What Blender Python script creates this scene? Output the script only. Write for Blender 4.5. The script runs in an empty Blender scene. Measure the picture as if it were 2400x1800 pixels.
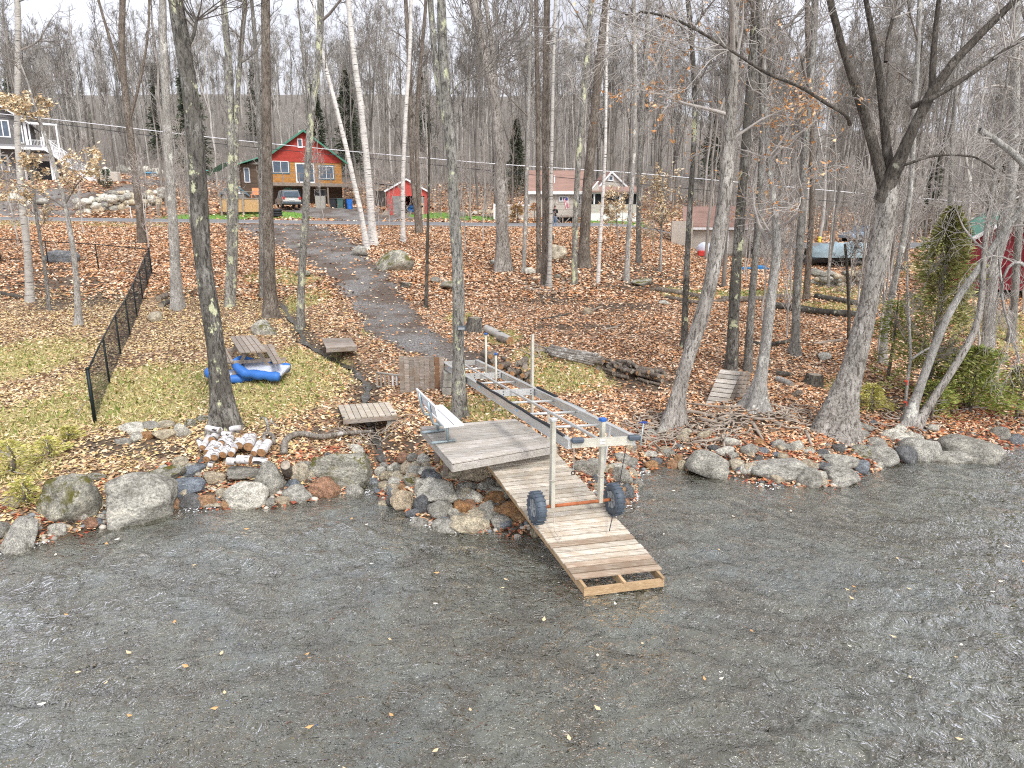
import bpy, bmesh, math, random
import numpy as np
from mathutils import Vector, Matrix
R = random.Random(7); RN = np.random.default_rng(7)
PI = math.pi; rad = math.radians
SC = bpy.context.scene; COL = SC.collection
# ---------------------------------------------------------------- camera, sky, sun, exposure
H = 5.4; PITCH = rad(13.5); F = 1600.0; CP, SP = math.cos(PITCH), math.sin(PITCH)
cam = bpy.data.cameras.new('camera'); cam.sensor_width = 36; cam.lens = 24; cam.clip_end = 2000; cam.clip_start = .1
co = bpy.data.objects.new('camera', cam); COL.objects.link(co)
co.location = (0, 0, H); co.rotation_euler = (PI/2-PITCH, 0, 0); SC.camera = co
SUN_EL, SUN_AZ = rad(48), rad(150)          # azimuth from +Y clockwise: behind the camera to the right
w = bpy.data.worlds.new('World'); SC.world = w; w.use_nodes = True
nt = w.node_tree; bgn = nt.nodes['Background']
sky = nt.nodes.new('ShaderNodeTexSky'); sky.sky_type = 'NISHITA'; sky.sun_disc = False
sky.sun_elevation = SUN_EL; sky.sun_rotation = SUN_AZ; sky.air_density = 1.0; sky.dust_density = 3.0; sky.ozone_density = 1
hs = nt.nodes.new('ShaderNodeHueSaturation'); hs.inputs['Saturation'].default_value = .22
tc = nt.nodes.new('ShaderNodeTexCoord'); mp = nt.nodes.new('ShaderNodeMapping'); mp.inputs['Scale'].default_value = (1, 1, 3)
nz = nt.nodes.new('ShaderNodeTexNoise'); nz.inputs['Scale'].default_value = 3.0; nz.inputs['Detail'].default_value = 5
mr = nt.nodes.new('ShaderNodeMapRange'); mr.inputs[1].default_value = .3; mr.inputs[2].default_value = .7; mr.inputs[3].default_value = .82; mr.inputs[4].default_value = 1.22
mx = nt.nodes.new('ShaderNodeMix'); mx.data_type = 'RGBA'; mx.blend_type = 'MULTIPLY'; mx.inputs[0].default_value = 1
ge = nt.nodes.new('ShaderNodeMix'); ge.data_type = 'RGBA'; ge.inputs[0].default_value = .5; ge.inputs[7].default_value = (7.6, 7.7, 8.6, 1)
nt.links.new(tc.outputs['Generated'], mp.inputs[0]); nt.links.new(mp.outputs[0], nz.inputs['Vector'])
nt.links.new(nz.outputs[0], mr.inputs[0]); nt.links.new(sky.outputs[0], hs.inputs['Color'])
nt.links.new(hs.outputs[0], ge.inputs[6]); nt.links.new(ge.outputs[2], mx.inputs[6]); nt.links.new(mr.outputs[0], mx.inputs[7])
# overcast sky: paler and dimmer towards the horizon all the way round
sxyz = nt.nodes.new('ShaderNodeSeparateXYZ'); mr2 = nt.nodes.new('ShaderNodeMapRange'); mr2.inputs[1].default_value = 0; mr2.inputs[2].default_value = .9; mr2.inputs[3].default_value = .64; mr2.inputs[4].default_value = 1.25
mx2 = nt.nodes.new('ShaderNodeMix'); mx2.data_type = 'RGBA'; mx2.blend_type = 'MULTIPLY'; mx2.inputs[0].default_value = 1
nt.links.new(tc.outputs['Generated'], sxyz.inputs[0]); nt.links.new(sxyz.outputs[2], mr2.inputs[0]); nt.links.new(mx.outputs[2], mx2.inputs[6]); nt.links.new(mr2.outputs[0], mx2.inputs[7])
nt.links.new(mx2.outputs[2], bgn.inputs['Color']); bgn.inputs['Strength'].default_value = .13
sl = bpy.data.lights.new('sun', 'SUN'); sl.energy = 1.5; sl.angle = rad(14); sl.color = (1, .95, .88)
so = bpy.data.objects.new('sun', sl); COL.objects.link(so)
sd = Vector((math.sin(SUN_AZ)*math.cos(SUN_EL), math.cos(SUN_AZ)*math.cos(SUN_EL), math.sin(SUN_EL)))
so.rotation_euler = sd.to_track_quat('Z', 'Y').to_euler()
vs = SC.view_settings; vs.view_transform = 'Standard'; vs.look = 'None'; vs.gamma = 1; vs.exposure = 0.68; vs.use_curve_mapping = False
SC.cycles.max_bounces = 5; SC.cycles.diffuse_bounces = 2; SC.cycles.glossy_bounces = 2; SC.cycles.transparent_max_bounces = 6
SC.cycles.use_denoising = False; SC.cycles.sample_clamp_direct = 2.2; SC.cycles.sample_clamp_indirect = 2.0; SC.cycles.filter_width = 1.15; SC.cycles.use_adaptive_sampling = False

# ---------------------------------------------------------------- places
def W(px, py, D):                        # a point at depth D along the view axis
    xc = (px-1200)/F*D; yc = (py-900)/F*D
    return Vector((xc, D*CP-yc*SP, H-(yc*CP+D*SP)))
def atY(px, py, Y):
    k = (py-900)/F; return W(px, py, Y/(CP-k*SP))
def atZ(px, py, z):
    k = (py-900)/F; return W(px, py, (H-z)/(k*CP+SP))
SHORE_PX = [(-300, 1390), (0, 1300), (230, 1245), (400, 1192), (640, 1192), (860, 1150), (980, 1225), (1110, 1250), (1270, 1262),
            (1400, 1215), (1490, 1175), (1500, 1110), (1570, 1095), (1650, 1112), (1800, 1140), (1950, 1145), (2100, 1085), (2320, 1075), (2420, 1035), (2700, 1020)]
sp_ = [atZ(a, b, 0) for a, b in SHORE_PX]
SX = np.array([-60]+[p.x for p in sp_]+[60]); SY = np.array([7.5]+[p.y for p in sp_]+[17.5])
o_ = np.argsort(SX); SX, SY = SX[o_], SY[o_]
BY = [0, 13, 15.3, 19.6, 25.9, 33.3, 45.9, 56, 59.5, 65.5, 74.3, 84, 115, 158, 213, 300, 600]
BZ = [.5, .6, .82, 1.35, 1.95, 2.8, 3.95, 4.72, 4.86, 5.05, 6.4, 6.9, 12.5, 22.3, 37, 55, 60]
BS = [-40, -12, -4, -1.5, -.4, 0, .5, 1.2, 2.2, 3.2, 5, 400]
BH = [-5, -3, -1.1, -.5, -.2, -.02, .16, .38, .62, .8, 1.1, 100]
def sst(a, b, x):
    t = np.clip((x-a)/(b-a), 0, 1); return t*t*(3-2*t)
def gnoise(x, y, s, seed=0):
    x = x*s+seed*17.3; y = y*s-seed*9.1; v = 0
    for k, (a, b) in enumerate(((1., .3), (-.6, .9), (.2, -1.1), (1.3, .7))):
        v = v+np.sin(a*x+b*y+k*1.7+np.sin(.7*b*x-.8*a*y+k))/4
    return v
STREAM_PX = [(660, 700), (690, 745), (715, 790), (765, 820), (830, 850), (862, 890), (852, 930), (872, 985), (895, 1050), (905, 1110)]
def hbase(x, y):
    x = np.asarray(x, float); y = np.asarray(y, float)
    sh = np.interp(x, SX, SY); B = np.interp(y, BY, BZ)
    u = x/np.maximum(y, 8); far = sst(22, 45, y)
    B = B*(1-far*.36*sst(.14, .34, u)*(1-.3*sst(80, 140, y))) + far*.012*np.clip(-x, 0, 80)
    B = B+.42*np.exp(-((x+.95)/.9)**2-((y-12.3)/1.0)**2)
    B = B+2.3*sst(.42, .56, -u)*sst(66, 79, y)*(1-sst(88, 112, y))
    b = np.interp((y-sh)*.93, BS, BH)
    return np.minimum(B, b)
def hplain(x, y):
    h = hbase(x, y); sh = np.interp(x, SX, SY); s = y-sh
    k = sst(.3, 3, s)
    road = np.exp(-((np.asarray(y)-61.5)/4.5)**4)
    return h+k*(1-road)*(.10*gnoise(x, y, .55)+.06*gnoise(x, y, 1.7, 2))+sst(95, 160, np.asarray(y))*1.6*gnoise(x, y, .06, 4)
def onray(px, py, fn):
    D = 6.0
    while D < 400:
        p = W(px, py, D)
        if p.z <= float(fn(p.x, p.y)): break
        D += .4 if D < 70 else 1.5
    lo, hi = D-1.5, D
    for _ in range(18):
        m = (lo+hi)/2; p = W(px, py, m)
        if p.z <= float(fn(p.x, p.y)): hi = m
        else: lo = m
    return W(px, py, hi)
STREAM = [onray(a, b, hplain) for a, b in STREAM_PX]
def seg_dist(x, y, pts):
    d = np.full(np.shape(x), 1e9); 
    for a, b in zip(pts[:-1], pts[1:]):
        vx, vy = b[0]-a[0], b[1]-a[1]; L = vx*vx+vy*vy
        t = np.clip(((x-a[0])*vx+(y-a[1])*vy)/L, 0, 1)
        d = np.minimum(d, np.hypot(x-a[0]-t*vx, y-a[1]-t*vy))
    return d
def hz(x, y):
    h = hplain(x, y); d = seg_dist(np.asarray(x, float), np.asarray(y, float), STREAM)
    return h-.28*np.exp(-(d/.42)**2)
def G(px, py, dz=0):
    p = onray(px, py, hz); p.z += dz; return p
def gz(x, y): return float(hz(x, y))
def depth(p): return p.y*CP+(H-p.z)*SP
def ppm(p): return F/depth(p)            # picture pixels of the photograph per metre there

# ---------------------------------------------------------------- objects
def tag(o, label, cat=None, group=None, kind=None):
    if label: o['label'] = label
    if cat: o['category'] = cat
    if group: o['group'] = group
    if kind: o['kind'] = kind
    return o
def thing(name, label, cat, loc=(0, 0, 0), rz=0, group=None):
    o = bpy.data.objects.new(name, None); COL.objects.link(o); o.empty_display_size = .2
    o.location = loc; o.rotation_euler = (0, 0, rz); return tag(o, label, cat, group)
def link(name, me, parent=None, mat=None):
    o = bpy.data.objects.new(name, me); COL.objects.link(o)
    if mat is not None and not me.materials: me.materials.append(mat)
    if parent is not None: o.parent = parent
    return o
def np_mesh(name, V, Fq, mat=None, smooth=True, tri=None):
    me = bpy.data.meshes.new(name); V = np.asarray(V, np.float32).reshape(-1, 3)
    me.vertices.add(len(V)); me.vertices.foreach_set('co', V.ravel())
    loops = []; starts = []; n = 0
    if Fq is not None and len(Fq):
        Fq = np.asarray(Fq, np.int32); loops.append(Fq.ravel()); starts.append(np.arange(len(Fq))*4); n = len(Fq)*4
    if tri is not None and len(tri):
        tri = np.asarray(tri, np.int32); loops.append(tri.ravel()); starts.append(n+np.arange(len(tri))*3)
    L = np.concatenate(loops); S = np.concatenate(starts).astype(np.int32)
    me.loops.add(len(L)); me.loops.foreach_set('vertex_index', L)
    me.polygons.add(len(S)); me.polygons.foreach_set('loop_start', S)
    me.polygons.foreach_set('use_smooth', np.full(len(S), smooth))
    me.update(calc_edges=True); me.validate()
    if mat: me.materials.append(mat)
    return me
class MB:
    def __init__(s): s.v = []; s.f = []
    def box(s, c, d, M=None, bev=0):
        x, y, z = d[0]/2, d[1]/2, d[2]/2; b = len(s.v); c = Vector(c)
        for i in (-1, 1):
            for j in (-1, 1):
                for k in (-1, 1):
                    p = Vector((i*x, j*y, k*z))
                    if M is not None: p = M @ p
                    s.v.append(c+p)
        s.f += [(b, b+1, b+3, b+2), (b+4, b+6, b+7, b+5), (b, b+4, b+5, b+1), (b+2, b+3, b+7, b+6), (b, b+2, b+6, b+4), (b+1, b+5, b+7, b+3)]
        return s
    def beam(s, a, c, w_, h_, up=(0, 0, 1), ext=0):     # bar from a to c: w_ across, h_ along up
        a = Vector(a); c = Vector(c); t = (c-a); L = t.length; t.normalize(); up = Vector(up)
        sd = t.cross(up)
        if sd.length < 1e-3: sd = t.cross(Vector((1, 0, 0)))
        sd.normalize(); u = sd.cross(t)
        M = Matrix((sd, t, u)).transposed()
        return s.box((a+c)/2, (w_, L+ext, h_), M)
    def prism(s, pts, off):                            # polygon swept by off
        b = len(s.v); n = len(pts); off = Vector(off)
        s.v += [Vector(p) for p in pts]+[Vector(p)+off for p in pts]
        s.f.append(tuple(range(b+n-1, b-1, -1))); s.f.append(tuple(range(b+n, b+2*n)))
        for i in range(n):
            j = (i+1) % n; s.f.append((b+i, b+j, b+n+j, b+n+i))
        return s
    def tube(s, pts, r, n=8, cap=True):
        pts = [Vector(p) for p in pts]; b = len(s.v); K = len(pts)
        rr = r if isinstance(r, (list, tuple)) else [r]*K
        prev = None
        for i, p in enumerate(pts):
            t = (pts[min(i+1, K-1)]-pts[max(i-1, 0)]).normalized()
            ref = prev if prev is not None else (Vector((0, 0, 1)) if abs(t.z) < .9 else Vector((1, 0, 0)))
            u = (ref-t*ref.dot(t)).normalized(); prev = u; v_ = t.cross(u)
            for k in range(n):
                a = 2*PI*k/n; s.v.append(p+(u*math.cos(a)+v_*math.sin(a))*rr[i])
        for i in range(K-1):
            for k in range(n):
                k2 = (k+1) % n; s.f.append((b+i*n+k, b+i*n+k2, b+(i+1)*n+k2, b+(i+1)*n+k))
        if cap: s.f.append(tuple(b+k for k in range(n-1, -1, -1))); s.f.append(tuple(b+(K-1)*n+k for k in range(n)))
        return s
    def torus(s, c, axis, R_, r, n=28, m=10, squash=1):
        c = Vector(c); axis = Vector(axis).normalized(); u = axis.orthogonal().normalized(); v_ = axis.cross(u); b = len(s.v)
        for i in range(n):
            a = 2*PI*i/n; d = u*math.cos(a)+v_*math.sin(a)
            for k in range(m):
                q = 2*PI*k/m; s.v.append(c+d*(R_+r*math.cos(q))+axis*(r*squash*math.sin(q)))
        for i in range(n):
            for k in range(m):
                s.f.append((b+i*m+k, b+i*m+(k+1) % m, b+((i+1) % n)*m+(k+1) % m, b+((i+1) % n)*m+k))
        return s
    def ball(s, c, r, n=10, m=7):
        c = Vector(c); r = Vector(r) if not isinstance(r, (int, float)) else Vector((r, r, r)); b = len(s.v)
        s.v.append(c+Vector((0, 0, r.z)))
        for i in range(1, m):
            a = PI*i/m
            for k in range(n):
                q = 2*PI*k/n; s.v.append(c+Vector((r.x*math.sin(a)*math.cos(q), r.y*math.sin(a)*math.sin(q), r.z*math.cos(a))))
        s.v.append(c-Vector((0, 0, r.z))); e = len(s.v)-1
        for k in range(n):
            k2 = (k+1) % n; s.f.append((b, b+1+k, b+1+k2)); s.f.append((e, b+1+(m-2)*n+k2, b+1+(m-2)*n+k))
            for i in range(m-2): s.f.append((b+1+i*n+k, b+1+(i+1)*n+k, b+1+(i+1)*n+k2, b+1+i*n+k2))
        return s
    def build(s, name, mat, parent=None, smooth=False, bevel=0, label=None):
        me = bpy.data.meshes.new(name); me.from_pydata([tuple(v) for v in s.v], [], s.f); me.update()
        bm = bmesh.new(); bm.from_mesh(me); bmesh.ops.recalc_face_normals(bm, faces=bm.faces)
        if bevel: bmesh.ops.bevel(bm, geom=[e for e in bm.edges if len(e.link_faces) == 2 and e.calc_face_angle(0) > .6], offset=bevel, segments=1, affect='EDGES')
        bm.to_mesh(me); bm.free()
        if smooth: me.polygons.foreach_set('use_smooth', [True]*len(me.polygons))
        o = link(name, me, parent, mat)
        if label: o['label'] = label
        return o

# ---------------------------------------------------------------- materials
MATS = {}
class NT:
    def __init__(s, name):
        s.m = bpy.data.materials.new(name); s.m.use_nodes = True; s.t = s.m.node_tree; s.b = s.t.nodes['Principled BSDF']
        s.b.inputs['Specular IOR Level'].default_value = .3
    def n(s, ty, **k):
        o = s.t.nodes.new('ShaderNode'+ty)
        for a, v in k.items(): setattr(o, a, v)
        return o
    def l(s, a, b): s.t.links.new(a, b)
    def coord(s, sc=(1, 1, 1), src='Object', rnd=False):
        tc = s.n('TexCoord'); m = s.n('Mapping'); m.inputs['Scale'].default_value = sc; s.l(tc.outputs[src], m.inputs[0])
        if rnd:
            oi = s.n('ObjectInfo'); mu = s.n('Math', operation='MULTIPLY'); mu.inputs[1].default_value = 50
            s.l(oi.outputs['Random'], mu.inputs[0]); s.l(mu.outputs[0], m.inputs['Location'])
        return m.outputs[0]
    def noise(s, vec, sc, det=4, rough=.6, dist=0):
        o = s.n('TexNoise'); o.inputs['Scale'].default_value = sc; o.inputs['Detail'].default_value = det
        o.inputs['Roughness'].default_value = rough; o.inputs['Distortion'].default_value = dist; s.l(vec, o.inputs['Vector']); return o.outputs[0]
    def ramp(s, fac, stops, interp='LINEAR'):
        o = s.n('ValToRGB'); cr = o.color_ramp; cr.interpolation = interp
        while len(cr.elements) < len(stops): cr.elements.new(.5)
        for e, (p, c) in zip(cr.elements, stops): e.position = p; e.color = (*c, 1) if len(c) == 3 else c
        s.l(fac, o.inputs[0]); return o.outputs[0]
    def mix(s, fac, a, b, mode='MIX'):
        o = s.n('Mix', data_type='RGBA', blend_type=mode)
        for i, v in ((0, fac), (6, a), (7, b)):
            if isinstance(v, (int, float)): o.inputs[i].default_value = v
            elif isinstance(v, tuple): o.inputs[i].default_value = (*v, 1)
            else: s.l(v, o.inputs[i])
        return o.outputs[2]
    def bump(s, h, st=.5, d=.02, nrm=None):
        o = s.n('Bump'); o.inputs['Strength'].default_value = st; o.inputs['Distance'].default_value = d; s.l(h, o.inputs['Height'])
        if nrm: s.l(nrm, o.inputs['Normal'])
        s.l(o.outputs[0], s.b.inputs['Normal']); return o.outputs[0]
    def math(s, op, a, b):
        o = s.n('Math', operation=op)
        for i, v in enumerate((a, b)):
            if isinstance(v, (int, float)): o.inputs[i].default_value = v
            else: s.l(v, o.inputs[i])
        return o.outputs[0]
    def done(s, col, rough=.8, metal=0):
        if isinstance(col, tuple): s.b.inputs['Base Color'].default_value = (*col, 1)
        else: s.l(col, s.b.inputs['Base Color'])
        if isinstance(rough, (int, float)): s.b.inputs['Roughness'].default_value = rough
        else: s.l(rough, s.b.inputs['Roughness'])
        s.b.inputs['Metallic'].default_value = metal
        MATS[s.m.name] = s.m; return s.m
def hexc(c, k): return tuple(min(1, x*k) for x in c)
def plain(name, c, rough=.6, metal=0, var=.25, sc=6, bump=.15):
    n = NT(name); v = n.coord(rnd=True); f = n.noise(v, sc, 5)
    col = n.ramp(f, [(.3, hexc(c, 1-var)), (.7, hexc(c, 1+var))]); n.bump(n.noise(v, sc*5, 3), bump, .01)
    return n.done(col, rough, metal)
def wood(name, dark, mid, light, grain=(1.5, 18, 18), warm=None):
    n = NT(name); v = n.coord(grain, rnd=True); f = n.noise(v, 2.2, 6, .7, .6)
    v2 = n.coord((1, 1, 1), rnd=True); g = n.noise(v2, 3.5, 3)
    col = n.ramp(f, [(.28, dark), (.5, mid), (.72, light)])
    col = n.mix(n.ramp(g, [(.45, (0, 0, 0)), (.7, (1, 1, 1))]), col, warm or hexc(mid, .8))
    oi = n.n('ObjectInfo'); br = n.ramp(oi.outputs['Random'], [(0, (.75, .74, .72)), (1, (1.15, 1.12, 1.1))])
    col = n.mix(1.0, col, br, 'MULTIPLY')
    n.bump(f, .5, .01); return n.done(col, .85)
def bark(name, dark, mid, light, lich=(.55, .58, .48), la=.62, sc=9, bands=False, moss=None, st=1.0):
    n = NT(name); v = n.coord((1, 1, .30), rnd=True); w_ = n.noise(v, sc*2.4, 6, .75, .9); g = n.noise(n.coord((1, 1, .5), rnd=True), sc*.35, 5, .7)
    crack = n.ramp(w_, [(.42, (0, 0, 0)), (.51, (1, 1, 1))])
    col = n.ramp(g, [(.32, hexc(mid, .8)), (.5, mid), (.66, light)]); col = n.mix(crack, dark, col)
    v3 = n.coord((1, 1, .6), rnd=True); lf = n.noise(v3, 3.4, 6, .7)
    col = n.mix(n.ramp(lf, [(la, (0, 0, 0)), (la+.04, (1, 1, 1))]), col, lich)
    n.bump(n.math('ADD', w_, n.math('MULTIPLY', g, .3)), st, .05); return n.done(col, .9)
def birchbark(name, base=(.72, .7, .66)):
    n = NT(name); v = n.coord((1.6, 1.6, 26), rnd=True); f = n.noise(v, 1.3, 3, .6)
    v2 = n.coord((1, 1, 3), rnd=True); g = n.noise(v2, 1.1, 5, .8)
    col = n.mix(n.ramp(f, [(.58, (0, 0, 0)), (.63, (1, 1, 1))]), n.ramp(g, [(.35, hexc(base, .72)), (.6, base)]), (.05, .045, .04))
    n.bump(f, .4, .01); return n.done(col, .7)
M = {}
M['bark_grey'] = bark('bark_grey', (.11, .10, .088), (.27, .26, .235), (.44, .43, .40))
M['bark_pale'] = bark('bark_pale', (.20, .19, .17), (.40, .385, .355), (.58, .56, .53), (.66, .66, .60), .58)
M['bark_brown'] = bark('bark_brown', (.075, .06, .047), (.20, .17, .14), (.32, .285, .245), (.36, .36, .28), .66, 8)
M['bark_dark'] = bark('bark_dark', (.04, .035, .03), (.10, .09, .075), (.20, .19, .16), (.42, .44, .34), .60, 8)
M['bark_lichen'] = bark('bark_lichen', (.09, .085, .075), (.28, .27, .24), (.46, .45, .41), (.58, .60, .40), .55, 8)
M['bark_furrow'] = bark('bark_furrow', (.12, .105, .09), (.38, .355, .32), (.56, .535, .49), (.58, .58, .5), .68, 7)
M['bark_snag'] = bark('bark_snag', (.05, .045, .04), (.15, .14, .12), (.34, .33, .30), (.6, .62, .40), .60, 7)
M['bark_birch'] = birchbark('bark_birch')
def logbirch():
    n = NT('birch_log_bark'); v = n.coord((2, 22, 2), rnd=True); f = n.noise(v, 1.6, 3, .6); g = n.noise(n.coord((1, 1, 1), rnd=True), 7, 5, .8)
    col = n.mix(n.ramp(f, [(.56, (0, 0, 0)), (.61, (1, 1, 1))]), n.ramp(g, [(.35, (.36, .33, .30)), (.55, (.66, .65, .66)), (.7, (.75, .75, .77))]), (.06, .05, .045)); n.bump(f, .5, .01); return n.done(col, .7)
M['birch_log'] = logbirch()
M['bark_birch2'] = birchbark('bark_birch_old', (.5, .48, .44))
M['twig'] = plain('twig_bark', (.21, .19, .17), .9, var=.4, sc=2)
M['twig_pale'] = plain('twig_bark_pale', (.40, .37, .34), .9, var=.35, sc=2)
M['twig_dark'] = plain('twig_bark_dark', (.11, .095, .085), .9, var=.4, sc=2)
M['far_bark'] = plain('distant_bark', (.17, .155, .14), .95, var=.5, sc=.6, bump=0)
M['deck'] = wood('weathered_deck', (.17, .155, .14), (.46, .44, .41), (.66, .64, .60), warm=(.40, .37, .32))
M['ramp'] = wood('ramp_boards', (.20, .16, .12), (.52, .48, .41), (.68, .65, .58), warm=(.45, .38, .29))
M['ramp_wet'] = wood('ramp_boards_wet', (.13, .09, .07), (.36, .29, .22), (.48, .41, .33), warm=(.30, .22, .16))
M['rawwood'] = wood('raw_lumber', (.26, .17, .09), (.44, .31, .18), (.54, .42, .27))
M['oldwood'] = wood('old_grey_boards', (.10, .085, .07), (.32, .285, .25), (.48, .44, .40), warm=(.26, .20, .15))
M['redwood'] = wood('reddish_board', (.14, .06, .03), (.30, .17, .10), (.38, .26, .18))
M['logend'] = plain('cut_log_end', (.42, .24, .12), .9, sc=14, var=.45)
M['logend_grey'] = plain('old_log_end', (.30, .26, .21), .9, sc=10, var=.5)
M['log'] = bark('firewood_bark', (.07, .055, .045), (.24, .20, .16), (.42, .37, .31), (.52, .48, .42), .62, 14)
M['root'] = plain('bare_root', (.33, .28, .23), .9, var=.45, sc=5, bump=.5)
M['drift'] = bark('driftwood_bark', (.12, .10, .08), (.32, .29, .25), (.50, .48, .44), (.6, .58, .54), .55, 10)
M['alu'] = plain('aluminium', (.62, .63, .62), .38, .55, .12, 3, .05)
M['alu_dirty'] = plain('dirty_aluminium', (.56, .54, .46), .5, .35, .18, 4, .08)
M['benchalu'] = plain('bench_planks', (.78, .79, .82), .4, .2, .06, 3, .03)
M['galv'] = plain('galvanised_tube', (.36, .43, .45), .45, .5, .15, 6)
M['black'] = plain('black_rubber', (.025, .027, .032), .6, 0, .3)
M['tyre'] = plain('grey_plastic_tyre', (.075, .095, .12), .5, 0, .3, 5)
M['rim'] = plain('pale_wheel_rim', (.32, .34, .35), .5, .1, .2)
M['blue'] = plain('blue_cap', (.03, .13, .45), .4)
M['floatblue'] = plain('blue_vinyl', (.045, .17, .52), .5, 0, .12, 3, .05)
M['floatgrey'] = plain('pale_vinyl', (.52, .56, .66), .4, 0, .08, 3, .05)
M['rust'] = plain('rusty_pipe', (.36, .12, .05), .75, 0, .4)
M['concrete'] = plain('concrete_block', (.36, .35, .31), .9, 0, .2, 9, .4)
M['fenceblack'] = plain('black_fence_metal', (.012, .02, .022), .45, .3, .2)
M['mesh'] = plain('black_mesh_wire', (.02, .024, .026), .5, 0, .2)
M['white'] = plain('white_trim', (.78, .79, .80), .5, 0, .05, 2, .03)
M['glass'] = plain('window_glass', (.10, .13, .17), .08, 0, .3, 1.2, 0)
M['shade_screen_black'] = plain('shade_and_screen_black', (.012, .012, .014), .6)  # near-black colour: painted shade of open garages, also screens and skirts
M['rope'] = plain('pale_rope', (.45, .42, .36), .9)
M['sticker'] = plain('white_sticker', (.8, .8, .8), .5)
def siding(name, c, ax=2, pitch=7, var=.15, rough=.75, line=.35, tint=None):
    n = NT(name); v = n.coord((1, 1, 1)); wv = n.n('TexWave', wave_type='BANDS', bands_direction='XYZ'[ax], wave_profile='SAW')
    wv.inputs['Scale'].default_value = pitch/6.283*.5*2; n.l(v, wv.inputs['Vector'])
    f = n.noise(n.coord((.6, .6, 4)), 1.5, 5); col = n.ramp(f, [(.3, hexc(c, 1-var)), (.7, hexc(c, 1+var))])
    if tint: col = n.mix(n.ramp(n.noise(v, 2.5, 4), [(.5, (0, 0, 0)), (.75, (1, 1, 1))]), col, tint)
    ln = n.ramp(wv.outputs[1], [(0, (1-line,)*3), (.12, (1, 1, 1))]); col = n.mix(1.0, col, ln, 'MULTIPLY')
    n.bump(wv.outputs[1], .6, .03); return n.done(col, rough)
M['redsiding'] = siding('red_board_siding', (.40, .055, .04), 0, 14)
M['redpaint'] = siding('faded_red_siding', (.62, .10, .085), 2, 18, .15, .7, .3, (.50, .16, .13))
M['barnred'] = siding('barn_red_siding', (.24, .03, .04), 2, 16)
M['logsiding'] = siding('orange_log_siding', (.50, .25, .08), 2, 18, .28, .7, .5, (.33, .16, .06))
M['tansiding'] = siding('tan_clapboard', (.58, .54, .48), 2, 20, .06)
M['greysiding'] = siding('grey_clapboard', (.17, .165, .165), 2, 20, .1)
M['brownwall'] = siding('dark_basement_wall', (.10, .07, .05), 0, 8, .3)
M['greenmetal'] = siding('green_metal_roof', (.10, .30, .22), 0, 10, .1, .4, .25)
M['shingle'] = siding('brown_shingles', (.30, .19, .155), 1, 16, .2, .95, .25)
M['shingle_grey'] = siding('grey_shingles', (.24, .235, .24), 1, 16, .2, .95, .25)
M['osb'] = plain('plywood_sheet', (.50, .32, .16), .85, 0, .3, 8)
M['doorgrey'] = plain('grey_barn_door', (.24, .23, .22), .85, 0, .3, 3)
M['greendoor'] = plain('green_door', (.07, .13, .12), .6)
def rockmat(name, stops, moss=.0):
    n = NT(name); oi = n.n('ObjectInfo'); base = n.ramp(oi.outputs['Random'], stops)
    v = n.coord((1, 1, 1), rnd=True); f = n.noise(v, 2.2, 7, .7); g = n.noise(v, 14, 6, .75)
    col = n.mix(1.0, base, n.ramp(f, [(.32, (.42, .40, .36)), (.5, (.95, .95, .95)), (.66, (1.5, 1.48, 1.42))]), 'MULTIPLY')
    gp = n.n('NewGeometry'); sp = n.n('SeparateXYZ'); n.l(gp.outputs['Position'], sp.inputs[0]); wl_ = n.math('ADD', sp.outputs[2], n.math('MULTIPLY', f, .22))
    wet = n.ramp(wl_, [(.06, (.42, .38, .30)), (.17, (1, 1, 1))]); col = n.mix(1.0, col, wet, 'MULTIPLY')
    col = n.mix(1.0, col, n.ramp(g, [(.36, (.45, .45, .44)), (.5, (1, 1, 1)), (.62, (1.5, 1.48, 1.45))]), 'MULTIPLY')
    lf = n.noise(v, 3.3, 5, .6); col = n.mix(n.ramp(lf, [(.64, (0, 0, 0)), (.68, (1, 1, 1))]), col, (.42, .43, .36))
    if moss:
        geo = n.n('NewGeometry'); sx = n.n('SeparateXYZ'); n.l(geo.outputs['Normal'], sx.inputs[0])
        mf = n.noise(v, 1.7, 5, .7); mk = n.math('MULTIPLY', n.ramp(mf, [(1-moss, (0, 0, 0)), (1.07-moss, (1, 1, 1))]), n.ramp(sx.outputs[2], [(.1, (0, 0, 0)), (.5, (1, 1, 1))]))
        col = n.mix(mk, col, (.13, .12, .025))
    n.bump(n.math('ADD', n.math('MULTIPLY', f, .8), n.math('MULTIPLY', g, .5)), 1.0, .09); return n.done(col, .85)
M['rock_grey'] = rockmat('grey_rock', [(0, (.30, .29, .255)), (.5, (.42, .41, .37)), (1, (.34, .33, .29))])
M['rock_moss'] = rockmat('mossy_rock', [(0, (.32, .31, .26)), (1, (.42, .41, .36))], .5)
M['rock_tan'] = rockmat('tan_rock', [(0, (.50, .43, .31)), (.5, (.56, .51, .40)), (1, (.48, .39, .28))])
M['rock_light'] = rockmat('light_rock', [(0, (.58, .56, .49)), (1, (.66, .64, .57))])
M['rock_orange'] = rockmat('orange_rock', [(0, (.42, .22, .10)), (.5, (.45, .28, .15)), (1, (.36, .20, .14))])
M['rock_dark'] = rockmat('dark_slate', [(0, (.12, .125, .13)), (.5, (.19, .20, .215)), (1, (.15, .145, .135))])
M['rock_blue'] = rockmat('blue_grey_slate', [(0, (.20, .23, .27)), (1, (.26, .28, .30))])
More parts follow.
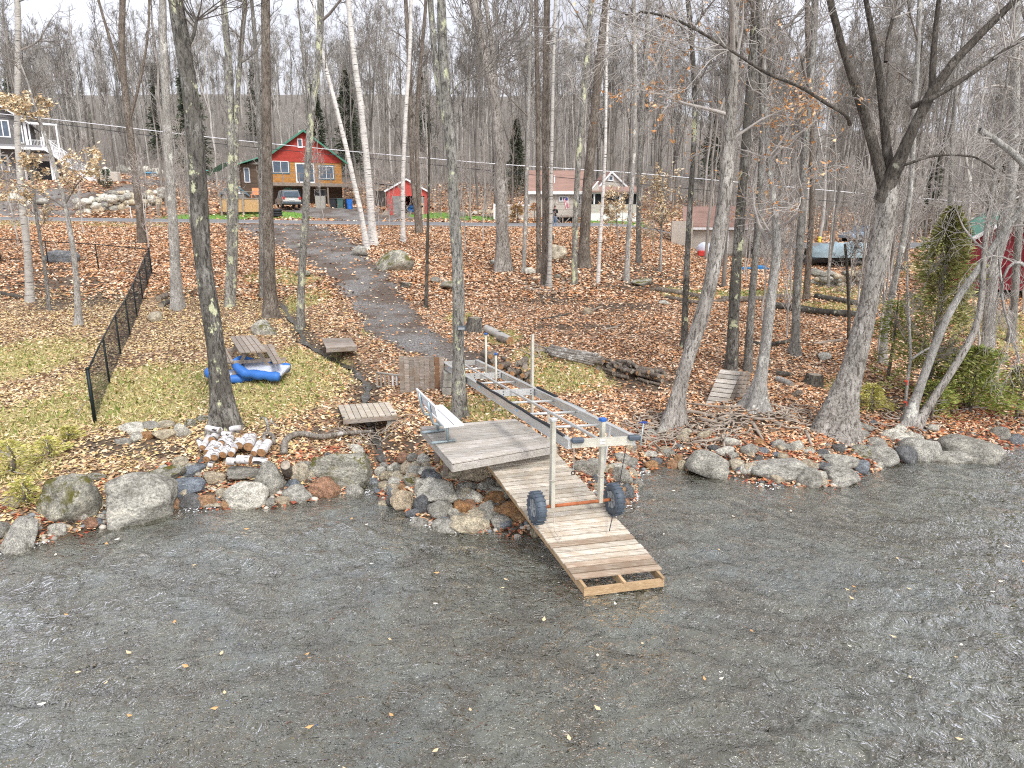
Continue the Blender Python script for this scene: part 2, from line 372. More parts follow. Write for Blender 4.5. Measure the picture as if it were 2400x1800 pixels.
# ---------------------------------------------------------------- ground with its masks
PATH = [(G(a, b), w_) for a, b, w_ in ((640, 528, 118), (720, 560, 118), (790, 605, 90), (850, 660, 78), (895, 715, 75), (925, 765, 80), (985, 805, 70), (1080, 838, 60), (1180, 870, 40))]
def blobs(lst):
    out = []
    for px, py, rx, ry in lst:
        c = G(px, py); a = G(px, py-ry); b = G(px, min(py+ry, 1795))
        out.append((c.x, c.y, rx/ppm(c), max(.3, abs(a.y-b.y)/2)))
    return out
GRASS = blobs([(420, 900, 300, 60), (300, 960, 260, 50), (640, 900, 180, 90), (700, 860, 120, 50), (100, 980, 160, 70), (60, 840, 140, 60), (1320, 880, 130, 45), (1130, 960, 120, 40),
               (1250, 840, 60, 30), (1180, 790, 50, 20), (900, 775, 60, 20), (1080, 745, 40, 14), (1960, 680, 110, 30), (1950, 720, 110, 14), (1780, 690, 160, 14), (2330, 760, 110, 60), (2300, 880, 90, 40),
               (340, 520, 330, 12), (60, 520, 150, 14), (1010, 505, 60, 9), (700, 655, 60, 16), (630, 640, 60, 22), (1990, 910, 70, 30), (720, 700, 60, 25), (1600, 690, 60, 15), (40, 1060, 90, 50), (60, 1110, 70, 40), (2200, 640, 160, 60)])
LAWN = blobs([(680, 504, 150, 9), (480, 512, 110, 7), (1010, 506, 90, 8), (1120, 512, 60, 6), (1440, 520, 90, 8), (1700, 690, 120, 10)])
DIRT = blobs([(110, 670, 130, 30), (200, 700, 120, 26), (60, 640, 90, 18), (1500, 640, 150, 20), (1560, 680, 170, 16), (1450, 885, 110, 26), (1530, 905, 60, 14), (1440, 720, 100, 10), (1300, 700, 90, 14), (840, 985, 60, 30), (1700, 985, 190, 26),
              (1330, 610, 60, 15), (300, 1050, 160, 26), (430, 690, 60, 14), (1380, 765, 160, 6), (780, 1015, 80, 14), (2100, 950, 130, 26), (1560, 985, 80, 24), (980, 1030, 50, 24)])
ASPH = blobs([(800, 498, 90, 12), (870, 512, 110, 10), (740, 490, 80, 5), (200, 472, 190, 20), (60, 470, 120, 30), (330, 440, 50, 18), (360, 425, 45, 10), (60, 500, 150, 8)])
def bsum(x, y, B):
    v = np.zeros(np.shape(x))
    for cx, cy, rx, ry in B:
        if rx <= 0: continue
        v = np.maximum(v, np.exp(-(((x-cx)/rx)**2+((y-cy)/ry)**2)**1.5))
    return v
def masks(x, y):
    x = np.asarray(x, float); y = np.asarray(y, float)
    gr = np.zeros(x.shape)
    for (a, wa), (b, wb) in zip(PATH[:-1], PATH[1:]):
        vx, vy = b.x-a.x, b.y-a.y; t = np.clip(((x-a.x)*vx+(y-a.y)*vy)/(vx*vx+vy*vy), 0, 1)
        d = np.hypot(x-a.x-t*vx, y-a.y-t*vy); ww = (wa*(1-t)+wb*t)*(1/ppm(a)*(1-t)+1/ppm(b)*t)
        gr = np.maximum(gr, 1-sst(.55, 1.25, d/ww+.16*gnoise(x, y, 2.1, 12)+.10*gnoise(x, y, 6, 13)))
    gr = np.maximum(gr, sst(.3, .6, bsum(x, y, ASPH)))
    shoulder = np.exp(-((y-57.3)/1.1)**2)*.8
    gr = np.maximum(gr, shoulder*(x > -40))
    grass = bsum(x, y, GRASS); lawn = bsum(x, y, LAWN)*(y > 64.8); dirt = bsum(x, y, DIRT)
    sh = np.interp(x, SX, SY); s = y-sh
    dirt = np.maximum(dirt, 1-sst(.3, 1.6, s)); d = seg_dist(x, y, STREAM); dirt = np.maximum(dirt, np.exp(-(d/.4)**2))
    return gr, grass*(1-gr), lawn*(1-gr), dirt*(1-gr)
ys = np.concatenate([np.arange(-12, 7, 1.2), np.arange(7, 24, .16), np.arange(24, 66, .26), np.geomspace(66, 420, 130)])
cx = np.concatenate([-np.geomspace(24, 420, 70)[::-1], np.arange(-23.8, 26, .22), np.geomspace(26, 420, 68)])
X, Y = np.meshgrid(cx, ys); Z = hz(X, Y)+.03*gnoise(X, Y, 5, 3)*(Y < 60)
nx, ny = len(cx), len(ys); V = np.stack([X, Y, Z], -1).reshape(-1, 3)
i = (np.arange(ny-1)[:, None]*nx+np.arange(nx-1)[None]).ravel(); Q = np.stack([i, i+1, i+nx+1, i+nx], 1)
n = NT('forest_floor'); v = n.coord()
def attr(n, nm):
    a = n.n('Attribute'); a.attribute_name = nm; return a.outputs['Fac']
big = n.noise(v, .5, 5, .6); med = n.noise(v, 3, 6, .7); fin = n.noise(v, 22, 4, .7)
vo = n.n('TexVoronoi'); vo.inputs['Scale'].default_value = 11; n.l(v, vo.inputs['Vector'])
sx = n.n('SeparateColor'); n.l(vo.outputs['Color'], sx.inputs[0])
leafc = n.ramp(sx.outputs[0], [(0, (.09, .045, .028)), (.3, (.26, .15, .095)), (.55, (.36, .24, .155)), (.8, (.48, .35, .25)), (1, (.17, .12, .085))])
leafc = n.mix(n.ramp(med, [(.38, (1, 1, 1)), (.52, (0, 0, 0))]), leafc, (.10, .07, .045))
soil = n.ramp(med, [(.3, (.065, .048, .035)), (.6, (.14, .105, .075)), (.75, (.21, .165, .12))])
grs = n.ramp(fin, [(.3, (.17, .14, .06)), (.5, (.34, .29, .12)), (.62, (.42, .37, .19)), (.8, (.20, .23, .06))])
lwn = n.ramp(fin, [(.3, (.07, .16, .025)), (.6, (.17, .32, .06)), (.8, (.3, .34, .1))])
gvl = n.ramp(fin, [(.36, (.075, .068, .06)), (.5, (.17, .16, .15)), (.64, (.36, .35, .34))])
gvl = n.mix(n.ramp(big, [(.42, (0, 0, 0)), (.58, (1, 1, 1))]), gvl, n.ramp(fin, [(.36, (.05, .038, .03)), (.55, (.13, .10, .08)), (.66, (.24, .19, .15))]))
gpos = n.n('NewGeometry'); gs = n.n('SeparateXYZ'); n.l(gpos.outputs['Position'], gs.inputs[0])
brush = n.ramp(med, [(.3, (.08, .07, .06)), (.5, (.17, .15, .13)), (.7, (.27, .245, .22))]); hillk = n.ramp(n.math('MULTIPLY', gs.outputs[1], .01), [(.92, (0, 0, 0)), (1.0, (1, 1, 1))])
def edge(nm):
    a = n.math('ADD', attr(n, nm), n.math('MULTIPLY', n.math('SUBTRACT', med, .5), 1.1)); return n.ramp(a, [(.38, (0, 0, 0)), (.58, (1, 1, 1))])
col = n.mix(hillk, leafc, brush); col = n.mix(edge('dirt'), col, soil); col = n.mix(edge('grass'), col, grs); col = n.mix(edge('lawn'), col, lwn); col = n.mix(edge('gravel'), col, gvl)
geo = n.n('NewGeometry'); sz = n.n('SeparateXYZ'); n.l(geo.outputs['Position'], sz.inputs[0])
wet = n.ramp(n.math('ADD', n.math('MULTIPLY', sz.outputs[2], 2.0), .5), [(.35, (.62, .55, .42)), (.75, (1, 1, 1))])
col = n.mix(1.0, col, wet, 'MULTIPLY')
n.bump(n.math('ADD', med, n.math('MULTIPLY', fin, .5)), .8, .05); GM = n.done(col, .95)
me = np_mesh('ground', V, Q, GM); gr, ga, la, di = masks(X, Y)
for nm, a in (('gravel', gr), ('grass', ga), ('lawn', la), ('dirt', di)):
    at = me.attributes.new(nm, 'FLOAT', 'POINT'); at.data.foreach_set('value', a.ravel().astype(np.float32))
tag(link('ground', me), None, kind='structure')
# road: asphalt band with a white edge line near us
def strip(name, y0, y1, dz0, dz1, mat, x0=-170, x1=75, kind='structure'):
    xs = np.linspace(x0, x1, 160); V = []
    for x in xs:
        V += [(x, y0, float(hplain(x, 61.5))+dz0), (x, y1, float(hplain(x, 61.5))+dz1)]
    k = np.arange(len(xs)-1)*2; me = np_mesh(name, V, np.stack([k, k+2, k+3, k+1], 1), mat); return tag(link(name, me), None, kind=kind)
M['asphalt'] = plain('asphalt', (.19, .19, .195), .9, 0, .2, 8)
strip('road', 58.4, 64.6, -.02, .22, M['asphalt']); strip('road_edge_line', 58.55, 58.8, -.004, .006, M['white'])
strip('road_verge', 57.8, 58.41, -.5, -.024, GM)
# ---------------------------------------------------------------- lake
n = NT('lake_water'); v = n.coord()
tcx = n.coord((1, 1.5, 1)); pz = n.noise(v, .32, 4, .6, 1.); pz2 = n.noise(v, .9, 4, .65, 1.5); a1 = n.noise(tcx, 1.6, 3, .55, 1.2); a2 = n.noise(tcx, 4.2, 2, .5, 1.8); a3 = n.noise(tcx, 10, 2, .5, 1.2)
def ridge(a): return n.math('SUBTRACT', 1.0, n.math('ABSOLUTE', n.math('MULTIPLY', n.math('SUBTRACT', a, .5), 4.0), 0))
hsum = n.math('ADD', n.math('MULTIPLY', a1, .8), n.math('ADD', n.math('MULTIPLY', ridge(a2), .26), n.math('MULTIPLY', ridge(a3), .05)))
nb = n.bump(hsum, 1.0, .12)
out = n.t.nodes['Material Output']; fr = n.n('Fresnel'); fr.inputs['IOR'].default_value = 1.33; n.l(nb, fr.inputs['Normal'])
gl = n.n('BsdfGlossy'); gl.inputs['Roughness'].default_value = .05; gl.inputs['Color'].default_value = (1, 1, 1, 1); n.l(nb, gl.inputs['Normal'])
df = n.n('BsdfDiffuse'); n.l(n.mix(n.ramp(pz2, [(.42, (0, 0, 0)), (.62, (1, 1, 1))]), n.ramp(pz, [(.35, (.13, .125, .08)), (.5, (.165, .175, .13)), (.66, (.155, .18, .16))]), (.075, .068, .035)), df.inputs['Color']); n.l(nb, df.inputs['Normal'])
tr = n.n('BsdfTransparent'); tr.inputs['Color'].default_value = (.72, .68, .52, 1)
m1 = n.n('MixShader'); m1.inputs[0].default_value = .42; n.l(df.outputs[0], m1.inputs[1]); n.l(tr.outputs[0], m1.inputs[2])
m2 = n.n('MixShader'); k = n.math('MINIMUM', n.math('ADD', n.math('MULTIPLY', fr.outputs[0], 4.2), .0), 1.0); n.l(k, m2.inputs[0]); n.l(m1.outputs[0], m2.inputs[1]); n.l(gl.outputs[0], m2.inputs[2])
n.l(m2.outputs[0], out.inputs['Surface']); MATS['lake_water'] = n.m
def wave(x, y):
    h = np.zeros(x.shape); rr = np.random.default_rng(3)
    wx = x+.35*gnoise(x, y, .9, 5)+.12*gnoise(x, y, 2.9, 6); wy = y+.35*gnoise(x, y, .8, 7)+.12*gnoise(x, y, 3.1, 8)
    for k in range(40):
        L = np.exp(rr.uniform(np.log(.14), np.log(1.0))); a = rr.normal(1.35, .8); A = .0095*L**.85
        h += A*(1-np.abs(np.sin((wx*np.cos(a)+wy*np.sin(a))*PI/L+rr.uniform(0, 6))))*2
    return h
xs = np.concatenate([-np.geomspace(13, 400, 50)[::-1], np.arange(-12.95, 17, .035), np.geomspace(17.05, 400, 50)])
yw = np.concatenate([-np.geomspace(1, 300, 40)[::-1], np.arange(0, 4.6, .2), np.arange(4.6, 12, .03), np.arange(12, 19, .06), np.arange(19, 22, .5)])
X, Y = np.meshgrid(xs, yw); calm = sst(.0, 2.5, np.interp(X, SX, SY)-Y)*.75+.25
gust = .6+.75*sst(-.5, .6, gnoise(X, Y*1.6, .33, 21)); Z = (wave(X, Y)-.10)*calm*gust; nx, ny = len(xs), len(yw)
i = (np.arange(ny-1)[:, None]*nx+np.arange(nx-1)[None]).ravel(); Q = np.stack([i, i+1, i+nx+1, i+nx], 1)
tag(link('lake_water', np_mesh('lake_water', np.stack([X, Y, Z], -1), Q, n.m)), None, kind='structure')
# stream: a thin sheet of water in its bed
V = []; Q = []
SPT = []
for a, b in zip(STREAM[:-1], STREAM[1:]):
    for t in np.linspace(0, 1, 8, endpoint=False): SPT.append(a.lerp(b, float(t)))
SPT.append(STREAM[-1])
for i, p in enumerate(SPT):
    q = SPT[min(i+1, len(SPT)-1)]-SPT[max(i-1, 0)]; q = Vector((-q.y, q.x, 0)).normalized(); w_ = .09+.045*math.sin(i*1.3)
    z = gz(p.x, p.y)+.07; V += [(p.x-q.x*w_, p.y-q.y*w_, z), (p.x+q.x*w_, p.y+q.y*w_, z)]
k = np.arange(len(SPT)-1)*2
nw = NT('stream_water'); nw.b.inputs['Specular IOR Level'].default_value = .8
nw.bump(nw.noise(nw.coord(), 14, 4), .8, .05); nw.done(nw.ramp(nw.noise(nw.coord(), 9, 5, .7), [(.48, (.045, .04, .03)), (.62, (.12, .12, .11)), (.72, (.5, .52, .53))]), .08)
tag(link('stream', np_mesh('stream', V, np.stack([k, k+2, k+3, k+1], 1), nw.m)), None, kind='structure')
# ---------------------------------------------------------------- leaf litter, grass, pebbles (uncountable: stuff)
def scatter_pts(N, x0, x1, y0, y1, dens, ybias=1.0):
    u = RN.random(N); y = y0+(y1-y0)*u**ybias; hw = y*.8+2
    x = (RN.random(N)*2-1)*hw; ok = (x > x0) & (x < x1); x, y = x[ok], y[ok]
    s = y-np.interp(x, SX, SY); ok = (s > .1); x, y = x[ok], y[ok]
    ok = RN.random(len(x)) < dens(x, y); return x[ok], y[ok]
def leaf_mesh(name, x, y, L, Wd, mat, tilt=.45, lift=.03, z=None):
    N = len(x); a = RN.random(N)*2*PI; tx = RN.normal(0, tilt, N); s = RN.uniform(.7, 1.35, N)
    zz = (hz(x, y) if z is None else z)+lift*RN.random(N)+.008
    d = np.stack([np.cos(a), np.sin(a), tx*.6], -1); d /= np.linalg.norm(d, axis=1)[:, None]
    e = np.stack([-np.sin(a), np.cos(a), RN.normal(0, tilt, N)], -1); e /= np.linalg.norm(e, axis=1)[:, None]
    c = np.stack([x, y, zz], -1); l = (L*s/2)[:, None]; w_ = (Wd*s/2)[:, None]; up = np.array([0, 0, 1.])*(w_*.5)
    V = np.stack([c-d*l+up*.4, c+e*w_-d*l*.1, c+d*l+up, c-e*w_-d*l*.1], 1).reshape(-1, 3)
    return np_mesh(name, V, np.arange(N*4).reshape(-1, 4), mat, smooth=False)
def leafmat(name, stops, tr=0):
    n = NT(name); g = n.n('NewGeometry'); c = n.ramp(g.outputs['Random Per Island'], stops, 'CONSTANT'); n.b.inputs['Specular IOR Level'].default_value = .2; return n.done(c, .75)
LM = leafmat('fallen_leaf', [(0, (.42, .21, .11)), (.12, (.58, .33, .18)), (.27, (.72, .47, .29)), (.42, (.80, .60, .42)), (.54, (.30, .145, .085)), (.64, (.84, .70, .54)), (.76, (.12, .08, .06)), (.85, (.66, .32, .14))])
LM2 = leafmat('pale_fallen_leaf', [(0, (.62, .48, .28)), (.3, (.74, .62, .42)), (.5, (.50, .33, .17)), (.65, (.36, .22, .12)), (.8, (.68, .52, .22)), (.92, (.22, .14, .08))])
LMR = leafmat('red_wet_leaf', [(0, (.40, .13, .07)), (.3, (.52, .20, .09)), (.55, (.28, .08, .05)), (.8, (.58, .34, .20))])
def dl(x, y):
    gr, ga, la, di = masks(x, y); nn = .5+.5*gnoise(x, y, 1.3, 9)
    rd = np.where((y > 57.6) & (y < 64.8), 0, 1); far = np.where(y > 64.8, .35, 1)
    return np.clip((1-.97*gr)*(1-.72*ga)*(1-la)*(1-.72*di), 0, 1)*(.25+.75*nn**.8)*rd*far
pale = lambda x, y: 1-sst(-8, 1, x+(y-16)*.35)
x, y = scatter_pts(330000, -60, 60, 9, 30, dl, 1.15); k = RN.random(len(x)) < pale(x, y)
tag(link('leaf_litter', leaf_mesh('leaf_litter', x[~k], y[~k], .105, .06, LM)), None, kind='stuff')
tag(link('pale_leaf_litter', leaf_mesh('pale_leaf_litter', x[k], y[k], .10, .055, LM2)), None, kind='stuff')
x, y = scatter_pts(300000, -60, 60, 28, 58, dl, .9)
tag(link('far_leaf_litter', leaf_mesh('far_leaf_litter', x, y, .17, .10, LM, lift=.06)), None, kind='stuff')
x, y = scatter_pts(60000, -90, 90, 65, 104, lambda x, y: np.clip(1-bsum(x, y, ASPH)-bsum(x, y, LAWN), 0, 1)*.8, 1.2)
tag(link('hillside_leaf_litter', leaf_mesh('hillside_leaf_litter', x, y, .35, .2, LM, lift=.1)), None, kind='stuff')
# wet red leaves and pebbles caught among the shore stones
N = 9000; x = RN.uniform(-13, 17, N); y = np.interp(x, SX, SY)+RN.uniform(-.15, 1.8, N)
tag(link('wet_leaves', leaf_mesh('wet_leaves', x, y, .10, .06, LMR, lift=.05)), None, kind='stuff')
def blades(name, N, B, hgt, mat, y1, thr=.25, wd=.012):
    x, y = scatter_pts(N, -60, 60, 12, y1, lambda x, y: (bsum(x, y, B)*(1-masks(x, y)[0]) > RN.random(len(x))*.8+thr)*1.)
    n_ = len(x); a = RN.random(n_)*2*PI; z = hz(x, y); h = hgt*RN.uniform(.5, 1.5, n_); dx = np.cos(a)*wd; dy = np.sin(a)*wd; l = RN.normal(0, .6, (n_, 2))*h[:, None]
    V = np.stack([np.stack([x-dx, y-dy, z], -1), np.stack([x+dx, y+dy, z], -1), np.stack([x+l[:, 0], y+l[:, 1], z+h], -1)], 1).reshape(-1, 3)
    return tag(link(name, np_mesh(name, V, None, mat, False, tri=np.arange(n_*3).reshape(-1, 3))), None, kind='stuff')
GB = leafmat('dry_grass', [(0, (.56, .48, .22)), (.3, (.68, .60, .34)), (.55, (.30, .33, .09)), (.75, (.40, .40, .14)), (.9, (.62, .52, .24))])
blades('dry_grass', 330000, GRASS, .06, GB, 32)
blades('lawn_grass', 60000, LAWN, .12, leafmat('green_grass', [(0, (.12, .28, .04)), (.4, (.22, .38, .08)), (.8, (.36, .42, .14))]), 76, wd=.05)
blades('verge_grass', 60000, GRASS, .12, leafmat('verge_grass', [(0, (.20, .26, .06)), (.4, (.36, .36, .14)), (.7, (.5, .45, .22))]), 60, wd=.03)
# floating leaves on the lake
x = RN.uniform(-9, 10, 90); y = RN.uniform(5.6, 13, 90)
FL = [(250, 1610), (185, 1585), (520, 1540), (918, 1686), (1650, 1600), (1400, 1670), (1690, 1600), (2130, 1388), (2325, 1395), (1985, 1390), (1400, 1545), (1995, 1410)]
xx = [atZ(a, b, 0).x for a, b in FL]; yy = [atZ(a, b, 0).y for a, b in FL]; s_ = np.interp(x, SX, SY)-y; ok = s_ > .6
x = np.concatenate([x[ok], xx]); y = np.concatenate([y[ok], yy])
tag(link('floating_leaves', leaf_mesh('floating_leaves', x, y, .085, .045, leafmat('floating_leaf', [(0, (.7, .55, .33)), (.4, (.6, .35, .15)), (.7, (.78, .72, .6))]), z=np.full(len(x), .05), tilt=.1, lift=.0)), None, kind='stuff')
# foam where ripples break on the stones
x = RN.uniform(-12.5, 16, 2600); y = np.interp(x, SX, SY)-np.abs(RN.normal(0, .14, 2600))+.02
ok = (.5+.5*gnoise(x, y*0, 2.2, 11)) > .62; x, y = x[ok], y[ok]
tag(link('shore_foam', leaf_mesh('shore_foam', x, y, .05, .022, M['white'], z=np.full(len(x), .0), tilt=.3, lift=.05)), None, kind='stuff')

# ---------------------------------------------------------------- rocks
def rock_mesh(name, seed, sub=3, facets=5, rough=.10):
    bm = bmesh.new(); bmesh.ops.create_icosphere(bm, subdivisions=sub, radius=1); r = random.Random(seed)
    pl = []
    for k in range(facets):
        d = Vector((r.gauss(0, 1), r.gauss(0, 1), r.gauss(0, .8))).normalized(); pl.append((d, r.uniform(.48, .80)))
    s = r.random()*50
    from mathutils import noise
    for v_ in bm.verts:
        c = v_.co
        for d, k in pl:
            e = c.dot(d)-k
            if e > 0: c = c-d*e*.93
        nn = noise.fractal(c*1.6+Vector((s, s, s)), 1, 2, 4)
        v_.co = c*(1.12+rough*nn+.05*noise.fractal(c*5+Vector((s, 0, s)), 1, 2, 3))
    me = bpy.data.meshes.new(name); bm.to_mesh(me); bm.free(); me.polygons.foreach_set('use_smooth', [True]*len(me.polygons)); return me
RK = {}
def rock(px, py, w_, h_, mat, label, group=None, cat='rock', seed=None, name='boulder', sink=.25, dz=0, loc=None, lie=.62, parent=None):
    """a stone whose outline is w_ x h_ picture pixels, centred at (px, py), standing on the ground"""
    big = w_ > 45; k = R.randrange(14) if seed is None else seed
    key = (k, big, mat)
    if key not in RK:
        RK[key] = rock_mesh('rock', k*7+3, 4 if w_ > 90 else (3 if big else 2), R.choice((7, 9, 11)), .13 if big else .10); RK[key].materials.append(M[mat])
    if not loc: w_ *= 1.06; h_ *= 1.06
    g = loc if loc else G(px, min(1795, py+h_*.36)); s = 1/ppm(g)
    a = w_*s/2*1.06; ang = math.atan2(H-g.z, g.y); b = a*R.uniform(.75, 1.0)
    hh = h_*s/2*1.04
    c2 = max(.25*hh*hh, hh*hh-(b*math.sin(ang))**2)/math.cos(ang)**2; c = math.sqrt(c2); c = min(max(c, .3*a), 1.25*a)
    o = bpy.data.objects.new(name, RK[key]); COL.objects.link(o)
    o.location = (g.x, g.y+b*.35, g.z+c*(.5)+dz-sink*c*.3); o.scale = (a, b, c); o.rotation_euler = (R.uniform(-.12, .12), R.uniform(-.15, .15), R.uniform(-.35, .35))
    if parent is not None: o.parent = parent
    else: tag(o, label, cat, group)
    return o
T = 'rock_tan'; GY = 'rock_grey'; LT = 'rock_light'; OR = 'rock_orange'; DK = 'rock_dark'; BL = 'rock_blue'; MS = 'rock_moss'
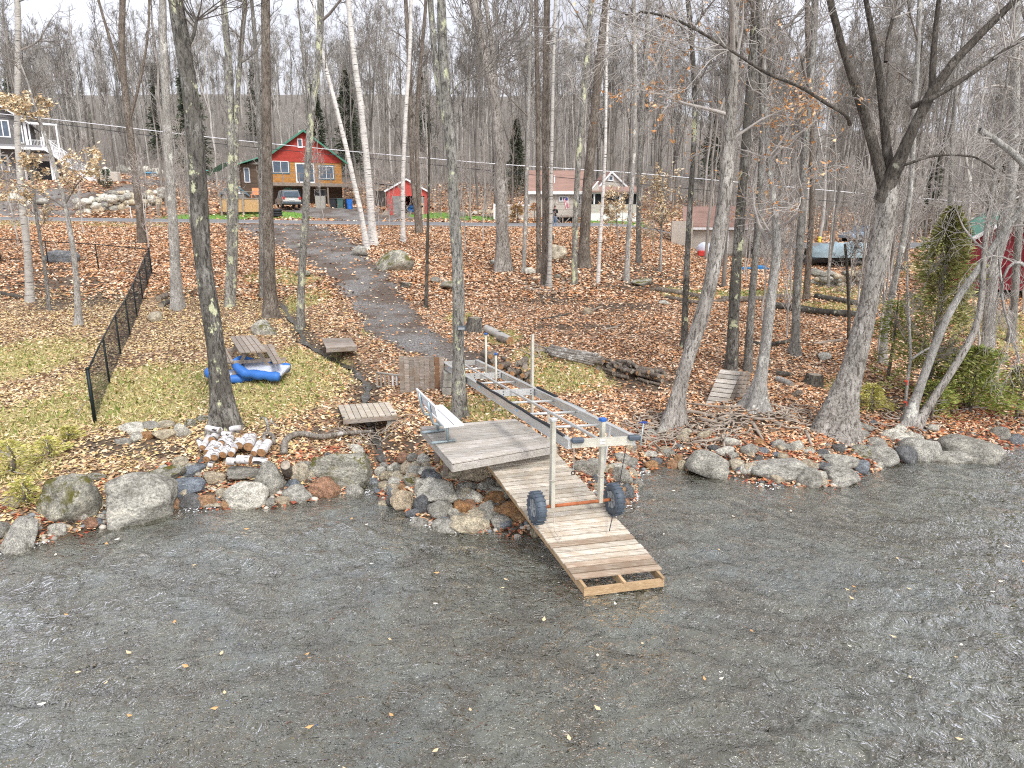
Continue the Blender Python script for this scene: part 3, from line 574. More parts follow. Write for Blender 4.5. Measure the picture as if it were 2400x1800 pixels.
BIG = [(38, 1255, 95, 85, GY, 'dark grey boulder in the bottom left corner of the shore, half in water'), (165, 1166, 130, 112, MS, 'mossy grey boulder left of the biggest boulder on the left shore'),
 (312, 1174, 168, 132, GY, 'biggest grey boulder on the left shore with pale lichen spots on top'), (211, 1225, 40, 26, OR, 'brown stone wedged low between the two left boulders'),
 (214, 1201, 28, 18, OR, 'small brown stone wedged above another between the left boulders'), (226, 1178, 22, 28, DK, 'narrow dark stone wedged high between the two left boulders'),
 (434, 1141, 88, 44, BL, 'blue-grey slab sloping beside the biggest left boulder'), (447, 1176, 66, 38, DK, 'dark slate at the waterline right of the biggest left boulder'),
 (407, 1182, 32, 30, OR, 'orange stone at the waterline against the biggest left boulder'), (499, 1181, 46, 22, T, 'flat tan stone at the waterline below the birch log pile'),
 (531, 1182, 26, 24, OR, 'small pink stone at the waterline below the birch log pile'), (518, 1155, 24, 24, T, 'small tan stone above the flat tan one by the waterline'),
 (496, 1119, 46, 34, T, 'round tan stone just below the birch log pile'), (455, 1100, 60, 24, BL, 'blue slate lying left of the birch log pile'),
 (428, 1090, 46, 20, LT, 'pale flat stone left of the birch log pile'), (388, 1109, 84, 42, MS, 'mossy pale stone behind the biggest left boulder'),
 (392, 1130, 42, 18, DK, 'dark flat stone behind the biggest left boulder'), (220, 1117, 38, 22, MS, 'mossy stone above the left boulders'),
 (565, 1106, 86, 34, GY, 'long grey stone right under the birch logs'), (576, 1158, 94, 64, LT, 'large pale angular boulder at the waterline under the birch logs'),
 (630, 1122, 74, 78, GY, 'tall grey boulder behind the pale angular one'), (703, 1106, 40, 56, T, 'upright rounded stone beside the short grey log'),
 (698, 1156, 64, 42, GY, 'ringed grey stone at the waterline'), (762, 1142, 70, 50, OR, 'orange-tan boulder below the big mossy boulder by the stream'),
 (798, 1095, 132, 84, MS, 'large pale boulder with green moss left of the stream mouth'), (628, 1176, 32, 24, GY, 'small grey stone between pale angular boulder and ringed stone'),
 (660, 1172, 34, 26, T, 'small tan stone left of the ringed grey stone'), (836, 1052, 38, 24, LT, 'pale stone at the lip of the little waterfall'), (828, 1152, 52, 34, GY, 'wet grey rock below the big mossy boulder'),
 (903, 1180, 44, 27, T, 'tan oval stone in the water at the stream mouth'), (945, 1175, 50, 52, T, 'round tan boulder right of the stream mouth'), (990, 1183, 40, 44, DK, 'dark grey stone between the tan boulders left of the ramp'),
 (1028, 1145, 108, 58, LT, 'long pale boulder in the middle of the rocks under the deck'), (995, 1075, 36, 27, LT, 'pale round stone just below the left corner of the deck'), (968, 1073, 28, 24, GY, 'grey stone left of the pale one below the deck corner'),
 (936, 1097, 24, 32, GY, 'grey upright stone beside the waterfall'), (955, 1097, 20, 22, T, 'little tan stone between grey ones beside the waterfall'), (974, 1094, 27, 27, T, 'tan stone above the flat pale one under the deck'),
 (1010, 1106, 54, 18, LT, 'flat pale stone under the deck corner'), (1040, 1100, 18, 22, OR, 'small orange stone under the front edge of the deck'), (1067, 1106, 48, 38, T, 'tan stone in shade under the front edge of the deck'),
 (1118, 1106, 72, 50, T, 'large yellowish boulder under the front edge of the deck beside the ramp'), (1097, 1139, 48, 24, GY, 'smooth grey stone below the yellowish boulder'), (1082, 1160, 42, 22, LT, 'pale angular stone below the smooth grey stone'),
 (1112, 1163, 44, 30, LT, 'pale block beside red leaves left of the ramp'), (1085, 1185, 38, 36, OR, 'pinkish round stone among rocks left of the ramp'), (1031, 1190, 50, 40, GY, 'grey-green stone below the long pale boulder'),
 (1067, 1208, 25, 26, T, 'small tan stone above the broad tan boulder'), (1109, 1226, 98, 46, T, 'broad tan boulder at the waterline left of the ramp'), (1049, 1233, 68, 42, GY, 'grey boulder standing in the water left of the broad tan one'),
 (1148, 1193, 48, 38, GY, 'dark grey boulder close to the left side of the ramp'), (1201, 1196, 58, 42, OR, 'orange-tan boulder touching the left side of the ramp by the wheel'), (1163, 1167, 52, 32, OR, 'brown boulder above the grey one beside the ramp'),
 (1178, 1224, 54, 34, GY, 'wet grey boulder at the waterline next to the ramp'), (1133, 1141, 30, 22, LT, 'small pale stone beside the upper ramp'), (1156, 1141, 22, 18, LT, 'small pale pebble-like stone beside the upper ramp'),
 (968, 1115, 30, 18, T, 'tan stone beside the mossy stone near the stream'), (946, 1141, 24, 18, OR, 'orange stone among red leaves at the stream mouth'), (922, 1154, 26, 24, BL, 'blue-grey stone at the stream mouth'), (966, 1126, 40, 28, MS, 'mossy dark stone right of the stream mouth'),
 (983, 1222, 54, 26, GY, 'flat rock just under the water left of the ramp rocks'),
 (1467, 1077, 38, 30, GY, 'grey stone right of the ramp below the aluminium frame corner'), (1383, 1096, 66, 44, GY, 'large grey stone beside the ramp behind the right post'), (1456, 1113, 54, 42, GY, 'grey boulder behind the right wheel'),
 (1470, 1151, 33, 42, DK, 'dark boulder at the waterline behind the right wheel'), (1432, 1105, 17, 22, OR, 'small orange stone behind the right post'), (1470, 1180, 25, 24, OR, 'brown stone right of the right wheel'), (1472, 1203, 24, 22, GY, 'grey stone in the water right of the right wheel'),
 (1508, 1167, 26, 17, OR, 'tan stone lying in shallow water right of the ramp'), (1527, 1064, 32, 18, LT, 'pale flat stone below the root tangle'), (1560, 1058, 32, 26, T, 'tan stone below the root tangle'), (1540, 1080, 27, 16, DK, 'dark wedge of rock below the root tangle'),
 (1666, 1086, 104, 64, GY, 'big flat-topped grey boulder at the waterline on the right shore'), (1833, 1096, 112, 56, GY, 'broad rounded grey boulder in the middle of the right shore'), (1903, 1121, 54, 50, GY, 'grey wedge boulder right of the broad rounded one'),
 (1967, 1079, 76, 42, GY, 'grey boulder under the leaning furrowed tree'), (1972, 1117, 80, 48, GY, 'cracked grey boulder at the waterline below the furrowed tree'), (1701, 1054, 40, 22, LT, 'pale smooth oval stone above the big flat-topped boulder'),
 (1716, 1034, 34, 30, LT, 'pale lichened stone at the foot of the root bank'), (1793, 1056, 28, 15, BL, 'small bluish oval stone on the right shore'), (1821, 1065, 22, 14, BL, 'small blue-green flat stone on the right shore'),
 (1761, 1065, 20, 15, LT, 'small white-pink stone between the two big right boulders'), (1770, 1053, 16, 18, T, 'small yellow upright stone on the right shore'), (1721, 1067, 32, 18, GY, 'grey stone above the big flat-topped boulder'),
 (1579, 1089, 27, 24, OR, 'orange and grey stone left of the big flat-topped boulder'), (1600, 1091, 23, 26, T, 'pointed tan stone left of the big flat-topped boulder'), (1592, 1073, 21, 18, OR, 'small brown stone above the pointed tan one'), (1585, 1108, 20, 12, LT, 'pale stone in shallow water left of the big flat-topped boulder'),
 (1868, 1043, 34, 32, LT, 'white jagged stone on the right bank'), (1831, 1049, 24, 22, T, 'tan stone left of the white jagged one'), (1896, 1056, 28, 16, LT, 'pale stone right of the white jagged one'), (1934, 1094, 38, 24, DK, 'dark stone between grey boulders below the furrowed tree'),
 (1744, 1100, 38, 18, DK, 'dark slab between the two big right boulders'), (1781, 1076, 20, 18, DK, 'small dark stone between the two big right boulders'),
 (2108, 1020, 62, 30, LT, 'pale boulder below the pair of leaning trunks'), (2162, 1047, 74, 68, GY, 'tall grey boulder below the leaning trunks'), (2071, 1067, 78, 52, GY, 'grey boulder in the row left of the tall one'), (2231, 1071, 80, 42, GY, 'low wedge boulder left of the large one at the right end'),
 (2287, 1049, 112, 76, GY, 'large grey boulder at the right end of the shore'), (2350, 1015, 44, 32, GY, 'rounded grey boulder in the bushes at the right edge'), (2058, 1038, 46, 26, GY, 'grey stone behind the row of boulders at right'), (2023, 1093, 46, 30, BL, 'bluish boulder at the waterline right of the furrowed tree'),
 (2385, 1030, 36, 28, DK, 'dark boulder at the right edge of the shore'), (2022, 1058, 50, 32, MS, 'mossy stone beside the base of the furrowed tree'), (2127, 1066, 50, 44, DK, 'dark boulder between the grey ones at right')]
for b in BIG: rock(*b, group=None)
for b in [(306, 1003, 60, 24, LT, 'longest stone of the low curb left of the dark leaning tree'), (352, 996, 52, 20, GY, 'flat stone in the back row of the low stone curb'), (387, 993, 42, 20, T, 'yellowish stone in the back row of the low stone curb'), (423, 1008, 40, 38, LT, 'tallest rounded stone of the low curb'),
 (444, 992, 32, 22, MS, 'mossy stone joining the low curb to the dark tree'), (385, 1019, 54, 30, T, 'pale yellow stone at the front of the low curb'), (344, 1019, 32, 26, OR, 'pinkish stone at the front of the low curb'), (317, 1025, 34, 22, LT, 'pale stone at the front left of the low curb'),
 (287, 1033, 34, 18, GY, 'grey stone at the left end of the low curb'), (474, 981, 30, 16, MS, 'small mossy stone touching the dark leaning tree'),
 (925, 612, 76, 56, MS, 'large lichened boulder beside the gravel track'), (842, 588, 38, 28, GY, 'grey rock at the foot of the twin birches'), (620, 768, 48, 44, MS, 'grey-green boulder behind the picnic table'), (365, 743, 38, 27, T, 'tan stone near the fence and two logs'),
 (1243, 636, 28, 20, LT, 'pale rounded stone at the foot of the thin grey trunk'), (1308, 648, 20, 12, MS, 'small mossy stone right of the trunk cluster'), (1306, 592, 46, 38, T, 'tan boulder behind the trunk cluster'), (1506, 662, 50, 20, MS, 'flat mossy rock in the leaves right of centre'),
 (1558, 709, 26, 12, LT, 'pale flat stone in the leaves by the fallen log'), (1379, 730, 24, 18, T, 'small angular tan stone in the leaves'), (1934, 835, 34, 20, LT, 'pale rounded stone lying in the leaves left of the furrowed tree'), (1162, 615, 30, 16, GY, 'grey stone left of the shaggy brown trunk'), (150, 603, 70, 34, DK, 'dark rocks behind the black fence'),
 (705, 575, 26, 12, MS, 'green mossy stone below the gravel track'), (1056, 668, 52, 22, MS, 'mossy rocks behind the central trunk'), (1020, 656, 26, 16, GY, 'grey stone left of the central trunk'), (630, 700, 40, 16, MS, 'yellow-green mossy mound beside the dark trunk'), (710, 640, 40, 16, MS, 'mossy mound by the lichened trunk')]:
    rock(*b)
def heap(pxs, n_, size, mats, label, group, dz=0, name='stone', rows=1):
    for k in range(n_):
        t = (k+.5)/n_; i = t*(len(pxs)-1); a = pxs[int(i)]; b = pxs[min(int(i)+1, len(pxs)-1)]; f = i-int(i)
        x = a[0]+(b[0]-a[0])*f; y = a[1]+(b[1]-a[1])*f
        for r_ in range(rows):
            s = size*R.uniform(.7, 1.4); g = G(x+R.uniform(-5, 5), y+R.uniform(-2, 2)); g.z += r_*size*.55/ppm(g)
            rock(x, y, s, s*.7, R.choice(mats), label, group, loc=g, name=name)
heap([(180, 500), (260, 492), (330, 488), (390, 470)], 16, 20, [T, LT, GY], 'pale stone in the rubble wall beside the upper left driveway', 'stones of the driveway wall', rows=3)
heap([(0, 470), (30, 468), (60, 480), (110, 478)], 6, 26, [LT, T, GY], 'pale block edging the parking by the grey house', 'blocks by the grey house')
heap([(228, 462), (300, 452)], 8, 15, [LT, T, GY], 'small pale stone round the planting bed by the white stairs', 'stones of the planting bed')
heap([(1905, 668), (1960, 672), (2040, 668)], 9, 22, [GY, T, GY], 'round stone in the dry wall below the tarped boat', 'stones of the wall below the boat', rows=3)
heap([(190, 420), (260, 405), (330, 400), (385, 410)], 10, 24, [GY, LT], 'rock in the bank above the left driveway', 'rocks in the upper left bank')
heap([(1065, 510), (1130, 500), (1180, 506)], 9, 16, [GY, LT, T], 'rubble stone right of the red garage', 'rubble beside the red garage')
# shore cobbles: the ones one can pick out, then the uncountable rest
cobs = {T: 'tan', LT: 'pale', GY: 'grey', OR: 'orange-brown', DK: 'dark', BL: 'blue-grey'}
for k in range(280):
    x = R.choice([R.uniform(-11.5, 1), R.uniform(-3, .8), R.uniform(1.6, 11)]); s = R.uniform(.05, 1.6)
    y = float(np.interp(x, SX, SY))+s; r_ = R.uniform(.07, .19)
    g = Vector((x, y, gz(x, y))); w_ = r_*2*ppm(g)
    mt = R.choice([T, LT, GY, OR, LT, BL, GY, T, T, DK]); rock(0, 0, w_, w_*.75, mt, 'small %s cobble between the boulders %s' % (cobs[mt], 'on the shore left of the ramp' if x < 1.2 else 'on the shore right of the ramp'), 'cobbles between the shore boulders', loc=g, name='cobble')
pv = []; pf = []; base = RK[[k for k in RK if not k[1]][0]]
bv = np.array([v_.co[:] for v_ in base.vertices]); bf = np.array([p.vertices[:] for p in base.polygons])
tmp = bmesh.new(); bmesh.ops.create_icosphere(tmp, subdivisions=1, radius=1); bv = np.array([v_.co[:] for v_ in tmp.verts]); bf = np.array([[v_.index for v_ in f_.verts] for f_ in tmp.faces]); tmp.free()
N = 2600; x = RN.uniform(-13, 16, N); y = np.interp(x, SX, SY)+RN.normal(.35, .55, N); r_ = RN.uniform(.02, .07, N); z = hz(x, y)
V = np.stack([x, y, z+r_*.2], -1)[:, None]+bv[None]*r_[:, None, None]*np.stack([RN.uniform(.8, 1.5, N), RN.uniform(.8, 1.3, N), RN.uniform(.5, .8, N)], -1)[:, None]
Fc = (bf[None]+(np.arange(N)*len(bv))[:, None, None]).reshape(-1, 3)
PM = leafmat('pebble', [(0, (.28, .26, .22)), (.2, (.42, .38, .30)), (.4, (.12, .12, .12)), (.55, (.52, .48, .42)), (.7, (.33, .2, .12)), (.85, (.22, .24, .25))])
tag(link('pebbles', np_mesh('pebbles', V, None, PM, True, tri=Fc)), None, kind='stuff')
# ---------------------------------------------------------------- trees
def tubes_np(P, RR, S):
    """P (n,K,3) centre lines, RR (n,K) radii -> verts, quads"""
    n_, K, _ = P.shape; Tn = np.gradient(P, axis=1); Tn /= np.linalg.norm(Tn, axis=2, keepdims=True)+1e-9
    ref = np.where(np.abs(Tn[:, :1, 2:3]) > .9, np.array([1., 0, 0]), np.array([0, 0, 1.])); ref = np.broadcast_to(ref, Tn.shape)
    U = np.cross(Tn, ref); U /= np.linalg.norm(U, axis=2, keepdims=True)+1e-9; Vv = np.cross(Tn, U)
    a = np.arange(S)*2*PI/S
    V = P[:, :, None]+RR[:, :, None, None]*(U[:, :, None]*np.cos(a)[None, None, :, None]+Vv[:, :, None]*np.sin(a)[None, None, :, None])
    b = (np.arange(n_)[:, None, None]*K+np.arange(K-1)[None, :, None])*S+np.arange(S)[None, None]
    b2 = (np.arange(n_)[:, None, None]*K+np.arange(K-1)[None, :, None])*S+(np.arange(S)[None, None]+1) % S
    return V.reshape(-1, 3), np.stack([b, b2, b2+S, b+S], -1).reshape(-1, 4)
def grow(P, RR, m, t0, t1, len_, ang, K, rg, up=.25, wig=.16, taper=.25, rscale=.55, droop=0):
    """m children on each parent line: numpy branch generator"""
    n_, Kp, _ = P.shape; N = n_*m; pi = np.repeat(np.arange(n_), m)
    t = (rg.random(N)*(t1-t0)+t0); f = t*(Kp-1); i = np.minimum(f.astype(int), Kp-2); fr = (f-i)[:, None]
    p0 = P[pi, i]*(1-fr)+P[pi, i+1]*fr; r0 = (RR[pi, i]*(1-fr[:, 0])+RR[pi, i+1]*fr[:, 0])
    tg = P[pi, i+1]-P[pi, i]; tg /= np.linalg.norm(tg, axis=1, keepdims=True)+1e-9
    rv = rg.normal(size=(N, 3)); rv -= tg*(rv*tg).sum(1, keepdims=True); rv /= np.linalg.norm(rv, axis=1, keepdims=True)
    a = rg.normal(ang, .2, N)[:, None]; d = tg*np.cos(a)+rv*np.sin(a)
    L = (len_*rg.uniform(.55, 1.3, N)*(1.15-.6*t)) if np.isscalar(len_) else len_[pi]*rg.uniform(.35, .75, N)*(1.1-.5*t)
    out = np.zeros((N, K, 3)); out[:, 0] = p0; w_ = np.zeros((N, 3))
    for k in range(1, K):
        w_ = w_*.5+rg.normal(0, wig, (N, 3)); d = d+w_; d[:, 2] += up/K*2-droop*k/K; d /= np.linalg.norm(d, axis=1, keepdims=True)
        out[:, k] = out[:, k-1]+d*(L/(K-1))[:, None]
    rb = np.minimum(r0*rscale, L*.018+.003); prof = np.linspace(1, taper, K)
    return out, rb[:, None]*prof[None], L
def smooth_path(pts, n_):
    pts = [Vector(p) for p in pts]; L = [0]
    for a, b in zip(pts[:-1], pts[1:]): L.append(L[-1]+(b-a).length)
    A = np.array([p[:] for p in pts]); t = np.linspace(0, L[-1], n_)
    o = np.stack([np.interp(t, L, A[:, i]) for i in range(3)], -1)
    for _ in range(2): o[1:-1] = (o[:-2]+2*o[1:-1]+o[2:])/4
    return o, t
def crown_of(stems, radii, rg, dens=1., start=.35, blen=3., minr=.006, up=.5, levels=3, ang=.95, droop=0, fine=1.):
    dens *= .8
    """branches on the given stems; returns V,Q of the crown and the twig tips"""
    Vs = []; Qs = []; off = 0; tips = []
    def add(P, RR, S):
        nonlocal off
        v_, q = tubes_np(P, np.maximum(RR, minr), S); Vs.append(v_); Qs.append(q+off); off += len(v_)
    for P, RR in zip(stems, radii):
        P = P[None]; RR = RR[None]; m = max(2, int(15*dens))
        B, BR, BL_ = grow(P, RR, m, start, .99, blen, ang, 8, rg, up, .10, .1, .5, droop); add(B, BR, 5)
        if levels > 1:
            C, CR, CL = grow(B, BR, int(6*fine), .2, 1, BL_, .75, 6, rg, up*.7, .20, .3, .6, droop*.5); add(C, CR, 4)
            tips.append(C)
        if levels > 2:
            E_, ER, EL = grow(C, CR, int(5*fine), .15, 1, CL, .7, 4, rg, up*.5, .26, .5, .7, droop*.5); add(E_, ER, 3); tips.append(E_)
    return np.concatenate(Vs), np.concatenate(Qs), tips
def trunk_mesh(name, stems, radii, mat, S=14, flare=0, rg=None, lump=.05, furrow=0):
    Vs = []; Qs = []; off = 0
    for si, (P, RR) in enumerate(zip(stems, radii)):
        if furrow:
            K2 = 200; t_ = np.linspace(0, 1, len(P)); t2 = np.linspace(0, 1, K2)**1.3; P = np.stack([np.interp(t2, t_, P[:, i]) for i in range(3)], -1); RR = np.interp(t2, t_, RR); S = 54
        RR = RR.copy(); v_, q = tubes_np(P[None], RR[None], S); K = len(P); V3 = v_.reshape(K, S, 3)
        a = np.arange(S)*2*PI/S; s = np.concatenate([[0], np.cumsum(np.linalg.norm(np.diff(P, axis=0), axis=1))])
        l = lump*(np.sin(3*a[None]+s[:, None]*2.1)+np.sin(2*a[None]-s[:, None]*3.3+1)+rg.normal(0, .5 if not furrow else .12, (K, S)))/1.5
        if furrow: aa = a[None]+.25*np.sin(s[:, None]*1.7)+.12*np.sin(s[:, None]*5.1+2); l = l+furrow*(np.abs(np.sin(8*aa+1.3*np.sin(s[:, None]*6+3*a[None])+.8*np.sin(s[:, None]*13-5*a[None])))**.6-.65)+rg.normal(0, furrow*.22, (K, S))
        if flare and si == 0:
            ph = rg.uniform(0, 6); l = l+flare*np.exp(-s[:, None]/(RR[0]*2.2))*(.55+.75*np.maximum(0, np.sin(a[None]*2.5+ph))+.3*np.sin(4*a[None]+ph*2))
        V3 = P[:, None]+(V3-P[:, None])*(1+l[..., None]); Vs.append(V3.reshape(-1, 3)); Qs.append(q+off); off += K*S
    return np_mesh(name, np.concatenate(Vs), np.concatenate(Qs), mat, True)
def stem_world(px_path, Y, wpx, hgt=None, slant=0):
    """centre line and radii from picture points, all at distance Y (plus slant*height towards the viewer)"""
    pts = []; rr = []
    for i, p in enumerate(px_path):
        q = atY(p[0], p[1], Y+slant*i); pts.append(q); rr.append(wpx[i]/2/ppm(q) if isinstance(wpx, (list, tuple)) and len(wpx) == len(px_path) else None)
    if rr[0] is None:
        r0 = wpx[0]/2/ppm(pts[0]); r1 = wpx[1]/2/ppm(pts[-1]); rr = [r0+(r1-r0)*(i/(len(pts)-1))**.7 for i in range(len(pts))]
    if hgt:                                        # carry on above the frame to the top of the tree
        d = (pts[-1]-pts[-2]).normalized(); d.x *= .4; d.y = R.uniform(-.05, .05); d.normalize(); top = pts[0].z+hgt; n_ = 4; last = pts[-1]; rl = rr[-1]
        if top > last.z+1:
            st = (top-last.z)/n_
            for k in range(1, n_+1):
                d = (d+Vector((R.uniform(-.07, .07), R.uniform(-.07, .07), .05))).normalized(); pts.append(pts[-1]+d*(st/max(.4, d.z))); rr.append(rl*(1-.8*k/n_))
    return pts, rr
def tree(name, label, px_path, wpx, bark_, twig='twig', cat='tree', group=None, hgt=18, start=.35, dens=1., blen=2.8, extra=(), flare=.5, up=.5, Y=None, fine=1., minr=.006, levels=3, leaves=None, slant=0, ang=.95, droop=0, lump=.05, sink=.15, limb_mat=None, furrow=0):
    base = G(*px_path[0]); Yb = base.y if Y is None else Y; rg = np.random.default_rng(abs(hash(label)) % 99991 if False else sum(map(ord, label)))
    pts, rr = stem_world(px_path, Yb, wpx, hgt, slant); pts[0] = Vector((pts[0].x, pts[0].y, gz(pts[0].x, pts[0].y)-sink)) if Y is None or name != 'bough' else pts[0]
    stems = []; radii = []
    def addstem(pts, rr, n_=None):
        n_ = n_ or max(10, len(pts)*4); P, t = smooth_path(pts, n_); A = np.array([p[:] for p in pts]); L = np.concatenate([[0], np.cumsum(np.linalg.norm(np.diff(A, axis=0), axis=1))])
        stems.append(P); radii.append(np.interp(t, L, rr))
    addstem(pts, rr, 34)
    for e in extra:
        ep, ew = e[0], e[1]; h2 = e[2] if len(e) > 2 else hgt; q, r2 = stem_world(ep, Yb+(e[3] if len(e) > 3 else 0), ew, h2); q[0].y = Yb; addstem(q, r2, 20)
    root = thing(name, label, cat, pts[0]+Vector((0, 0, sink)), 0, group); o = np.array(root.location)
    if max(rr) > .17 and not furrow: furrow = .07
    me = trunk_mesh('trunk', [stems[0]-o], radii[:1], M[bark_], 16 if max(rr) > .12 else 9, flare, rg, lump, furrow); link('trunk', me, root)
    for s2, r2 in zip(stems[1:], radii[1:]): link('limb', trunk_mesh('limb', [s2-o], [r2], M[limb_mat or bark_], 10, 0, rg, lump), root)
    if dens > 0:
        cs = 1 if (hgt == 0 and extra) else 0
        V, Q, tips = crown_of([s-o for s in stems[cs:]], radii[cs:], rg, dens, start, blen, minr, up, levels, ang, droop, fine)
        link('branches', np_mesh('branches', V, Q, M[twig], True), root)
        if leaves:
            lm, cnt, zlo, zhi, L_ = leaves; tp = np.concatenate([t_.reshape(-1, 3) for t_ in tips]); zz = tp[:, 2]; tp = tp[(zz > zlo) & (zz < zhi)]
            if len(tp):
                tp = tp[rg.integers(0, len(tp), cnt)]+rg.normal(0, .04, (cnt, 3)); q = link('leaves', leaf_mesh('leaves', tp[:, 0], tp[:, 1], L_, L_*.5, lm, z=tp[:, 2], tilt=1.2, lift=.0), root); q['kind'] = 'stuff'
    return root
LB = leafmat('beech_leaf_pale', [(0, (.74, .60, .40)), (.4, (.62, .44, .25)), (.7, (.78, .68, .50))])
LO = leafmat('beech_leaf_orange', [(0, (.68, .36, .15)), (.4, (.55, .26, .10)), (.7, (.74, .50, .28))])
M['bark_limb'] = bark('dark_limb_bark', (.035, .03, .025), (.105, .09, .075), (.20, .18, .155), (.36, .36, .28), .66, 9)
# --- the trees on the slope between the lake and the road, left to right
tree('birch_tree', 'slender birch with black rings at the far left inside the fence', [(70, 706), (67, 623), (62, 560), (54, 504), (46, 400), (40, 325), (42, 150), (42, 0)], (18, 12), 'bark_birch2', hgt=15, start=.4, dens=.8)
tree('sapling', 'thinnest sapling behind the left fence between two pale trunks', [(116, 729), (104, 620), (85, 504), (76, 420), (69, 350)], (9, 5), 'bark_grey', hgt=6.5, start=.5, dens=.7, blen=1.3, leaves=(LB, 700, 1.8, 9, .15))
tree('beech_tree', 'young beech with flared roots and pale clinging leaves inside the fence', [(184, 762), (182, 700), (177, 631), (168, 560), (158, 504), (146, 450), (137, 420), (124, 375), (110, 330), (85, 260)], (15, 7), 'bark_pale', hgt=9, start=.42, dens=1.2, blen=2.3, flare=1.1, leaves=(LB, 2200, 2.0, 7.5, .14), up=.1)
tree('maple_tree', 'grey forked maple above the corner post of the fence', [(333, 571), (326, 480), (315, 398), (304, 300), (293, 217), (284, 108), (288, 0)], (17, 13), 'bark_brown', hgt=20, start=.5, extra=[([(293, 217), (270, 130), (235, 20)], (9, 6)), ([(304, 280), (330, 190), (352, 60)], (7, 5))])
tree('maple_tree', 'straight pale trunk with knots just right of the fence', [(416, 722), (411, 640), (405, 504), (398, 400), (392, 289), (386, 180), (383, 108), (381, -20)], (25, 15), 'bark_pale', hgt=19, start=.62, dens=.7, flare=.9)
tree('sapling', 'thin trunk half hidden behind the big leaning lichened tree', [(462, 590), (452, 540), (444, 490), (440, 400), (436, 250), (430, 60)], (10, 8), 'bark_grey', hgt=17, start=.5, dens=.6)
tree('ash_tree', 'big dark leaning tree with lichened upper trunk above the birch logs', [(527, 1004), (517, 900), (500, 775), (487, 690), (474, 613), (466, 486), (463, 400), (457, 289), (443, 190), (427, 108), (416, 50), (408, -30)], [52, 42, 39, 38, 37, 39, 38, 36, 35, 34, 33, 30], 'bark_snag', 'twig_dark', hgt=19, start=.55, dens=1.1, flare=1.0, extra=[([(443, 105), (455, 80), (462, 40)], (9, 6), 0)])
tree('maple_tree', 'lichen-grey double trunk left of the cabin', [(538, 718), (541, 620), (542, 522), (543, 420), (542, 325), (540, 230), (537, 145), (522, -10)], (22, 14), 'bark_lichen', hgt=19, start=.45, extra=[([(545, 700), (552, 600), (553, 480), (552, 340), (556, 200), (570, 60), (580, -20)], (15, 9))])
tree('maple_tree', 'dark brown straight trunk before the left end of the cabin', [(634, 744), (631, 640), (629, 522), (627, 420), (625, 325), (623, 150), (623, -20)], (29, 19), 'bark_brown', 'twig_dark', hgt=20, start=.55, dens=.8, flare=.9)
tree('maple_tree', 'slim grey trunk touching the dark brown one before the cabin', [(614, 697), (613, 560), (612, 450), (609, 325), (603, 163), (590, 0)], (13, 9), 'bark_grey', hgt=18, start=.5, dens=.7)
tree('ash_tree', 'slim trunk with yellow-green lichen patches before the cabin door', [(704, 774), (705, 700), (707, 631), (712, 570), (717, 522), (717, 460), (720, 398), (725, 320), (731, 253), (745, 163), (752, 72), (752, -20)], (18, 15), 'bark_lichen', hgt=18, start=.55, dens=.9, extra=[([(731, 250), (715, 170), (700, 60)], (6, 4))])
tree('birch_tree', 'left leaning white birch of the pair beside the gravel track', [(860, 586), (856, 550), (850, 522), (842, 480), (831, 434), (817, 370), (802, 307), (790, 260), (779, 217), (760, 145), (745, 80)], (14, 8), 'bark_birch', hgt=15, start=.55, dens=.7)
tree('birch_tree', 'thicker right white birch of the pair beside the gravel track', [(875, 574), (872, 530), (869, 486), (862, 400), (854, 330), (848, 260), (831, 145), (822, 70), (815, -20)], (20, 11), 'bark_birch', hgt=18, start=.5, dens=.8)
tree('birch_tree', 'single straight white birch in front of the red garage', [(945, 568), (944, 470), (945, 400), (948, 325), (952, 240), (958, 170), (962, 80), (964, -20)], (11, 8), 'bark_birch', hgt=19, start=.5, dens=.7)
tree('maple_tree', 'twin grey-brown trunks in front of the red garage door', [(982, 547), (976, 500), (969, 440), (965, 380), (963, 253), (958, 120), (950, -10)], (13, 9), 'bark_brown', hgt=19, start=.4, extra=[([(986, 545), (982, 470), (978, 400), (975, 300), (985, 150), (1000, 0)], (12, 8))])
tree('sapling', 'thin dark sapling rising from the leaves right of the gravel track', [(997, 722), (1000, 670), (1001, 624), (1002, 560), (1003, 522), (1005, 452), (1006, 380), (1005, 289)], (10, 5), 'bark_dark', hgt=8, start=.55, dens=.6, blen=1.4)
tree('ash_tree', 'big central tree with the dock light, knobbly bark above', [(1077, 975), (1076, 880), (1074, 775), (1075, 700), (1074, 631), (1069, 560), (1066, 504), (1061, 420), (1056, 325), (1046, 240), (1040, 190), (1036, 100), (1034, -20)], [34, 29, 27, 27, 26, 26, 25, 24, 24, 24, 22, 21, 19], 'bark_lichen', hgt=17, start=.6, dens=1.0, flare=.7, lump=.09, extra=[([(1054, 330), (1030, 250), (1018, 170), (1010, 80), (1005, -20)], (19, 13)), ([(1056, 220), (1080, 190), (1120, 178)], (5, 3), 0)])
tree('cedar_tree', 'tall shaggy brown-barked trunk leaning left, right of the centre', [(1178, 636), (1178, 560), (1176, 500), (1175, 434), (1172, 350), (1165, 265), (1148, 170), (1130, 95), (1106, -20)], (32, 20), 'bark_furrow', 'twig_dark', hgt=21, start=.45, dens=1.1, flare=.8, extra=[([(1165, 260), (1158, 150), (1148, 40), (1130, -30)], (15, 10))])
tree('sapling', 'slim pale grey trunk by the pale stone right of centre', [(1227, 642), (1230, 560), (1233, 486), (1236, 362), (1240, 217), (1243, 80), (1246, -20)], (11, 8), 'bark_pale', hgt=18, start=.4, dens=.8)
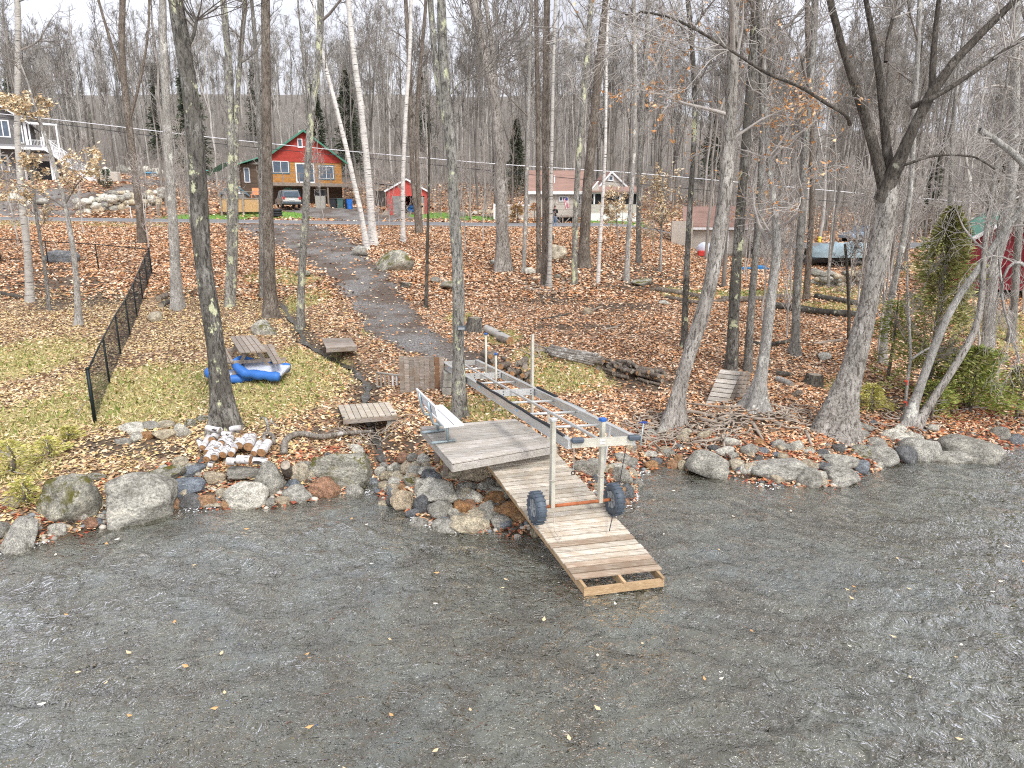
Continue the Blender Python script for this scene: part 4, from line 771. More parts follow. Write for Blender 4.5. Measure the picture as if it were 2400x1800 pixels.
tree('maple_tree', 'leftmost dark trunk of the four-trunk cluster near the tan house', [(1264, 642), (1262, 500), (1261, 325), (1259, 150), (1256, -20)], (12, 10), 'bark_brown', hgt=20, start=.5, dens=.7)
tree('maple_tree', 'thickest brown trunk of the cluster near the tan house', [(1278, 668), (1279, 560), (1279, 450), (1278, 362), (1280, 145), (1282, -20)], (18, 15), 'bark_brown', hgt=21, start=.55, dens=.8, flare=.9)
tree('birch_tree', 'pale thin birch on the right of the four-trunk cluster', [(1287, 674), (1289, 600), (1291, 500), (1292, 434), (1294, 300), (1297, 150), (1302, 0)], (11, 7), 'bark_birch2', hgt=17, start=.5, dens=.7, flare=.9)
tree('maple_tree', 'spotted grey trunk just right of the standing person', [(1346, 668), (1347, 580), (1350, 486), (1355, 380), (1363, 289), (1374, 145), (1388, -20)], (14, 12), 'bark_lichen', hgt=20, start=.5, dens=.9)
tree('maple_tree', 'thick dark trunk leaning right before the tan house', [(1368, 628), (1371, 540), (1377, 434), (1386, 340), (1395, 253), (1406, 130), (1413, 72), (1424, -20)], (25, 17), 'bark_brown', 'twig_dark', hgt=21, start=.5, dens=.9, flare=.8)
tree('birch_tree', 'slender black-ringed birch before the tan house porch', [(1401, 664), (1405, 590), (1410, 504), (1417, 398), (1420, 300), (1421, 181), (1423, 60)], (10, 6), 'bark_birch', hgt=15, start=.5, dens=.6)
tree('maple_tree', 'slim grey trunk with a small red mark right of the tan house', [(1468, 662), (1471, 600), (1474, 540), (1479, 470), (1486, 362), (1489, 181), (1484, 0)], (13, 10), 'bark_pale', hgt=19, start=.4, dens=.9)
tree('maple_tree', 'grey trunk at the right corner of the tan house', [(1497, 618), (1497, 500), (1498, 398), (1505, 250), (1514, 145), (1520, -20)], (13, 10), 'bark_grey', hgt=20, start=.4, dens=.9)
tree('beech_tree', 'small leafy beech between the tan house and the pale garage', [(1546, 672), (1549, 590), (1551, 500), (1548, 420)], (7, 4), 'bark_pale', hgt=6, start=.3, dens=1.2, blen=1.6, leaves=(LB, 900, .8, 7, .17), up=.1, Y=36)
tree('beech_tree', 'low leafy beech in front of the tan house porch', [(1452, 640), (1450, 580), (1446, 520)], (6, 3), 'bark_pale', hgt=5, start=.2, dens=1.3, blen=1.7, leaves=(LB, 1100, .6, 7, .19), up=.1, Y=46)
tree('maple_tree', 'blotchy dark trunk left of the long leaning grey tree', [(1604, 816), (1606, 730), (1609, 631), (1613, 560), (1617, 486), (1624, 380), (1630, 250), (1622, 100), (1610, -20)], (16, 11), 'bark_snag', hgt=15, start=.5, dens=1.)
tree('maple_tree', 'long pale grey tree leaning right from the root tangle by the dock', [(1576, 994), (1586, 930), (1600, 876), (1622, 810), (1645, 745), (1662, 680), (1678, 600), (1693, 515), (1702, 420), (1708, 325), (1716, 220), (1718, 145), (1721, -20)], [44, 32, 30, 31, 33, 32, 33, 33, 30, 28, 27, 26, 23], 'bark_furrow', 'twig_pale', hgt=15, start=.42, dens=1.6, blen=4, up=.15, flare=1.0, leaves=(LO, 500, 4, 9.5, .11))
tree('ash_tree', 'dark trunk with round yellow lichens behind the leaning boards', [(1714, 868), (1719, 760), (1724, 650), (1730, 560), (1737, 486), (1746, 362), (1755, 240), (1764, 145), (1770, -20)], (28, 17), 'bark_snag', hgt=17, start=.5, dens=1.1)
tree('maple_tree', 'smooth grey trunk right behind the leaning boards', [(1752, 868), (1758, 760), (1765, 667), (1773, 570), (1780, 486), (1784, 380), (1788, 289), (1784, 120), (1776, -20)], (19, 13), 'bark_grey', hgt=16, start=.45, dens=1.2)
tree('beech_tree', 'pale speckled beech that the stacked boards lean against', [(1771, 958), (1780, 900), (1793, 830), (1800, 757), (1811, 665), (1820, 600), (1822, 560), (1814, 470), (1800, 380), (1795, 250)], [44, 26, 24, 23, 22, 20, 18, 14, 11, 8], 'bark_pale', 'twig_pale', hgt=9.5, start=.4, dens=1.8, blen=3, up=.1, flare=1.2, leaves=(LO, 400, 2.5, 8, .10))
tree('maple_tree', 'straight grey trunk with a swollen base right of the leaning boards', [(1863, 831), (1866, 740), (1870, 631), (1876, 550), (1882, 486), (1883, 398), (1890, 290), (1901, 181), (1912, -20)], (20, 16), 'bark_grey', hgt=18, start=.4, dens=1.2, flare=.8)
tree('maple_tree', 'grey trunk beside the boat wall left of the big forked maple', [(1889, 704), (1893, 640), (1899, 558), (1905, 460), (1903, 330), (1896, 160), (1890, 0)], (15, 11), 'bark_brown', hgt=18, start=.35, dens=1.2)
tree('sapling', 'thin brown stem standing just left of the big forked maple', [(1990, 796), (1990, 740), (1987, 660), (1984, 610), (1980, 572)], (8, 6), 'bark_dark', hgt=3.4, start=.5, dens=.5, blen=1.)
tree('sapling', 'thin grey stem in front of the boulder wall below the boat', [(1941, 676), (1943, 620), (1947, 560), (1955, 480)], (7, 4), 'bark_pale', hgt=8, start=.5, dens=.8, blen=1.6)
tree('maple_tree', 'huge furrowed leaning maple forking into dark limbs on the right', [(1955, 1012), (1968, 960), (1982, 915), (2003, 850), (2020, 780), (2036, 703), (2052, 630), (2064, 570), (2074, 520), (2080, 480), (2080, 440), (2078, 425)],
     [84, 62, 54, 46, 42, 41, 42, 43, 46, 48, 44, 40], 'bark_furrow', 'twig_pale', hgt=0, limb_mat='bark_limb', furrow=.10, start=.62, dens=1.4, blen=3.4, up=.2, flare=.5, lump=.07,
     extra=[([(2074, 450), (2067, 405), (2056, 370), (2044, 325), (2031, 289), (2024, 245), (2012, 199), (1990, 155), (1970, 119), (1950, 50), (1934, -10)], (30, 15), 15, 0), ([(2078, 440), (2073, 380), (2073, 253), (2068, 190), (2064, 145), (2040, 60), (2022, -10)], (26, 11), 15, .2), ([(2082, 470), (2095, 410), (2113, 365), (2136, 307), (2169, 235), (2209, 152), (2252, 108), (2324, 54), (2393, 7)], (38, 14), 13, -.3),
            ([(2172, 240), (2183, 232), (2252, 190), (2306, 152), (2400, 88)], (15, 8), 0, -.5), ([(2165, 235), (2180, 140), (2190, 72), (2203, -10)], (16, 10), 14, .3),
            ([(2024, 282), (1990, 265), (1955, 253), (1919, 239), (1894, 206), (1854, 192), (1800, 179), (1742, 134), (1706, 116), (1652, 80), (1598, 50), (1543, 29), (1497, 27)], (10, 5), 0, -.6),
            ([(2110, 395), (2140, 380), (2180, 365), (2230, 362), (2288, 367), (2330, 395)], (8, 4), 0, -.5), ([(2064, 150), (2080, 90), (2098, 20), (2103, -20)], (9, 6), 0, .2)])
tree('maple_tree', 'slim pale trunk partly hidden by the big green cedar', [(2068, 852), (2072, 790), (2079, 739), (2093, 680), (2107, 613), (2118, 560), (2126, 510), (2137, 430), (2140, 300), (2150, 150), (2155, 0)], (18, 11), 'bark_pale', hgt=17, start=.4, dens=1.1)
tree('maple_tree', 'left trunk of the leaning pair rising over the right boulders', [(2125, 994), (2143, 940), (2165, 884), (2184, 830), (2205, 775), (2228, 725), (2252, 685), (2277, 650), (2299, 624), (2322, 585), (2342, 558), (2375, 515), (2410, 470)], [30, 20, 19, 18, 17, 16, 16, 15, 14, 14, 14, 13, 12], 'bark_pale', 'twig_pale', hgt=9, start=.5, dens=.9, blen=2.2, flare=.9)
tree('maple_tree', 'lower right trunk of the leaning pair, split bark', [(2143, 998), (2175, 950), (2216, 895), (2242, 850), (2263, 819), (2288, 775), (2300, 720), (2303, 640), (2312, 540), (2330, 420)], [24, 18, 17, 16, 16, 15, 14, 13, 12, 9], 'bark_furrow', 'twig_pale', hgt=9.5, start=.45, dens=1., blen=2.2, flare=.8)
tree('sapling', 'thin sapling with red survey ribbons beside the leaning pair', [(2121, 965), (2126, 900), (2135, 838), (2132, 780), (2129, 720), (2126, 660)], (8, 5), 'bark_pale', hgt=4.4, start=.4, dens=.5, blen=1.2, extra=[([(2136, 842), (2155, 828), (2181, 814)], (6, 4), 0)])
tree('maple_tree', 'grey trunk behind the cedar near the red barn', [(2200, 668), (2210, 600), (2222, 545), (2228, 460), (2232, 300)], (13, 9), 'bark_grey', hgt=15, start=.4, dens=1)
tree('maple_tree', 'stout pale trunk with drooping bare limbs near the right edge', [(2313, 850), (2318, 760), (2325, 631), (2345, 570), (2364, 522), (2372, 420), (2378, 250), (2380, 60)], (28, 20), 'bark_pale', 'twig_pale', hgt=16, start=.3, dens=.8, blen=3, up=-.3, droop=.2)
tree('maple_tree', 'second pale trunk at the right edge beside the stout one', [(2370, 800), (2378, 700), (2384, 600), (2392, 480), (2400, 350)], (18, 14), 'bark_grey', 'twig_pale', hgt=15, start=.3, dens=.8, blen=3, up=-.1)
# hanging dead limb with long bare twigs, broken bough
def bough(label, px_path, wpx, Y, dens=1, blen=1.5, droop=.8, name='dead_branch', cat='branch', bark_='bark_pale', up=-.3, **k):
    pts, rr = stem_world(px_path, Y, wpx); P, t = smooth_path(pts, 16); A = np.array([p[:] for p in pts]); L = np.concatenate([[0], np.cumsum(np.linalg.norm(np.diff(A, axis=0), axis=1))]); RR = np.interp(t, L, rr)
    rg = np.random.default_rng(len(label)*7); root = thing(name, label, cat, pts[0]); o = np.array(root.location)
    link('limb', trunk_mesh('limb', [P-o], [RR], M[bark_], 8, 0, rg), root)
    V, Q, _ = crown_of([P-o], [RR], rg, dens, .05, blen, .004, up, 3, .8, droop, 1.); link('twigs', np_mesh('twigs', V, Q, M['twig_pale'], True), root)
bough('broken pale bough end pointing left near the top right edge', [(2415, 400), (2370, 355), (2325, 322), (2296, 304)], (15, 14), 13.5, .4, .8, .2, up=.1)
bough('bleached limb with long hanging twigs in front of the red barn', [(2420, 520), (2380, 470), (2340, 500), (2335, 560), (2345, 640), (2352, 720)], (9, 4), 17, .9, 1.7, 1.1)
bough('dead grey twiggy limb drooping at the right edge', [(2420, 640), (2380, 600), (2350, 640), (2345, 700), (2370, 780), (2390, 850)], (8, 4), 16, .8, 1.5, 1.0)
bough('low twiggy dead limb sweeping right over the cedar', [(2200, 590), (2235, 545), (2280, 510), (2330, 490), (2390, 460)], (7, 4), 22, .7, 2., .3)
# --- wood behind: shared meshes, each tree its own objects
def variant(seed, h=18, r=.16, dens=1., start=.4, blen=3.2, fork=False, minr=.012, mat='far_bark', tw='far_bark', lean=.03, levels=3, fine=1.):
    rg = np.random.default_rng(seed); n_ = 18; t = np.linspace(0, 1, n_)
    P = np.stack([np.cumsum(rg.normal(0, lean*h/n_*2, n_)), np.cumsum(rg.normal(0, lean*h/n_*2, n_)), t*h-.6], -1); P[:, :2] -= P[0, :2]
    stems = [P]; radii = [r*(1-t*.88)]
    if fork:
        k = int(n_*.35); Q_ = P[k]+np.stack([t*rg.choice((-1, 1))*h*.16, t*rg.normal(0, 1.), t*h*.58], -1); stems.append(Q_); radii.append(r*.6*(1-.85*t))
    me = trunk_mesh('trunk', stems, radii, M[mat], 7, .4, rg)
    V, Q, _ = crown_of(stems, radii, rg, dens, start, blen, minr, .7, levels, .75, 0, fine); return me, np_mesh('branches', V, Q, M[tw], True)
M['far_pale'] = plain('distant_pale_bark', (.42, .40, .37), .95, var=.35, sc=.8, bump=0)
M['far_mid'] = plain('distant_grey_bark', (.27, .25, .225), .95, var=.4, sc=.8, bump=0)
VB = [variant(s_, R.uniform(17, 23), R.uniform(.10, .19), R.uniform(1.0, 1.5), R.uniform(.22, .45), R.uniform(2.4, 3.6), s_ % 2 == 0, fine=1.2, mat=['far_bark', 'far_mid', 'far_pale', 'far_mid'][s_ % 4], tw=['far_mid', 'far_bark', 'far_pale', 'far_mid'][s_ % 4]) for s_ in range(9)]
VU = [variant(s_+40, R.uniform(6, 9), .05, 1.2, .2, 1.7, s_ % 2 == 0, .009, 'far_pale', 'twig_pale', .05, 3, .8) for s_ in range(4)]
def place_tree(v_, x, y, name, label, group, s=1., cat='tree'):
    root = thing(name, label, cat, (x, y, gz(x, y)), R.uniform(0, 6.28), group); root.scale = (s, s, s*R.uniform(.9, 1.15))
    link('trunk', v_[0], root); link('branches', v_[1], root)
KEEP = [(-.46, -.22, 64, 98), (-1.0, -.5, 62, 92), (-.23, -.12, 62, 74), (.0, .28, 62, 82)]      # u0,u1,y0,y1: yards left open
def blocked(x, y):
    u = x/y; return any(a < u < b and c < y < d for a, b, c, d in KEEP) or (57 < y < 66)
c_ = 0; tries = 0
while c_ < 292 and tries < 5000:
    tries += 1; y = 66+110*R.random()**1.2; x = y*R.uniform(-.86, .86)
    if blocked(x, y): continue
    c_ += 1; vi = R.randrange(len(VB)); u = x/y; where = 'grey house with white stairs' if u < -.5 else 'small shed' if u < -.38 else 'cabin' if u < -.2 else 'red garage' if u < -.06 else 'tan house' if u < .22 else 'pale garage' if u < .42 else 'forked maple'
    place_tree(VB[vi], x, y, 'forest_tree', '%s%s bare tree in the %s wood behind the %s' % ('forked ' if vi % 2 == 0 else '', ['dark', 'grey', 'pale', 'greyish'][vi % 4], 'nearer' if y < 100 else 'deeper', where), 'trees of the hillside wood', R.uniform(.85, 1.25))
# the far wood beyond the ones one can tell apart: one mass of simple trees
def mass(name, N, y0, y1, mats, seed, hr=(16, 22), skip=None):
    rg = np.random.default_rng(seed)
    for mi, mt in enumerate(mats):
        Vs = []; Qs = []; off = 0
        tv = []
        for k in range(3):
            n_ = 9; t = np.linspace(0, 1, n_); h = rg.uniform(*hr); P = np.stack([np.cumsum(rg.normal(0, .12, n_)), np.cumsum(rg.normal(0, .12, n_)), t*h-.6], -1)
            v1, q1 = tubes_np(P[None], (.15*(1-.85*t))[None], 5); v2, q2, _ = crown_of([P], [.15*(1-.85*t)], rg, 1.3, .25, 2.9, .018, .9, 2, .6, 0, 1.2); tv.append((np.concatenate([v1, v2]), np.concatenate([q1, q2+len(v1)])))
        for k in range(N//len(mats)):
            for _ in range(20):
                y = y0+(y1-y0)*rg.random(); x = y*rg.uniform(-.95, .95)
                if not blocked(x, y): break
            v_, q = tv[k % 3]; a = rg.uniform(0, 6.28); s_ = rg.uniform(.8, 1.25); c, s2 = np.cos(a)*s_, np.sin(a)*s_
            Vs.append(np.stack([v_[:, 0]*c-v_[:, 1]*s2+x, v_[:, 0]*s2+v_[:, 1]*c+y, v_[:, 2]*s_+gz(x, y)], -1)); Qs.append(q+off); off += len(v_)
        tag(link(name, np_mesh(name, np.concatenate(Vs), np.concatenate(Qs), M[mt], True)), None, kind='stuff')
N = 15000; y = RN.uniform(66, 215, N); x = y*RN.uniform(-.95, .95, N); ok = np.array([not blocked(a, b) for a, b in zip(x, y)]); x, y = x[ok], y[ok]; N = len(x); h = RN.uniform(1.5, 5.5, N); z = hz(x, y); tt = np.linspace(0, 1, 4)
P = np.stack([x[:, None]+RN.normal(0, .35, (N, 4))*tt, y[:, None]+RN.normal(0, .35, (N, 4))*tt, z[:, None]+h[:, None]*tt-.1], -1); V, Q = tubes_np(P, np.full((N, 4), .022)*(1.2-tt), 3)
M['brush'] = leafmat('underbrush_stems', [(0, (.16, .14, .12)), (.3, (.28, .25, .22)), (.6, (.40, .38, .34)), (.8, (.22, .17, .13))]); tag(link('underbrush', np_mesh('underbrush', V, Q, M['brush'], False)), None, kind='stuff')
mass('distant_wood', 690, 92, 250, ['far_mid', 'far_bark', 'far_pale'], 5)
c_ = 0; tries = 0
while c_ < 34 and tries < 900:
    tries += 1; y = R.uniform(33, 57); x = y*R.uniform(.27, .82)
    c_ += 1; vi = R.randrange(len(VB)); u = x/y; place_tree(VB[vi], x, y, 'slope_tree', '%s%s bare tree on the leafy slope %s' % ('forked ' if vi % 2 == 0 else '', ['dark', 'grey', 'pale', 'greyish'][vi % 4], 'near the pale garage' if u < .42 else 'near the tarped boat' if u < .56 else 'near the red barn'), 'trees on the right slope', R.uniform(.6, .9))
for k in range(26):
    y = R.uniform(20, 46); x = y*R.uniform(.30, .8); place_tree(R.choice(VU), x, y, 'understory_tree', 'thin twiggy young tree on the slope below the ' + ('pale garage' if x/y < .44 else 'tarped boat' if x/y < .58 else 'red barn'), 'understory saplings on the right', R.uniform(.7, 1.1))
for k in range(22):
    y = R.uniform(40, 56); x = y*R.uniform(-.8, .25); place_tree(R.choice(VU), x, y, 'understory_tree', 'thin twiggy young tree just below the road ' + ('left of the gravel track' if x/y < -.3 else 'near the gravel track' if x/y < -.1 else 'near the person'), 'saplings below the road', R.uniform(.7, 1.))
# evergreens
def needles(name, P, D, L, Wd, mat):
    """flat sprays: P points, D directions"""
    N = len(P); D = D/np.linalg.norm(D, axis=1, keepdims=True); S = np.cross(D, RN.normal(size=(N, 3))); S /= np.linalg.norm(S, axis=1, keepdims=True); s = RN.uniform(.6, 1.4, (N, 1))
    V = np.stack([P, P+D*L*.5*s+S*Wd*s, P+D*L*s, P+D*L*.5*s-S*Wd*s], 1).reshape(-1, 3); return np_mesh(name, V, np.arange(N*4).reshape(-1, 4), mat, False)
def evergreen(seed, h, wd, mat, n_=2600, L=.5, base=.08, droop=-.25, nw=.10):
    rg = np.random.default_rng(seed); t = rg.random(n_)**.8*(1-base)+base; a = rg.random(n_)*2*PI; lump = .75+.25*np.sin(a*3+t*17)+rg.normal(0, .12, n_)
    whorl = .62+.38*np.abs(np.sin(t*h*2.6+.4*np.sin(a*2))); rr = wd*(1-t)**.75*lump*whorl*rg.random(n_)**.5; P = np.stack([rr*np.cos(a), rr*np.sin(a), t*h-(rr*.25)], -1); D = np.stack([np.cos(a), np.sin(a), np.full(n_, droop)+rg.normal(0, .25, n_)], -1)
    tz = np.linspace(0, 1, 8); tm = trunk_mesh('trunk', [np.stack([tz*0, tz*0, tz*h-.3], -1)], [.02*h*.6*(1-tz*.9)], M['bark_brown'], 7, .3, rg)
    return tm, needles('foliage', P, D, L, L*nw*2, mat)
M['spruce'] = leafmat('spruce_needles', [(0, (.05, .07, .045)), (.35, (.085, .11, .07)), (.6, (.13, .145, .10)), (.8, (.17, .16, .12))])
M['cedar'] = leafmat('cedar_foliage', [(0, (.19, .20, .06)), (.3, (.30, .31, .10)), (.6, (.42, .42, .17)), (.82, (.22, .17, .08)), (.93, (.52, .50, .24))])
M['cedar_bright'] = leafmat('cedar_bright_foliage', [(0, (.17, .23, .04)), (.3, (.28, .34, .08)), (.6, (.42, .45, .14)), (.85, (.22, .18, .06))])
VE = [evergreen(s_, 14, 2.9, M['spruce'], 6500, .42, nw=.09) for s_ in range(3)]
def place_ever(v_, x, y, label, s=1., name='spruce_tree', group=None, sx=None):
    root = thing(name, label, 'tree', (x, y, gz(x, y)), R.uniform(0, 6), group); root.scale = (sx or s, sx or s, s); link('trunk', v_[0], root); o = link('foliage', v_[1], root); o['kind'] = 'stuff'
for px, yy, s, lab in [(505, 92, 1.25, 'dark spruce on the hill left of the cabin'), (440, 118, 1.2, 'dark spruce far up the hill behind the lichened leaning tree'), (775, 96, 1.0, 'dark ragged spruce behind the twin birches'), (845, 100, 1.15, 'dark spruce behind the cabin to the right of the birches'),
                      (1210, 82, .72, 'dark green spruce left of the tan house'), (1010, 130, 1.1, 'spruce among the trunks behind the red garage'), (2290, 50, .75, 'dark green hemlock beside the red barn'), (2130, 60, .62, 'dark spruce behind the big forked maple'), (130, 130, 1.2, 'spruce on the hill behind the grey house'), (1640, 110, 1.1, 'spruce deep in the wood above the pale garage'), (2380, 60, .8, 'dark hemlock behind the red barn at the right edge'), (650, 140, 1.2, 'far spruce above the cabin roof')]:
    place_ever(R.choice(VE), (px-1200)/F*(yy+10)/.98, yy+10, lab, s*.95)
def foliage_tree(name, label, px, py, wpx, hpx, mat, n_, L, cat='tree', seed=1, base=.05, profile='cone'):
    g = G(px, py); s = 1/ppm(g); h = hpx*s*1.02; wd = wpx*s/2; rg = np.random.default_rng(seed)
    root = thing(name, label, cat, g); t = rg.random(n_)*(1-base)+base; a = rg.random(n_)*2*PI
    if profile == 'cone': pr = (1-t)**.6*(.6+.4*np.sin(t*PI))
    else: pr = np.sqrt(np.clip(1-(t*1.0)**2, 0, 1))
    cl = .7+.3*np.sin(a*2+t*9+seed)+.25*np.sin(a*5-t*21)
    rr = wd*pr*cl*rg.random(n_)**.5; P = np.stack([rr*np.cos(a), rr*np.sin(a), t*h], -1); keep = gnoise(P[:, 0]*2+P[:, 1], P[:, 2]*2, 1.6, seed) > -.12; P = P[keep]; a = a[keep]
    D = np.stack([np.cos(a), np.sin(a), rg.normal(.15, .35, len(P))], -1)
    o = link('foliage', needles('foliage', P, D, L, L*.13, mat), root); o['kind'] = 'stuff'
    m = MB(); m.tube([(0, 0, -.1), (.05, .03, h*.45), (0, 0, h*.9)], [.035*wd+.03, .03*wd+.02, .01], 6); m.build('trunk' if cat == 'tree' else 'stem', M['bark_brown'], root, True)
    # inner twigs
    k = max(12, n_//90); idx = rg.integers(0, len(P), k); Pb = np.stack([np.stack([0*P[idx, 0], 0*P[idx, 1], P[idx, 2]*.8], -1), P[idx]*np.array([.5, .5, .95]), P[idx]], 1)
    v_, q = tubes_np(Pb, np.array([[.012, .008, .004]]).repeat(k, 0), 4); link('branches', np_mesh('branches', v_, q, M['twig_pale'], True), root); return root
foliage_tree('cedar_tree', 'big olive-green cedar between the forked maple and the leaning pair', 2170, 930, 290, 420, M['cedar'], 12500, .15, seed=2)
foliage_tree('cedar_tree', 'narrow green cedar right behind the forked maple', 2080, 890, 130, 230, M['cedar_bright'], 2200, .14, seed=5)
foliage_tree('cedar_bush', 'bright green low cedar bush on the right bank', 2270, 965, 230, 150, M['cedar_bright'], 6500, .13, cat='bush', seed=7, profile='dome')
foliage_tree('cedar_bush', 'bright green bush behind the wedge boulders', 2180, 985, 120, 90, M['cedar_bright'], 2600, .11, cat='bush', seed=9, profile='dome')
foliage_tree('bush', 'olive bush at the right edge above the boulders', 2380, 985, 120, 130, M['cedar'], 3500, .11, cat='bush', seed=11, profile='dome')
foliage_tree('bush', 'small yellow-green bush right of the furrowed maple', 2040, 960, 100, 60, leafmat('yellow_bush', [(0, (.45, .42, .10)), (.4, (.34, .30, .08)), (.7, (.52, .50, .2))]), 1600, .09, cat='bush', seed=13, profile='dome')
LY = leafmat('yellow_shrub_leaf', [(0, (.52, .50, .14)), (.35, (.42, .38, .10)), (.6, (.62, .55, .25)), (.82, (.30, .32, .08))])
for i_, (px, py, w_, h_) in enumerate([(30, 1110, 130, 80), (115, 1075, 110, 50), (60, 1180, 90, 60), (160, 1030, 70, 30)]):
    foliage_tree('shrub', ['yellow-green shrub at the left edge above the corner boulder', 'yellowish low shrub right of the one at the left edge', 'small yellow shrub just above the mossy left boulder', 'tuft of yellow grass-like shrub near the fence end'][i_], px, py, w_, h_, LY, 900, .08, cat='shrub', seed=20+i_, profile='dome')
# ---------------------------------------------------------------- dock, deck, bench and the things on the shore
def quadboard(root, a, b, c, d, th, mat, name='board', fr=0):
    """board whose top is a-b-c-d, th thick"""
    m = MB(); m.prism([a, b, c, d], (0, 0, -th)); return m.build(name, mat, root, bevel=.004)
def boards(root, TL, TR, BR, BL, n_, th, mat, gap=.008, along='across', name='board', over=.0, jit=.006, mats=None):
    """n boards filling the quad TL,TR,BR,BL; 'across': each runs left-right, stacked from T to B"""
    for k in range(n_):
        t0, t1 = k/n_, (k+1)/n_
        if along == 'across': L0, L1, R0, R1 = TL.lerp(BL, t0), TL.lerp(BL, t1), TR.lerp(BR, t0), TR.lerp(BR, t1)
        else: L0, L1, R0, R1 = TL.lerp(TR, t0), TL.lerp(TR, t1), BL.lerp(BR, t0), BL.lerp(BR, t1)
        g = (L1-L0).normalized()*gap/2; e = (R0-L0).normalized(); j0, j1 = R.uniform(-1, 1)*jit, R.uniform(-1, 1)*jit; dz = Vector((0, 0, R.uniform(-.004, .004)))
        quadboard(root, L0+g-e*(over+j0)+dz, R0+g+e*(over+j1)+dz, R1-g+e*(over+j1)+dz, L1-g-e*(over+j0)+dz, th, mats(k) if mats else mat, name)
ZD = 1.36
# ramp
rTL, rTR, rBR, rBL = W(1139, 1082, 12.6), W(1302, 1057, 12.98), W(1550, 1325, 10.33), W(1353, 1365, 10.08)
zt = (rTL.z+rTR.z)/2; zb = (rBL.z+rBR.z)/2; rTL.z = rTR.z = zt; rBL.z = rBR.z = zb
ax_ = (rBL-rTL).normalized(); up_ = Vector((0, 0, 1))
ramp = thing('boat_ramp', 'long sloping wooden ramp running from the deck down into the water', 'ramp', (0, 0, 0))
boards(ramp, rTL-ax_*.35, rTR-ax_*.35, rBR, rBL, 30, .03, M['ramp'], .024, over=.03, mats=lambda k: M['ramp_wet'] if k > 26 or k == 23 else M['ramp'], jit=.012)
for s_, (a, b) in enumerate(((rTL, rBL), (rTR, rBR), (rTL.lerp(rTR, .5), rBL.lerp(rBR, .5)))):
    d_ = (b-a).normalized(); inn = (rTR-rTL).normalized()*(.05 if s_ == 0 else (-.05 if s_ == 1 else 0)); dn = Vector((0, 0, -.10))
    MB().beam(a-d_*.3+inn+dn, b+d_*.13+inn+dn, .045, .13).build('stringer', M['rawwood'], ramp)
e0, e1 = rBL+(rBL-rTL).normalized()*.12+Vector((.03, 0, -.13)), rBR+(rBR-rTR).normalized()*.12+Vector((-.03, 0, -.13))
MB().beam(e0, e1, .05, .12).build('end_board', M['rawwood'], ramp)
for t in (.2,):
    a, b = rTL.lerp(rBL, .35+t)+Vector((.25, .1, 0)), rTR.lerp(rBR, .35+t); MB().beam(a+Vector((0, 0, -.55)), a+Vector((.05, 0, -.05)), .09, .04).build('leg', M['oldwood'], ramp)
# deck
dFL, dFR, dBL, dBR = atZ(1061, 1085, ZD), atZ(1304, 1042, ZD), atZ(987, 999, ZD), atZ(1206, 981, ZD)
deck = thing('deck_platform', 'weathered grey wooden platform carrying the bench above the rocks', 'deck', (0, 0, 0))
boards(deck, dBL, dBR, dFR, dFL, 11, .035, M['deck'], .026, over=.015, jit=.008)
for a, b, nm in ((dFL, dFR, 'fascia'), (dBL, dFL, 'fascia'), (dFR, dBR, 'fascia'), (dBL, dBR, 'fascia')):
    o = Vector((0, 0, -.125)); MB().beam(a+o+up_*.025, b+o+up_*.025, .04, .12).build(nm, M['deck'] if nm else None, deck)
for t in (.15, .5, .85):
    for a, b in ((dFL.lerp(dBL, .7), dFR.lerp(dBR, .7)), (dBL, dBR)):
        p = a.lerp(b, t); MB().box((p.x, p.y+.1, (p.z+gz(p.x, p.y))/2-.2), (.1, .1, max(.2, p.z-gz(p.x, p.y)-.1))).build('leg', M['oldwood'], deck)
# bench
F1, F2 = atZ(1045, 1039, ZD), atZ(1021, 1013, ZD); ld = (F2-F1).normalized(); rd = Vector((ld.y, -ld.x, 0))*.85
bench = thing('park_bench', 'aluminium bench with white planks and grey tube frame on the deck', 'bench', F1.lerp(F2, .5))
o_ = bench.location.copy(); hl = .72
for k in range(2):
    c = o_+rd*(-.03+k*.21)+Vector((0, 0, .43)); MB().beam(c-ld*hl, c+ld*hl, .19, .035).build('seat_plank', M['benchalu'], bench).location = -o_
c = o_-rd*.29+Vector((0, 0, .72)); bk = MB().beam(c-ld*hl, c+ld*hl, .035, .22, up=(-rd*.25+Vector((0, 0, 1))).normalized()); bk.build('backrest', M['benchalu'], bench).location = -o_
for f_ in (F1+ld*.02, F2-ld*.02):
    m = MB(); m.tube([f_-rd*.32+up_*.03, f_+rd*.22+up_*.03], .028, 8); m.tube([f_+rd*.05+up_*.03, f_+rd*.05+up_*.41], .03, 8)
    m.tube([f_+rd*.12+up_*.39, f_-rd*.12+up_*.36, f_-rd*.25+up_*.40, f_-rd*.31+up_*.52, f_-rd*.36+up_*.82], .026, 8); m.build('leg_frame', M['galv'], bench, True).location = -o_
